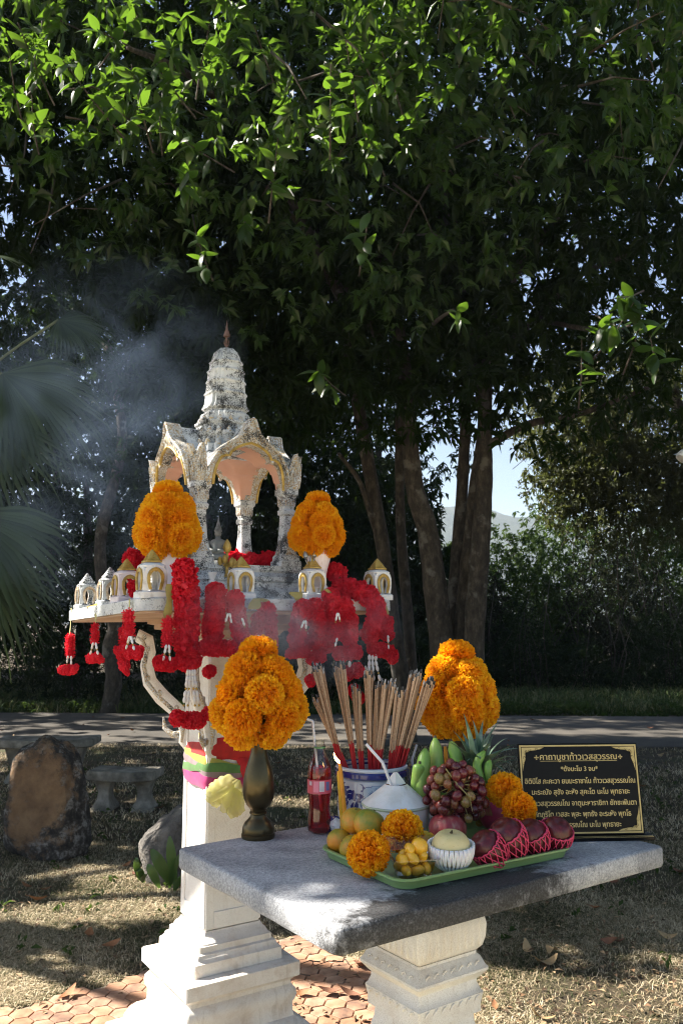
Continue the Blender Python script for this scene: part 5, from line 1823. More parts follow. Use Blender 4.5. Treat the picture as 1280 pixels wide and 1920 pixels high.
loose_marigold(691, 1600, .050, .052, (-.35, -.8, .45), 'loose orange marigold lying lowest on the tray, left of the plastic box', 0)
loose_marigold(754, 1559, .075, .052, (.1, -.8, .55), 'loose orange marigold in front of the coconut', 1)
loose_marigold(945, 1482, .135, .049, (-.2, -.75, .6), 'loose marigold below the pineapple leaves, upper of the two by the sign', 2)
loose_marigold(972, 1516, .10, .047, (.2, -.9, .4), 'loose golden marigold lying on the red apples, lower of the two by the sign', 0)

# coconut
cc = Vector((.152, 2.425, TB))
CM = Matrix.Translation(cc)
coco = thing('young_coconut', 'trimmed white young coconut with pointed top cut open', 'coconut', cc)
m, nt, p = new_mat('coconut_husk')
v = coords(nt)
c = rampnode(nt, [(.35, (.74, .72, .66)), (.5, (.84, .83, .80)), (.7, (.87, .87, .85))], noise(nt, v, 16, 6)).outputs[0]
c = mix(nt, c, (.38, .21, .10), rampnode(nt, [(.62, (0, 0, 0)), (.72, (.8, .8, .8))], noise(nt, v, 11, 5, .6)).outputs[0])
L(nt, c, p.inputs['Base Color']); p.inputs['Roughness'].default_value = .6
st = nt.nodes.new('ShaderNodeMapping'); st.inputs['Scale'].default_value = (90, 90, 12); L(nt, v, st.inputs[0])
bumpn(nt, p, noise(nt, st.outputs[0], 1, 4), .4, .004)
facet = lambda r, z, a: r * (1 + .03 * abs(math.sin(4.5 * a + .5)) - .02)
mb = MB(); mb.lathe([(.07, 0), (.080, .004), (.090, .05), (.094, .085)], 54, M=CM, cap1=False, fn=facet); mb.obj('side', m, coco, sharp=20)
mb = MB(); mb.lathe([(.0942, .0855), (.0965, .089), (.0945, .0925)], 54, M=CM, cap0=False, cap1=False, fn=facet); mb.obj('green_edge', pm('green_husk_edge', [(.35, .46, .26), (.62, .64, .52)], 16, .6), coco)
mb = MB(); mb.lathe([(.0943, .093), (.062, .118), (.033, .140), (.029, .143)], 54, M=CM, cap0=False, cap1=False, fn=facet); mb.obj('cone', m, coco, sharp=20)
mb = MB(); mb.lathe([(.0295, .1432), (.026, .137), (.018, .125), (.0001, .12)], 30, M=CM, cap0=False, cap1=False); mb.obj('opening', pm('brown_inner_husk', [(.16, .07, .03), (.34, .2, .1)], 30, .8), coco)
mb = MB()     # the flap cut free, tilted up over the hole
mb.rings([[(.0, -.026, .142), (.028, -.008, .146), (.022, .022, .15), (-.022, .022, .15), (-.028, -.008, .146)], [(0, -.004, .172), (.006, .004, .174), (.004, .014, .173), (-.004, .014, .173), (-.006, .004, .174)]], M=CM @ Matrix.Translation((0, .012, -.003)))
mb.obj('flap', m, coco)
straw([cc + Vector((.006, -.012, .09)), PD(717, 1430, cc.y - .03), PD(686, 1395, cc.y - .03)], 'bent white straw sticking out of the coconut', .0042)

# bananas
m = pm('green_banana_peel', [(.14, .30, .05), (.20, .36, .07), (.30, .40, .09)], 14, .42, .1, 60, sss=.05)
tipm = pm('banana_tip', [(.05, .035, .02), (.10, .09, .04)], 30, .8)
bb_ = Vector((.30, 2.50, TB))
ban = thing('banana_bunch', 'bunch of green bananas standing behind the grapes', 'bananas', bb_)


def banana(pts, r_, k):
    P = [PD(x, y, D) for x, y, D in pts]
    mb = MB()
    cu = []
    for i in range(len(P) - 1):
        for t in (0, .25, .5, .75):
            a = P[max(i - 1, 0)]; b = P[i]; c = P[i + 1]; d = P[min(i + 2, len(P) - 1)]
            cu.append(.5 * ((2 * b) + (c - a) * t + (2 * a - 5 * b + 4 * c - d) * t * t + (-a + 3 * b - 3 * c + d) * t ** 3))
    cu.append(P[-1])
    n = len(cu)
    rd = [r_ * (min(1, .28 + 4.2 * min(i / n, 1 - (i + 1) / n))) for i in range(n)]
    vs = []
    mb.tube(cu, rd, 10)
    q = mb.obj('banana', m, ban, sharp=0)
    mb = MB(); mb.tube([cu[-1], cu[-1] + (cu[-1] - cu[-3]).normalized() * .007], [rd[-1] * 1.02, rd[-1] * .7], 8); mb.obj('tip', tipm, q)


banana([(800, 1530, 2.44), (790, 1480, 2.43), (793, 1440, 2.44), (797, 1404, 2.46)], .0195, 0)
banana([(830, 1530, 2.45), (822, 1470, 2.47), (818, 1425, 2.49), (815, 1384, 2.51)], .0195, 1)
banana([(870, 1530, 2.46), (864, 1470, 2.48), (856, 1425, 2.49), (845, 1390, 2.50)], .0185, 2)
banana([(778, 1520, 2.45), (780, 1480, 2.44), (784, 1445, 2.43), (786, 1432, 2.43)], .0175, 3)
banana([(915, 1500, 2.42), (900, 1460, 2.41), (894, 1432, 2.42), (908, 1408, 2.43)], .0125, 4)
banana([(925, 1500, 2.42), (917, 1465, 2.41), (914, 1442, 2.41), (918, 1425, 2.42)], .011, 5)

# grapes
gm_, nt, p = new_mat('grape_skin')
oi = nt.nodes.new('ShaderNodeObjectInfo'); v = coords(nt)
f = math_n(nt, 'ADD', math_n(nt, 'MULTIPLY', oi.outputs['Random'], .75), math_n(nt, 'MULTIPLY', noise(nt, v, 2, 3), .3))
L(nt, rampnode(nt, [(.25, (.055, .005, .010)), (.5, (.12, .012, .018)), (.74, (.19, .045, .028)), (.94, (.24, .18, .05))], f).outputs[0], p.inputs['Base Color'])
p.inputs['Roughness'].default_value = .25; p.inputs['Subsurface Weight'].default_value = .2; p.inputs['Subsurface Radius'].default_value = (.4, .1, .06); p.inputs['Coat Weight'].default_value = .2
L(nt, rampnode(nt, [(.4, (.2, .2, .2)), (.6, (.42, .42, .42))], noise(nt, v, 4, 4)).outputs[0], p.inputs['Roughness'])
mb = MB(); mb.ball((0, 0, 0), (1, 1, 1.14), 14, 9); grape_me = mb.mesh('grape', gm_, 0)
gc = Vector((.322, 2.36, TB))
grapes = thing('grape_bunch', 'bunch of red and green grapes heaped in the middle of the tray', 'grapes', gc)
r8 = random.Random(8)
placed = []
tries = 0
gcen = PD(853, 1486, 2.36)
while len(placed) < 92 and tries < 9000:
    tries += 1
    d = Vector((r8.gauss(0, 1), r8.gauss(0, 1), r8.gauss(0, 1))).normalized()
    k = r8.uniform(.35, 1) ** .4
    q = gcen + Vector((d.x * .085 * k, d.y * .06 * k, d.z * .082 * k - .004))
    w = 1 - .35 * max(0, (q.z - gcen.z) / .08)
    if abs(q.x - gcen.x) > .088 * w: continue
    if all((q - b).length > .0195 for b in placed): placed.append(q)
for q in placed:
    inst('grape', grape_me, grapes, TRS(q, (r8.uniform(-.9, .9), r8.uniform(-.9, .9), 0), r8.uniform(.0118, .0142)))
mb = MB()
for k in range(16):
    q = placed[r8.randrange(len(placed))]
    c = gcen + Vector((0, -.02, .02))
    mb.tube([c, c.lerp(q, .5) + Vector((0, -.012, .006)), q + (q - gcen) * .08], [.0018, .0014, .0011], 5)
mb.tube([gcen + Vector((-.03, -.04, .07)), gcen + Vector((0, -.05, .03)), gcen + Vector((.03, -.066, 0)), gcen + Vector((.035, -.066, -.035))], [.002, .002, .0015, .001], 5)
mb.obj('stem', pm('grape_stem', [(.22, .19, .06), (.30, .24, .1)], 40, .7), grapes)

# pineapple: fruit low behind the dragon fruit, crown of grey-green leaves
pb_ = Vector((.425, 2.56, TB))
pine = thing('pineapple', 'pineapple with a spiky grey green crown behind the grapes and bananas', 'pineapple', pb_)
mb = MB()
for k in range(9):
    for j in range(11):
        a = 2 * PI * (j + .5 * (k % 2)) / 11
        z = .012 + .0135 * k
        r_ = .046 * math.sin(PI * (.22 + .62 * (k + .5) / 9)) ** .5
        mb.ball(pb_ + Vector((r_ * math.cos(a), r_ * math.sin(a), z)), (.015, .015, .009), 6, 5)
mb.ball(pb_ + Vector((0, 0, .065)), (.046, .046, .062), 16, 10)
mb.obj('fruit', pm('pineapple_skin', [(.22, .12, .03), (.38, .22, .04), (.20, .24, .06)], 40, .6), pine)
plm, nt, p = new_mat('pineapple_leaf')
v = coords(nt)
L(nt, rampnode(nt, [(.35, (.075, .135, .085)), (.55, (.13, .21, .14)), (.7, (.23, .31, .24))], noise(nt, v, 26, 5)).outputs[0], p.inputs['Base Color'])
p.inputs['Roughness'].default_value = .5
cr = PD(898, 1452, 2.52)
r9 = random.Random(9)
tips = [(848, 1368, 2.44), (868, 1330, 2.50), (843, 1390, 2.40), (885, 1342, 2.54), (905, 1350, 2.60), (912, 1362, 2.52), (935, 1352, 2.56), (950, 1376, 2.50), (972, 1392, 2.46), (968, 1412, 2.42), (978, 1402, 2.58), (958, 1425, 2.38), (866, 1372, 2.60), (880, 1398, 2.38), (920, 1392, 2.37), (938, 1408, 2.36), (860, 1405, 2.38), (895, 1372, 2.66), (925, 1375, 2.66), (900, 1415, 2.36), (985, 1425, 2.50), (948, 1440, 2.36), (875, 1425, 2.38)]
for i, (x, y, D) in enumerate(tips):
    T_ = PD(x, y, D)
    b = cr + Vector((r9.uniform(-.015, .015), r9.uniform(-.015, .015), r9.uniform(-.02, .012)))
    d = T_ - b
    pts, wd, sd = [], [], []
    side = d.cross(Vector((0, 0, 1)))
    side = (side.normalized() + Vector((0, 0, r9.uniform(-.15, .15)))).normalized()
    for k in range(9):
        t = k / 8
        q = b + d * t + Vector((0, 0, 1)) * (math.sin(PI * t) * .018) - Vector((0, 0, .012)) * t ** 3 * (1 if i % 2 else .2)
        pts.append(q); wd.append(.0135 * (1 - t) ** .75 * (.75 + .5 * math.sin(PI * min(1, t * 1.5))) + .0006)
    mb = MB(); mb.strip(pts, wd, side, fold=.45)
    mb.obj('leaf', plm, pine, sharp=0)

# dragon fruit
dc = at_h(925, 1523, .05)
dr = thing('dragon_fruit', 'magenta dragon fruit between the grapes and the netted apples', 'dragon fruit', dc)
dm = pm('dragon_fruit_skin', [(.30, .012, .06), (.44, .03, .11)], 20, .45, .15, 60)
mb = MB(); mb.ball(dc, (.043, .043, .052), 20, 14); mb.obj('fruit', dm, dr, sharp=0)
for k in range(14):
    a, e_ = k * 2.4, -.8 + 1.9 * (k / 13)
    d = Vector((math.cos(a) * math.cos(e_), math.sin(a) * math.cos(e_), math.sin(e_)))
    b = dc + Vector((d.x * .042, d.y * .042, d.z * .05))
    side = d.cross(Vector((0, 0, 1))).normalized()
    upv = side.cross(d)
    mb = MB(); mb.strip([b - upv * .012, b + d * .006 + upv * .004, b + d * .014 + upv * .02], [.011, .009, .0008], side, fold=-.2)
    mb.obj('scale', pm('dragon_scale_tip', [(.36, .03, .08), (.38, .22, .10)], 50, .5) if k == 0 else bpy.data.materials['dragon_scale_tip'], dr, sharp=0)

# pale apple, pear in white net
def apple_fn(d):
    return 1 - .22 * math.exp(-((1 - d.z) / .10)) - .12 * math.exp(-((1 + d.z) / .08))


ac = at_h(839, 1553, .044)
ap = thing('apple', 'pinkish red apple lying between the grapes and the yellow pear', 'apple', ac)
m, nt, p = new_mat('pink_apple_skin')
v = nt.nodes.new('ShaderNodeMapping'); v.inputs['Scale'].default_value = (60, 60, 8); L(nt, coords(nt), v.inputs[0])
L(nt, rampnode(nt, [(.35, (.34, .035, .045)), (.55, (.44, .08, .075)), (.72, (.52, .26, .17))], noise(nt, v.outputs[0], 1, 5)).outputs[0], p.inputs['Base Color'])
p.inputs['Roughness'].default_value = .35
mb = MB(); mb.ball(ac, (.051, .05, .044), 30, 20, fn=apple_fn); mb.obj('flesh', m, ap, sharp=0)
mb = MB(); mb.tube([ac + Vector((0, 0, .032)), ac + Vector((.004, 0, .052))], .0012, 5); mb.obj('stalk', tipm, ap)
pc_ = at_h(845, 1590, .055)
pr_ = thing('pear', 'round pale yellow pear sitting in a white foam net', 'pear', pc_)
m, nt, p = new_mat('pear_skin')
v = coords(nt)
c = rampnode(nt, [(.35, (.62, .52, .24)), (.65, (.72, .63, .34))], noise(nt, v, 12, 4)).outputs[0]
L(nt, mix(nt, c, (.36, .27, .10), rampnode(nt, [(.66, (0, 0, 0)), (.72, (.7, .7, .7))], noise(nt, v, 240, 2)).outputs[0]), p.inputs['Base Color'])
p.inputs['Roughness'].default_value = .4; p.inputs['Subsurface Weight'].default_value = .1; p.inputs['Subsurface Radius'].default_value = (.01, .008, .003)
PM_ = Matrix.Translation(pc_) @ Matrix.Rotation(.16, 4, 'X')
mb = MB(); mb.ball((0, 0, 0), (.047, .047, .046), 30, 20, M=PM_, fn=lambda d: apple_fn(d)); mb.obj('flesh', m, pr_, sharp=0)
mb = MB(); mb.tube([(0, 0, .034), (.002, -.002, .043)], [.0045, .002], 7, M=PM_); mb.obj('stalk', tipm, pr_)
foam = pm('white_foam', [(.76, .76, .80), (.82, .82, .85)], 20, .6, sss=.3)
mb = MB()
NR = 30
for k in range(NR):
    for s_ in (-1, 1):
        pts, rd = [], []
        for j in range(11):
            t = j / 10
            th = PI * (.97 - .53 * t)
            a = 2 * PI * (k + s_ * .9 * t) / NR
            R_ = .0505 + .004 * t * t
            pts.append((R_ * math.sin(th) * math.cos(a), R_ * math.sin(th) * math.sin(a), R_ * math.cos(th) * .98 + .006 * t ** 4))
            rd.append(.0020 + .0018 * t)
        mb.tube(pts, rd, 5, M=Matrix.Translation(pc_ + Vector((0, 0, -.004))) @ Matrix.Rotation(.1, 4, 'X'))
mb.obj('foam_net', foam, pr_, sharp=0)

# dark red apples in pink foam nets
dap, nt, p = new_mat('dark_red_apple_skin')
v = nt.nodes.new('ShaderNodeMapping'); v.inputs['Scale'].default_value = (4.5, 4.5, .7); L(nt, coords(nt), v.inputs[0])
L(nt, rampnode(nt, [(.3, (.045, .004, .008)), (.55, (.085, .008, .012)), (.75, (.15, .02, .025))], noise(nt, v.outputs[0], 1, 5)).outputs[0], p.inputs['Base Color'])
p.inputs['Roughness'].default_value = .30
mb = MB(); mb.ball((0, 0, 0), (1, 1, 1.30), 26, 18, fn=lambda d: apple_fn(d) * (1 - .13 * max(0, -d.z)) * (1 + .03 * math.cos(5 * math.atan2(d.y, d.x)) * (d.z < 0))); dap_me = mb.mesh('flesh', dap, 0)
pinkfoam = pm('pink_foam', [(.55, .035, .10), (.66, .06, .15)], 20, .6, sss=.2)
mb = MB()
NR = 17
for k in range(NR):
    for s_ in (-1, 1):
        pts, rd = [], []
        for j in range(13):
            t = j / 12
            th = PI * (.985 - .60 * t)
            a = 2 * PI * (k + s_ * 2.4 * t) / NR
            wv = 1.085 + .05 * t ** 3
            zz = math.cos(th) * 1.30
            rr_ = math.sin(th) * (1 - .08 * max(0, -math.cos(th)))
            pts.append((rr_ * wv * math.cos(a), rr_ * wv * math.sin(a), zz * 1.06 - .02))
            rd.append(.036)
        mb.tube(pts, rd, 5)
mb.tube([(1.05 * math.cos(2 * PI * k / 34), 1.05 * math.sin(2 * PI * k / 34), .44 + (.05 if k % 2 else -.02)) for k in range(35)], .048, 6)
net_me = mb.mesh('foam_net', pinkfoam, 0)
for (x, y, h, r_, d, lb) in ((915, 1592, .043, .040, (-.60, -.25, .70), 'dark red apple in pink net nearest the pear, lowest of the row'), (952, 1572, .058, .044, (-.45, -.30, .80), 'dark red apple in pink net, second from the pear and tilted to the front'),
                         (997, 1571, .046, .041, (-.32, -.30, .85), 'dark red apple in pink net, third from the pear, under the loose marigold'), (1041, 1565, .045, .040, (.10, -.42, .80), 'dark red apple in pink net at the end of the tray beside the sign')):
    c = at_h(x, y, h)
    o = thing('apple', lb, 'apple', c, 'dark red apples in pink nets')
    Mx = align(c, d, r_, x)
    inst('flesh', dap_me, o, Mx); inst('foam_net', net_me, o, Mx)

# clear box of yellow sweets
bx = PZ(777, 1652, TB) + Vector((0, .045, 0))
BM = Matrix.Translation((bx.x, bx.y, TB)) @ Matrix.Rotation(math.radians(12), 4, 'Z')
bxo = thing('plastic_box', 'small clear plastic box of yellow sweets at the front corner of the tray', 'plastic box', bx)
mb = MB()
mb.rings([rr2(.075, .062, .01, .001, 4), rr2(.098, .082, .012, .042, 4), rr2(.112, .094, .014, .043, 4), rr2(.112, .094, .014, .0455, 4), rr2(.099, .083, .012, .0445, 4)], M=BM, cap1=False)
mb.obj('tub', M['pet'], bxo, sharp=30)
mb = MB(); mb.rings([[(-.054, 0, 0), (.054, 0, 0)], [(-.053, .002, .02), (.053, .002, .02)], [(-.046, .006, .034), (.046, .006, .034)]], M=BM @ Matrix.Translation((0, .048, .046)) @ Matrix.Rotation(-.5, 4, 'X'), close=False, cap0=False, cap1=False)
mb.obj('lid', film_mat('thin_lid_plastic', (.98, .98, .98), .1), bxo, sharp=30)
swm = pm('yellow_sweet', [(.82, .40, .015), (.88, .52, .04)], 8, .24, sss=.15, coat=.3)
mb = MB(); mb.ball((0, 0, 0), (1, 1, 1), 16, 11); sw_me = mb.mesh('sweet', swm, 0)
r10 = random.Random(10)
spots = [(-.022, -.018, .017), (.004, -.02, .016), (.028, -.014, .018), (-.026, .010, .018), (0, .012, .017), (.026, .014, .017), (-.03, -.012, .040), (-.006, -.016, .043), (.022, -.004, .041), (-.018, .014, .043), (.014, .020, .042), (-.008, 0, .060), (.018, .006, .062)]
for k, (a, b, c) in enumerate(spots):
    big = k == 12
    o = inst('sweet', sw_me, None, BM @ TRS((a, b, c), (r10.uniform(-.6, .6), r10.uniform(-.6, .6), r10.uniform(0, 3)), (.021, .021, .021) if big else (.019, .0115, .0125)))
    tag(o, 'round yellow sweet larger than the others, topmost in the plastic box' if big else 'small oval yellow sweet in the clear plastic box', 'sweet', 'yellow sweets in the plastic box')

# ------------------------------------------------------------------ sign
s0, s1 = PZ(1000, 1580, TZ), PZ(1228, 1576, TZ)
su_ = (s1 - s0).normalized()
sw_, sh_ = .345, .245
SGM = Matrix.Translation(s1) @ Matrix.Rotation(math.atan2(su_.y, su_.x), 4, 'Z') @ Matrix.Translation((-sw_ / 2 - .02, .025, 0))
sign = thing('prayer_sign', 'black acrylic sign with gold Thai prayer text and gold border on the table', 'sign', SGM.translation)
mb = MB(); mb.box(sw_ + .04, .075, .012, M=SGM, loc=(0, .012, .0062), ch=.002); mb.obj('base', M['black_gloss'], sign)
mb = MB(); mb.box(sw_ + .032, .0007, .0009, M=SGM, loc=(0, -.0258, .0105), ch=.0001); mb.box(sw_ + .03, .0012, .0006, M=SGM, loc=(0, -.0225, .0127), ch=.0001); mb.obj('gold_line', M['sign_gold'], sign)
SB_ = SGM @ Matrix.Translation((0, -.004, .0125)) @ Matrix.Rotation(-.13, 4, 'X')
mb = MB(); mb.box(sw_, .006, sh_, M=SB_, loc=(0, .003, sh_ / 2), ch=.0015); mb.obj('board', M['black_gloss'], sign)
mb = MB()
w2, h0, h1, tk = sw_ / 2 - .006, .006, sh_ - .006, .0042
for (cx, cz, a, b) in ((0, h0, 2 * w2 + tk, tk), (0, h1, 2 * w2 + tk, tk)):
    mb.box(a, .0009, b, M=SB_, loc=(cx, -.0006, cz), ch=.0002)
for cx in (-w2, w2):
    mb.box(tk, .0009, h1 - h0 - tk, M=SB_, loc=(cx, -.0006, (h0 + h1) / 2), ch=.0002)
mb.obj('border', M['sign_gold'], sign)
for sx_, sz_ in ((-1, 1), (1, 1), (1, -1), (-1, -1)):
    mb = MB()
    cx, cz = sx_ * (w2 - .004), (h1 - .004 if sz_ > 0 else h0 + .004)
    pts = []
    for k in range(13):
        t = k / 12
        q = 1 - .60 * math.sin(PI * t) + .05 * math.sin(6 * PI * t)
        pts.append((cx - sx_ * .064 * (1 - t) * q, -.0005, cz - sz_ * .064 * t * q))
    mb.add([(cx, -.0005, cz)] + pts, [(0, k + 1, k + 2) for k in range(12)], M=SB_)
    mb.tube(pts, .0009, 4, M=SB_, flat=.5, up=(0, 1, 0))
    dk = MB()
    for k in range(9):
        t = .08 + .84 * k / 8
        q = (1 - .60 * math.sin(PI * t)) * (.72 if k % 2 else .80)
        ox, oz = .064 * (1 - t) * q, .064 * t * q
        sp_ = []
        for j in range(9):
            a = j / 8 * 5.2 * (1 if k % 2 else -1) + t * 3
            rr_ = .0048 * (1 - j / 10)
            sp_.append((cx - sx_ * (ox + .002 + rr_ * math.cos(a)), -.0008, cz - sz_ * (oz + .002 + rr_ * math.sin(a))))
        dk.tube(sp_, [.0008] * 8 + [.0004], 4, M=SB_, flat=.5, up=(0, 1, 0))
    dk.obj('corner_engraving', M['black_gloss'], sign, kind='stuff')
    mb.obj('corner_scroll', M['sign_gold'], sign)


def text_line(body, zc, width, size, name='lettering'):
    cu = bpy.data.curves.new('lettering', 'FONT')
    cu.body = body
    cu.align_x = 'CENTER'
    cu.size = 1
    cu.extrude = .0
    tmp = bpy.data.objects.new('lettering', cu)
    COL.objects.link(tmp)
    bpy.context.view_layer.update()
    me = bpy.data.meshes.new_from_object(tmp.evaluated_get(bpy.context.evaluated_depsgraph_get()))
    bpy.data.objects.remove(tmp)
    n = len(me.vertices)
    co = np.zeros(n * 3, np.float32); me.vertices.foreach_get('co', co); co = co.reshape(-1, 3)
    x0, x1 = co[:, 0].min(), co[:, 0].max()
    k = width / (x1 - x0)
    co[:, 0] = (co[:, 0] - (x0 + x1) / 2) * k
    co[:, 1] = co[:, 1] * size
    F0 = [tuple(p_.vertices) for p_ in me.polygons]
    V, F = [], []
    for k_, (dx, dy) in enumerate(((-.00045, 0), (.00045, 0), (0, .00035), (0, -.00035))):     # four offset copies make the strokes bold
        b_ = len(V)
        V += [SB_ @ Vector((float(q[0]) + dx, -.0004 - .00008 * k_, float(q[1]) + zc + dy)) for q in co]
        F += [tuple(i + b_ for i in f) for f in F0]
    me = bpy.data.meshes.new('lettering')
    me.from_pydata([tuple(q) for q in V], [], F)
    me.materials.append(M['sign_gold'])
    o = inst(name, me, sign)
    return o


text_line('คาถาบูชาท้าวเวสสุวรรณ', .201, .222, .0235)
text_line('*ตั้งนะโม 3 จบ*', .170, .106, .0175)
text_line('อิติปิโส ภะคะวา ยมมะราชาโน ท้าวเวสสุวรรณโณ', .137, .316, .0195)
text_line('มะระณัง สุขัง อะหัง สุคะโต นะโม พุทธายะ', .108, .280, .0195)
text_line('ท้าวเวสสุวรรณโณ จาตุมะหาราชิกา ยักขะพันตา', .078, .312, .0195)
text_line('ภัทภูริโต เวสสะ พุสะ พุทธัง อะระหัง พุทโธ', .049, .276, .0195)
text_line('ท้าวเวสสุวรรณโณ นะโม พุทธายะ', .021, .214, .0195)
mb = MB(); mb.box(.222, .0007, .0013, M=SB_, loc=(0, -.0005, .1975), ch=.0002); mb.obj('underline', M['sign_gold'], sign)
for sx_ in (-1, 1):
    mb = MB()
    for k in range(4):
        a = PI / 2 * k
        mb.ball((sx_ * .121 + .0042 * math.cos(a), -.0006, .2075 + .0042 * math.sin(a)), (.0022, .0006, .0022), 7, 5, M=SB_)
    mb.ball((sx_ * .121, -.0006, .2075), (.0016, .0006, .0016), 6, 4, M=SB_)
    mb.obj('ornament', M['sign_gold'], sign)

# ================================================================== GARLANDS ON THE SLAB
FN = (HM.to_3x3() @ Vector((0, -1, 0))).normalized()
LN = (HM.to_3x3() @ Vector((-1, 0, 0))).normalized()
M['red_bead'] = mat_red


def gp(x, y, off=.045, side='f'):
    n_, dist = (FN, SD / 2) if side == 'f' else (LN, SW / 2)
    q = SLC + n_ * (dist + off)
    o = Vector((0, 0, HC)); d = ray(x, y)
    return o + d * ((q - o).dot(n_) / d.dot(n_))


def px(n_, p_):      # metres per photograph pixel at p_
    return (p_.y * math.cos(PITCH) + (p_.z - HC) * math.sin(PITCH)) / FPX


rg = random.Random(31)


def heads(root, pts, rpx, side='f', off=.045, meshes=None, step=.95, squash=1.0, name='flower'):
    meshes = meshes or redf
    W_ = [gp(x, y, off, side) for x, y in pts]
    rad = .80 * rpx * px(0, W_[0])
    path = [W_[0]]
    for a, b in zip(W_, W_[1:]):
        n_ = max(1, int(round((b - a).length / (rad * step))))
        path += [a.lerp(b, (k + 1) / n_) for k in range(n_)]
    for p_ in path:
        n_ = FN if side == 'f' else LN
        d = n_ + Vector((rg.uniform(-.5, .5), rg.uniform(-.5, .5), rg.uniform(-.7, .5)))
        inst(name, meshes[rg.randrange(len(meshes))], root, align(p_ + Vector((rg.uniform(-.1, .1), 0, rg.uniform(-.1, .1))) * rad, d, (rad * rg.uniform(.92, 1.1), rad * rg.uniform(.92, 1.1), rad * squash), rg.uniform(0, 6)))


def tube_of(root, x, y0_, y1_, rpx, side='f', off=.04):
    a, b = gp(x, y0_, off, side), gp(x, y1_, off, side)
    rad = rpx * px(0, a)
    n_ = max(2, int((b - a).length / (rad * .7)))
    for k in range(n_ + 1):
        inst('tinsel', redfuzz[0], root, align(a.lerp(b, k / n_), (rg.uniform(-.2, .2), rg.uniform(-.2, .2), 1), rad, rg.uniform(0, 6)))


def beads(root, pts, side='f', off=.06, r0=.0042, long=2.0):
    W_ = [gp(x, y, off, side) for x, y in pts]
    mb = MB()
    for a, b in zip(W_, W_[1:]):
        n_ = max(1, int((b - a).length / (r0 * 2 * long * .62)))
        for k in range(n_):
            q = a.lerp(b, (k + .5) / n_)
            Mx = align(q, b - a)
            if k % 3 == 2: mb.ball((0, 0, 0), (r0 * .7, r0 * .7, r0 * .7), 6, 4, 1, Mx)
            else: mb.ball((0, 0, 0), (r0, r0, r0 * long), 7, 5, 0, Mx)
    mb.obj('bead_strand', [M['bead'], M['bead_gold']], root, sharp=0)


def ribbon(root, pts, wpx, mat, side='f', off=.03, fold=.3):
    W_ = [gp(x, y, off, side) for x, y in pts]
    u_ = HM.to_3x3() @ (Vector((1, 0, 0)) if side == 'f' else Vector((0, -1, 0)))
    W_ = smooth_path(W_, 4)
    mb = MB(); mb.strip(W_, [wpx / 2 * px(0, W_[0]) * (1 + .25 * math.sin(k * 1.3)) for k in range(len(W_))], u_, fold=fold)
    mb.obj('ribbon', mat, root, sharp=0)


def garland(label, x, y, side='f', group='red garlands hanging from the slab'):
    return thing('garland', label, 'garland', gp(x, y, .045, side), group)


g = garland('small red tinsel garland hanging lowest at the outer left corner on a long pale ribbon', 130, 1150, 'l')
ribbon(g, [(133, 1140), (132, 1170), (129, 1192)], 6, M['cream_ribbon'], 'l')
tube_of(g, 132, 1196, 1226, 10, 'l'); beads(g, [(128, 1230), (125, 1249)], 'l'); beads(g, [(134, 1230), (134, 1246)], 'l')
heads(g, [(118, 1256), (142, 1255)], 12, 'l', squash=.8); heads(g, [(130, 1258)], 11, 'l')
g = garland('shortest red tinsel garland, second from the outer left corner of the slab', 178, 1165, 'l')
ribbon(g, [(178, 1150), (178, 1170)], 10, M['cream_ribbon'], 'l')
tube_of(g, 178, 1175, 1202, 9, 'l'); beads(g, [(175, 1206), (170, 1226)], 'l'); beads(g, [(180, 1206), (184, 1226)], 'l')
heads(g, [(168, 1235), (188, 1233)], 12, 'l', squash=.8)
g = garland('double red tinsel garland with three flowers, third from the outer left corner', 241, 1150, 'l')
ribbon(g, [(242, 1122), (242, 1150)], 7, M['cream_ribbon'], 'l', .012)
tube_of(g, 242, 1152, 1188, 13, 'l'); tube_of(g, 232, 1182, 1206, 10, 'l', .03); beads(g, [(243, 1194), (237, 1216)], 'l'); beads(g, [(246, 1194), (252, 1218)], 'l')
heads(g, [(224, 1222), (262, 1224)], 17, 'l', squash=.7); heads(g, [(228, 1238), (237, 1253)], 17, 'l', squash=.6)
g = garland('red tinsel garland with big red blooms at the left end of the front edge', 316, 1165)
ribbon(g, [(320, 1095), (318, 1130), (314, 1160)], 14, M['olive_ribbon'])
tube_of(g, 315, 1166, 1206, 13); beads(g, [(312, 1210), (306, 1238)]); beads(g, [(317, 1210), (319, 1238)])
heads(g, [(302, 1242), (322, 1246), (340, 1240)], 20, squash=.8)
g = garland('thick red pompom garland at the left of the front edge with long white bead tassels', 347, 1100)
heads(g, [(343, 1072), (348, 1110), (350, 1150), (350, 1190), (352, 1212)], 31, step=.62); heads(g, [(350, 1245), (368, 1240)], 20, squash=.6, off=.05)
for x0_, x1_ in ((352, 344), (356, 352), (361, 366), (365, 374)):
    beads(g, [(x0_, 1254), (x0_, 1268), ((x0_ + x1_) / 2, 1296), (x1_, 1328)], 'f', .06, .0055)
heads(g, [(333, 1348), (350, 1352), (372, 1350)], 20, squash=.7); heads(g, [(388, 1338)], 17, squash=.6)
g = garland('pair of red flower columns hanging under the second white shrine', 412, 1110)
heads(g, [(405, 1112), (402, 1150), (400, 1190)], 24, step=.7); heads(g, [(440, 1122), (446, 1160), (450, 1190)], 22, step=.7)
heads(g, [(388, 1214), (415, 1216), (440, 1218), (462, 1215)], 22, squash=.7, off=.055)
beads(g, [(428, 1150), (423, 1166)], 'f', .09); beads(g, [(431, 1150), (434, 1168)], 'f', .09); beads(g, [(454, 1160), (460, 1178)], 'f', .09)
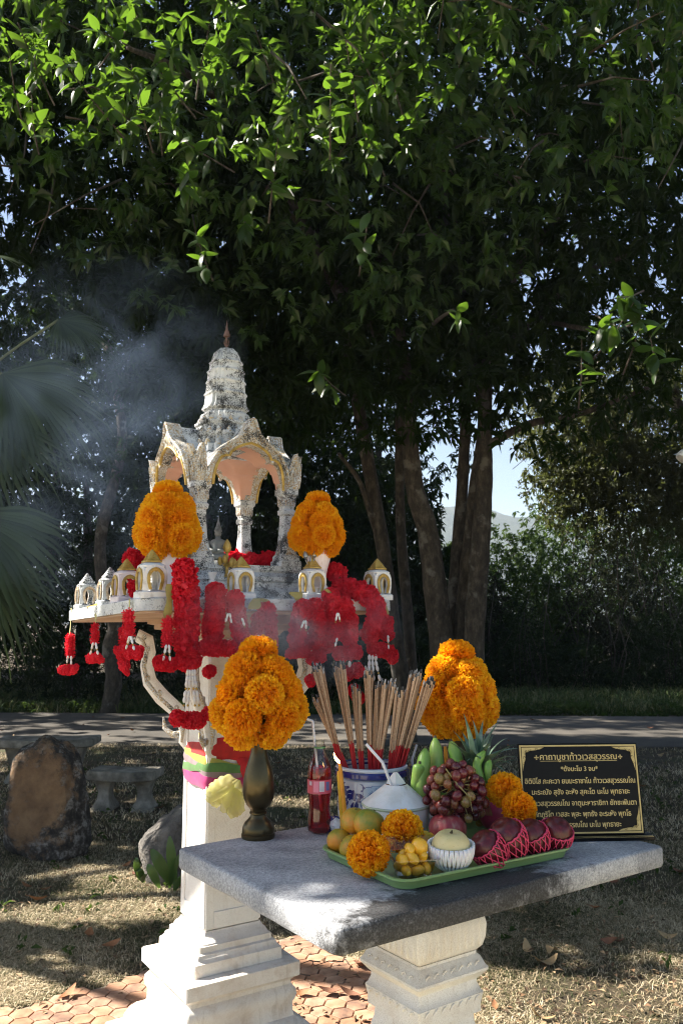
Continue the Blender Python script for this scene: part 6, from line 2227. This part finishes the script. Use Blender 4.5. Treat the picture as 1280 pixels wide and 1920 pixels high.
beads(g, [(394, 1228), (394, 1244)], 'f', .05, .006); heads(g, [(394, 1258)], 17, off=.05)
ribbon(g, [(398, 1202), (388, 1200)], 10, M['olive_ribbon'])
g = garland('red flower garland with an olive ribbon bow, in the middle of the front edge', 492, 1140)
ribbon(g, [(474, 1142), (482, 1122), (500, 1128), (506, 1135)], 22, M['olive_ribbon'], 'f', .05)
heads(g, [(500, 1145), (503, 1175), (505, 1210)], 20, step=.7); heads(g, [(485, 1160), (480, 1195)], 18, step=.7)
heads(g, [(478, 1222), (505, 1226)], 18, squash=.7); beads(g, [(484, 1192), (478, 1216)], 'f', .08); beads(g, [(486, 1192), (492, 1214)], 'f', .08)
heads(g, [(514, 1250), (480, 1252)], 13, squash=.8)
g = garland('wide red garland hanging below the third white shrine beside the smoke', 575, 1135)
ribbon(g, [(556, 1110), (562, 1122), (575, 1128)], 24, M['olive_ribbon'], 'f', .05)
heads(g, [(566, 1140), (560, 1170), (556, 1200)], 22, step=.7); heads(g, [(592, 1140), (594, 1170), (592, 1200)], 22, step=.7)
beads(g, [(570, 1164), (562, 1184)], 'f', .09); beads(g, [(573, 1164), (574, 1186)], 'f', .09)
heads(g, [(545, 1225), (570, 1222)], 16, squash=.7); heads(g, [(587, 1236), (598, 1232)], 17); heads(g, [(582, 1276)], 16, squash=.8)
g = garland('ragged red garland of single blooms right of the middle of the front edge', 640, 1140)
ribbon(g, [(612, 1104), (625, 1116), (640, 1120)], 10, M['olive_ribbon'], 'f', .06)
heads(g, [(622, 1120), (626, 1150), (628, 1185)], 22, step=.75); heads(g, [(645, 1135), (652, 1165), (655, 1195)], 22, step=.75)
heads(g, [(612, 1160), (612, 1210)], 18, step=.9, off=.03); beads(g, [(632, 1150), (628, 1170)], 'f', .09); beads(g, [(634, 1150), (638, 1168)], 'f', .09)
beads(g, [(632, 1196), (628, 1212)], 'f', .09); heads(g, [(632, 1226), (658, 1226), (668, 1222)], 17, squash=.7)
beads(g, [(655, 1240), (655, 1250)], 'f', .05, .006); heads(g, [(652, 1262), (668, 1258)], 18, squash=.8)
heads(g, [(662, 1295), (672, 1310)], 15, squash=.8, off=.03)
g = garland('arching red garland that starts beside the white vase and drops at the right end', 690, 1100)
for (x, y, o_) in ((640, 1098, -.05), (655, 1104, -.02), (675, 1108, .01), (692, 1116, .03), (704, 1132, .05)):
    heads(g, [(x, y)], 25, off=o_)
heads(g, [(706, 1150), (700, 1170), (694, 1190)], 24, step=.8); heads(g, [(722, 1165), (724, 1190)], 17, step=.8, off=.03)
ribbon(g, [(716, 1124), (724, 1140), (727, 1152)], 7, M['olive_ribbon'], 'f', .06); beads(g, [(727, 1192), (728, 1216)], 'f', .06)
heads(g, [(700, 1215), (728, 1222), (735, 1232)], 18, squash=.7)
for x0_, x1_ in ((692, 690), (698, 700), (704, 712)):
    beads(g, [(x0_, 1226), (x0_, 1240), (x1_, 1275)], 'f', .05, .006)
g = thing('red_rosette', 'big red lotus rosette on the slab beside the right white vase', 'rosette', gp(632, 1085, -.12))
heads(g, [(632, 1074)], 25, off=-.10); heads(g, [(610, 1060)], 12, off=-.2)
mb = MB()
for k in range(5):
    c = gp(637, 1084, -.065); a = -2.4 + k * .55
    mb.strip([c, c + Vector((math.cos(a) * .012, -.004, math.sin(a) * .012)), c + Vector((math.cos(a) * .026, -.002, math.sin(a) * .026))], [.004, .004, .0006], (0, 0, 1), fold=.2)
mb.obj('green_sepal', LM4, g, sharp=0)
for (x, y, D, rp, lb) in ((268, 1052, 3.05, 20, 'red flowers lying on the slab left of the left white vase'), (352, 1044, 3.2, 18, 'red flowers on the slab behind the left column'), (488, 1050, 3.2, 17, 'red flowers on the stepped base between the two right columns'), (392, 1048, 3.35, 14, 'red flowers at the feet of the dark seated figure'), (440, 1045, 3.38, 13, 'red flowers behind the back column')):
    c = PD(x, y, D)
    g = thing('red_flowers', lb, 'flowers', c, 'red flowers laid round the spirit house')
    for k in range(3):
        inst('flower', redf[k], g, align(c + Vector(((k - 1) * rp * .9 * D / FPX, .01 * k, rg.uniform(-.01, .008))), (rg.uniform(-.4, .4), -.5, .8), rp * D / FPX, k))
g = thing('garland', 'red garland strands lying along the left side of the slab between the shrines', 'garland', gp(262, 1070, -.1, 'l'), 'red garlands hanging from the slab')
for x, y, D in ((262, 1046, 3.05), (255, 1062, 3.0), (250, 1082, 2.9), (250, 1098, 2.85), (252, 1110, 2.80)):
    inst('flower', redf[0], g, align(PD(x, y, D), (rg.uniform(-.4, .4), -.8, .3), 11 * D / FPX, x))

# statues and small offerings in and before the house
st_ = PD(408, 1062, 3.20)
s = thing('seated_statue', 'small dark seated statue with tall pointed crown inside the spirit house', 'statue', st_)
Mx = Matrix.Translation(st_)
stm = pm('verdigris_statue', [(.10, .11, .11), (.20, .21, .20), (.14, .17, .16)], 40, .5, .3, 90, .003)
mb = MB(); mb.lathe([(.045, 0), (.05, .006), (.045, .016), (.036, .02)], 14, M=Mx); mb.obj('pedestal', stm, s)
mb = MB()
mb.ball((0, 0, .036), (.044, .032, .018), 14, 8, M=Mx); mb.lathe([(.028, .04), (.022, .06), (.03, .088), (.026, .10), (.010, .106), (.009, .114)], 14, M=Mx)
for sx_ in (-1, 1): mb.tube([(.028 * sx_, 0, .095), (.038 * sx_, -.008, .07), (.020 * sx_, -.026, .058), (.004 * sx_, -.03, .06)], [.009, .008, .007, .005], 7, M=Mx)
mb.obj('body', stm, s, sharp=0)
mb = MB(); mb.ball((0, -.001, .126), (.0135, .014, .016), 12, 8, M=Mx); mb.lathe([(.0155, .133), (.016, .137), (.012, .143), (.013, .146), (.009, .153), (.006, .165), (.0025, .178), (.0005, .196)], 12, M=Mx); mb.obj('crowned_head', stm, s, sharp=30)
gs_ = PD(425, 1082, 2.98)
s = thing('gilt_flower_holder', 'tarnished gold lotus bud holder in front of the dark seated statue', 'lotus holder', gs_)
mb = MB(); mb.lathe([(.02, 0), (.016, .006), (.006, .012), (.005, .04), (.012, .045), (.005, .05), (.005, .085), (.012, .092), (.016, .105), (.010, .122), (.001, .136)], 12, M=Matrix.Translation(gs_)); mb.obj('stand', M['gold'], s)
mb = MB()
for k in range(7):
    a = k * .9
    q = gs_ + Vector((.026 * math.cos(a), .02 * math.sin(a), .05 + .006 * (k % 3)))
    mb.tube([gs_ + Vector((0, 0, .03)), q], [.002, .0015], 5); mb.ball(q, (.009, .009, .016), 7, 5)
mb.obj('bud', M['gold'], s, sharp=0)
cp_ = PD(398, 1092, 2.86)
mb = MB(); mb.lathe([(.012, 0), (.012, .004), (.007, .008), (.012, .022), (.016, .034), (.015, .034), (.010, .02)], 16, M=Matrix.Translation(cp_), cap1=False)
tag(mb.obj('offering_cup', M['glaze']), 'tiny white footed cup on the slab below the seated statue', 'cup')
sv = PD(582, 1100, 2.98)
s = thing('lotus_candlestick', 'dull silver lotus bud candlestick behind the third white shrine', 'candlestick', sv)
mb = MB(); mb.lathe([(.018, 0), (.014, .008), (.004, .014), (.0035, .10)], 12, M=Matrix.Translation(sv)); mb.obj('stem', M['silver'], s)
for dx, dz in ((0, .145), (-.018, .10), (.013, .104)):
    mb = MB(); mb.tube([sv + Vector((0, 0, .06)), sv + Vector((dx, 0, dz - .006))], .002, 5)
    mb.lathe([(.002, -.004), (.0085, .004), (.0095, .012), (.006, .024), (.0008, .038)], 10, M=Matrix.Translation(sv + Vector((dx, 0, dz)))); mb.obj('bud', M['silver'], s, sharp=30)
gl_ = slab_point(162, 1138)
mb = MB(); mb.strip([gl_, gl_ + Vector((.04, -.01, .012)), gl_ + Vector((.085, -.02, .006))], [.012, .016, .004], (.3, .9, .1), fold=.3)
tag(mb.obj('gold_leaf_slip', M['gold'], sharp=0), 'gold paper slip lying on the slab by the outer weathered shrine', 'paper')

# ------------------------------------------------------------------ sash tied round the shaft
sa = thing('ribbon_sash', 'many coloured cloth sash wrapped and knotted round the white shaft', 'sash', (HC2.x, HC2.y, 1.03))
cl_r = cloth('red_cloth', (.66, .02, .02), .3); cl_y = cloth('yellow_green_cloth', (.52, .52, .08), .35, (.44, .40, .10)); cl_g = cloth('green_cloth', (.13, .30, .08), .3); cl_p = cloth('pink_cloth', (.62, .05, .24), .3); cl_o = cloth('mauve_cloth', (.38, .28, .30), .3)
cl_n = cloth('pale_yellow_gauze', (.66, .64, .22), .5, (.60, .56, .26))
_nt = cl_n.node_tree; _o = _nt.nodes['Material Output']; _s = _o.inputs[0].links[0].from_socket
_t = _nt.nodes.new('ShaderNodeBsdfTransparent'); _m = _nt.nodes.new('ShaderNodeMixShader'); _m.inputs[0].default_value = .38
L(_nt, _s, _m.inputs[1]); L(_nt, _t.outputs[0], _m.inputs[2]); L(_nt, _m.outputs[0], _o.inputs[0])


def band(mat, name, z0_, amp, ph, half, wid, off, tilt):
    pts, sd, wd = [], [], []
    n = 64
    rr_ = random.Random(int(z0_ * 1000) + int(off * 1e4))
    for k in range(n + 1):
        a = 2 * PI * k / n
        c, s = math.cos(a), math.sin(a)
        q = half * 1.035 * (abs(c) ** 9 + abs(s) ** 9) ** (-1 / 9) + off
        z = z0_ + amp * math.sin(a * 2 + ph) + tilt * s + .001 * math.sin(9 * a + ph)
        pts.append(HM @ Vector((q * c, q * s, z)))
        o_ = HM.to_3x3() @ Vector((c, s, 0))
        sd.append((Vector((0, 0, 1)) + o_ * .12 * math.sin(3 * a + ph)).normalized())
        wd.append(1.45 * wid * (1 + .18 * math.sin(a * 3 + ph * 2)))
    mb = MB(); mb.strip(pts, wd, sd, fold=.25)
    mb.obj(name, mat, sa, sharp=0)


band(cl_r, 'red_band', 1.075, .012, .3, .107, .026, .006, -.012)
band(cl_y, 'yellow_band', 1.050, .014, 1.2, .107, .018, .009, .018)
band(cl_o, 'mauve_band', 1.035, .010, 2.1, .107, .016, .011, .022)
band(cl_g, 'green_band', 1.020, .012, .6, .107, .013, .0125, -.004)
band(cl_p, 'pink_band', .992, .008, 2.8, .107, .020, .011, .006)
kn = HM @ Vector((.03, -.122, 1.01))
mb = MB()
mb.strip(smooth_path([kn + Vector((-.01, .0, .05)), kn + Vector((.02, -.012, .0)), kn + Vector((.045, -.01, -.05)), kn + Vector((.03, -.006, -.10))], 4), [.02, .022, .024, .026, .028, .03, .03, .028, .03, .032, .03, .026, .012], (.9, .4, .1), fold=.4)
mb.obj('red_tail', cl_r, sa, sharp=0)


def gauze(c, r_, seed, mat, name):
    rr_ = random.Random(seed)
    ph = [rr_.uniform(0, 6) for _ in range(6)]
    mb = MB()
    mb.ball(c, r_, 40, 20, fn=lambda d: 1 + .05 * math.sin(9 * math.atan2(d.z, d.x) + ph[0] + 4 * d.y) + .07 * math.sin(5 * d.x + ph[1] + 3 * d.z) + .06 * math.sin(14 * d.z + 9 * d.x + ph[2]))
    mb.obj(name, mat, sa, sharp=0)


gauze(PD(424, 1480, 2.97), (.055, .03, .045), 1, cl_n, 'bow_loop')
gauze(PD(440, 1505, 2.965), (.036, .024, .05), 2, cl_n, 'bow_loop')
gauze(PD(404, 1492, 2.98), (.035, .025, .036), 3, cl_n, 'bow_loop')
mb = MB()
c0 = PD(448, 1462, 2.95)
for (x, y) in ((418, 1525), (440, 1530), (456, 1490), (395, 1505)):
    e_ = PD(x, y, 2.95)
    mb.strip(smooth_path([c0, c0.lerp(e_, .5) + Vector((0, -.02, -.005)), e_], 4), [.008, .012, .016, .019, .021, .021, .02, .017, .012], (.85, .2, -.3), fold=.6)
mb.obj('gauze_tail', cl_n, sa, sharp=0)

# ================================================================== STONES, BENCHES, LAMP, LITTER
from mathutils import noise as mnoise


def rock_mesh(name, c, r_, seed, mat, planes, nu=84, nv=56, amp=.07, rnd_n=10):
    """angular boulder: intersection of planes with rounded edges, roughened by fractal noise"""
    rr_ = random.Random(seed)
    P_ = [(Vector(n).normalized(), h) for n, h in planes]
    for _ in range(rnd_n):
        P_.append((Vector((rr_.gauss(0, 1), rr_.gauss(0, 1), rr_.gauss(0, 1))).normalized(), rr_.uniform(.92, 1.08)))
    off = Vector((seed * 3.7, seed * 1.3, 0))
    def fn(d):
        k = sum((max(0, d.dot(n)) / h) ** 14 for n, h in P_) ** (-1 / 14)
        k = min(k, 1.45)
        return k * (1 + amp * mnoise.fractal(d * 2.2 + off, 1, 2, 4) + .03 * mnoise.fractal(d * 9 + off, 1, 2, 4) - .05 * max(0, mnoise.noise(d * 4.5 + off)))
    mb = MB(); mb.ball(c, r_, nu, nv, fn=fn)
    return mb.obj(name, mat, sharp=45)


R1 = PZ(80, 1615, 0)
m, nt, p = new_mat('rust_and_lichen_stone')
v = coords(nt)
c = rampnode(nt, [(.3, (.10, .06, .035)), (.5, (.21, .125, .065)), (.7, (.30, .19, .10))], noise(nt, v, 7, 8, .7)).outputs[0]
mpx = nt.nodes.new('ShaderNodeMapping'); mpx.vector_type = 'TEXTURE'; mpx.inputs['Location'].default_value = (R1.x - .04, R1.y - .1, .42); mpx.inputs['Scale'].default_value = (.25, .5, .40); mpx.inputs['Rotation'].default_value = (0, .15, 0)
L(nt, v, mpx.inputs[0]); lnx = nt.nodes.new('ShaderNodeVectorMath'); lnx.operation = 'LENGTH'; L(nt, mpx.outputs[0], lnx.inputs[0])
edge = math_n(nt, 'ADD', lnx.outputs['Value'], math_n(nt, 'MULTIPLY', math_n(nt, 'SUBTRACT', noise(nt, v, 6, 9, .72), .5), 3.0))
crust = rampnode(nt, [(.42, (.022, .02, .018)), (.52, (.06, .052, .045)), (.58, (.20, .19, .175)), (.70, (.33, .32, .30))], noise(nt, v, 13, 9, .75)).outputs[0]
c = mix(nt, c, crust, rampnode(nt, [(.60, (0, 0, 0)), (.85, (.55, .55, .55)), (1.2, (1, 1, 1))], edge).outputs[0])
L(nt, c, p.inputs['Base Color']); p.inputs['Roughness'].default_value = .9
bumpn(nt, p, noise(nt, v, 28, 8, .7), .9, .03)
rk = rock_mesh('standing_stone', R1 + Vector((-.03, .14, .34)), (.27, .21, .42), 3, m, [((0, -1, .12), .86), ((.9, -.4, .15), .92), ((-1, -.2, .1), .95), ((.55, -.1, .85), .98), ((-.35, -.1, .95), 1.05), ((0, 0, -1), .8), ((0, 1, 0), .9)])
tag(rk, 'tall standing stone stained orange with grey lichen at the left', 'stone')
m2 = pm('grey_weathered_stone', [(.04, .037, .034), (.12, .11, .10), (.28, .25, .215)], 6, .92, .9, 26, .03, detail=9)
R2 = PZ(300, 1665, 0)
rk = rock_mesh('grey_stone', R2 + Vector((.07, .18, .15)), (.24, .2, .29), 8, m2, [((-.95, -.25, -.08), .88), ((.1, -1, .1), .82), ((-.62, -.1, .78), .74), ((.25, 0, .97), 1.12), ((1, -.1, .1), 1.05), ((0, 0, -1), .8)], amp=.10)
tag(rk, 'low grey stone with a slanting top beside the white pedestal', 'stone')
# plant at its foot
pl = thing('broad_leaf_plant', 'small plant with broad dark leaves growing against the grey stone', 'plant', PZ(315, 1675, 0))
pm_leaf = leaf_mat('broad_plant_leaf', (.03, .07, .02), (.05, .11, .03), (.08, .15, .05), (.2, .33, .05), .35, .3)
for k, (x0_, y0_, x1_, y1_, w) in enumerate([(322, 1660, 285, 1592, 11), (330, 1660, 318, 1568, 9), (318, 1665, 338, 1600, 8), (300, 1665, 278, 1620, 8), (270, 1655, 262, 1630, 7), (268, 1655, 276, 1640, 6), (262, 1650, 256, 1608, 6), (328, 1672, 345, 1640, 8)]):
    a, b = PD(x0_, y0_, R2.y - .08), PD(x1_, y1_, R2.y - .16)
    pts = [a.lerp(b, t) + Vector((0, -.04 * math.sin(PI * t), .03 * math.sin(PI * t))) for t in [q / 7 for q in range(8)]]
    mb = MB(); mb.strip(pts, [w * R2.y / FPX * (math.sin(PI * (q / 7 * .9 + .05)) ** .8) for q in range(8)], (.9, .2, .3), fold=.35)
    mb.obj('leaf', pm_leaf, pl, sharp=0)
conc = pm('mossy_concrete', [(.09, .085, .07), (.22, .20, .165), (.40, .37, .32)], 8, .9, .6, 50, .01, detail=8)


def bench(c, w, d, h, rz, label, legc):
    o = thing('stone_bench', label, 'bench', c, 'concrete garden benches')
    Mx = Matrix.Translation(c) @ Matrix.Rotation(rz, 4, 'Z')
    mb = MB()
    rr_ = []
    for s_, z in ((.96, h - .075), (1, h - .065), (1, h - .012), (.97, h)):
        ring = []
        for k in range(17):
            a = -.5 + k / 16
            ring.append((w * a * s_, -d / 2 * s_ + .10 * w * (4 * a * a - .5), z))
        for k in range(17):
            a = .5 - k / 16
            ring.append((w * a * s_, d / 2 * s_ + .10 * w * (4 * a * a - .5), z))
        rr_.append(ring)
    mb.rings(rr_, M=Mx); mb.obj('seat', conc, o, sharp=40)
    for sx_ in (-1, 1):
        mb = MB()
        mb.sq([(.085, 0), (.08, .03), (.05, .09), (.045, .15), (.06, .21), (.09, h - .077)], M=Mx @ Matrix.Translation((sx_ * w * .30, .03, 0)), sy=1.3)
        mb.obj('leg', legc, o)


bench(PZ(226, 1524, 0) + Vector((0, .1, 0)), .56, .30, .33, -.1, 'low curved concrete bench standing behind the grey stone', conc)
bench(PZ(60, 1480, 0) + Vector((0, .35, 0)), .95, .36, .42, .05, 'curved concrete bench behind the tall standing stone', conc)

# lamp at the right edge
lp = PD(1290, 858, 6.2)
lm_ = thing('garden_lamp', 'white dome of a lamp just entering at the right edge', 'lamp', (lp.x + .1, lp.y, 0))
mb = MB(); mb.tube([(lp.x + .12, lp.y, 0), (lp.x + .12, lp.y, 3.4)], .03, 10); mb.obj('pole', M['silver'], lm_)
mb = MB(); mb.tube([(lp.x + .12, lp.y, 2.98), (lp.x + .06, lp.y, 3.02), (lp.x + .01, lp.y, 2.97)], .012, 8); mb.obj('arm', M['silver'], lm_)
mb = MB(); mb.lathe([(.085, -.03), (.09, -.01), (.075, .03), (.04, .058), (.01, .07)], 22, M=Matrix.Translation(lp) @ Matrix.Rotation(.5, 4, 'Y')); mb.obj('dome', M['glaze'], lm_)

# fallen leaves
dl = []
dm_ = []
for k, cols in enumerate((((.20, .08, .03), (.34, .16, .07)), ((.32, .20, .09), (.48, .34, .18)), ((.14, .06, .035), (.24, .11, .06)))):
    dm_.append(pm('dead_leaf_' + 'abc'[k], cols, 30, .75, .3, 90, .003))
    mb = MB()
    pts, wd = [], []
    for q in range(7):
        t = q / 6
        pts.append((.02 * math.sin(3 * t + k), t - .5, .22 * (abs(t - .5) * 2) ** 1.6 + .05)); wd.append(.24 * math.sin(PI * (t * .92 + .04)) + .01)
    mb.strip(pts, wd, (1, 0, .15), fold=.45 * (1 if k != 1 else -.6)); mb.tube([(0, -.5, .25), (.02, -.68, .3)], .012, 4)
    dl.append(mb.mesh('fallen_leaf', dm_[-1], 0))
rl = random.Random(44)
known = [(1022, 1805, .13, 1), (1035, 1785, .10, 1), (1145, 1768, .09, 2), (1252, 1755, .09, 1), (50, 1665, .09, 0), (70, 1690, .10, 0), (1150, 1655, .08, 2), (680, 1815, .12, 2), (165, 1755, .09, 0), (85, 1670, .07, 0)]
nn_ = 0
for k in range(90):
    if k < len(known): x, y, s_, q = known[k]
    else: x, y, s_, q = rl.uniform(-20, 1300), rl.choice([rl.uniform(1620, 1915), rl.uniform(1410, 1600), rl.uniform(1345, 1400)]), rl.uniform(.05, .10), rl.randrange(3)
    w = PZ(x, y, .05 if y < 1400 else .018)
    o = inst('fallen_leaf', dl[q], None, TRS(w, (rl.uniform(-.4, .4), rl.uniform(-.4, .4), rl.uniform(0, 6)), s_))
    tag(o, ('crumpled pale fallen leaf' if q == 1 else 'reddish brown fallen leaf' if q == 0 else 'dark brown fallen leaf') + (' lying on the dry lawn' if y > 1405 else ' lying on the road'), 'leaf', 'fallen leaves on the ground')
# crumbs of leaf litter
rz_ = np.random.default_rng(21)
n = 5200
Y = 3.4 + 7.4 * rz_.random(n) ** 1.4; X = (rz_.random(n) * 2 - 1) * (.45 * Y + .2)
kk = (np.sin(X * 2.1 + 1) + np.sin(Y * 1.7 + X * .6) + rz_.normal(size=n)) > -.4
Pl = np.stack([X, Y, .006 + .022 * rz_.random(n)], 1)[kk]
Al = rand_dirs(len(Pl), rz_) * np.array([1, 1, .25])
tag(inst('leaf_litter', leaf_cloud('leaf_litter', Pl, Al, .018 + .03 * rz_.random(len(Pl)), .010 + .014 * rz_.random(len(Pl)), pm('litter', [(.07, .04, .02), (.18, .10, .05), (.34, .23, .13)], 3, .85, island=.8), .1, .85, 8), None, None, 'stuff'), 'crumbs of dry leaf litter in the lawn')
# twigs on the paving
mb = MB()
for k in range(5):
    a = PZ(rl.uniform(570, 690), rl.uniform(1790, 1830), .03); b = a + Vector((rl.uniform(-.15, .15), rl.uniform(-.06, .06), .0))
    mb.tube([a, a.lerp(b, .5) + Vector((0, .015, .006)), b], [.003, .0025, .001], 5)
tag(mb.obj('twigs', BARK, None, kind='stuff'), 'thin dry twigs scattered on the hexagon tiles')

# ================================================================== SMOKE
def smoke(name, label, c, rad, dens, scale, seed, col=(.50, .68, 1.0), stretch=(1, 1, 1), th=(.45, .8)):
    mb = MB(); mb.box(2 * rad[0], 2 * rad[1], 2 * rad[2], loc=c, ch=.0)
    m = bpy.data.materials.new(name); m.use_nodes = True
    nt = m.node_tree
    nt.nodes.remove(nt.nodes['Principled BSDF'])
    v = coords(nt)
    mp = nt.nodes.new('ShaderNodeMapping'); mp.vector_type = 'TEXTURE'; mp.inputs['Location'].default_value = c; mp.inputs['Scale'].default_value = rad
    L(nt, v, mp.inputs[0])
    ln = nt.nodes.new('ShaderNodeVectorMath'); ln.operation = 'LENGTH'; L(nt, mp.outputs[0], ln.inputs[0])
    fall = rampnode(nt, [(.25, (1, 1, 1)), (.98, (0, 0, 0))], ln.outputs['Value']).outputs[0]
    ms = nt.nodes.new('ShaderNodeMapping'); ms.inputs['Scale'].default_value = stretch; ms.inputs['Location'].default_value = (seed, seed * 2, 0); ms.inputs['Rotation'].default_value = (0, .5, 0)
    L(nt, v, ms.inputs[0])
    f = rampnode(nt, [(th[0], (0, 0, 0)), (th[1], (1, 1, 1))], noise(nt, ms.outputs[0], scale, 4, .5, 1.0)).outputs[0]
    d = math_n(nt, 'MULTIPLY', math_n(nt, 'MULTIPLY', fall, f), dens)
    pv = nt.nodes.new('ShaderNodeVolumePrincipled')
    pv.inputs['Color'].default_value = (*col, 1)
    pv.inputs['Anisotropy'].default_value = .2
    L(nt, d, pv.inputs['Density'])
    L(nt, pv.outputs[0], nt.nodes['Material Output'].inputs['Volume'])
    o = mb.obj('smoke', m, None, flat=True, kind='stuff')
    o['label'] = label
    return o


smoke('smoke_drift', 'blue incense smoke drifting past the palm at the left', tuple(PD(175, 800, 3.9)), (.85, .50, 1.0), .48, 2.4, 1.0, th=(.45, .82), stretch=(1, 1, 1.25))
smoke('smoke_plume', 'pale smoke rising from the joss sticks across the red garlands', tuple(PD(555, 1175, 2.55)), (.42, .16, .20), 3.8, 5, 4.0, (.86, .91, 1.0), (1, 1, 1.4), (.36, .75))

# ================================================================== AIR
mb = MB(); mb.box(2400, 1500, 160, loc=(0, 700, 78.5), ch=0)
hm = bpy.data.materials.new('pale_air'); hm.use_nodes = True
hm.node_tree.nodes.remove(hm.node_tree.nodes['Principled BSDF'])
pv = hm.node_tree.nodes.new('ShaderNodeVolumePrincipled')
pv.inputs['Color'].default_value = (.72, .84, 1, 1); pv.inputs['Density'].default_value = .0005
hm.node_tree.links.new(pv.outputs[0], hm.node_tree.nodes['Material Output'].inputs['Volume'])
tag(mb.obj('haze', hm, None, flat=True, kind='stuff'), 'thin pale haze over the whole place')
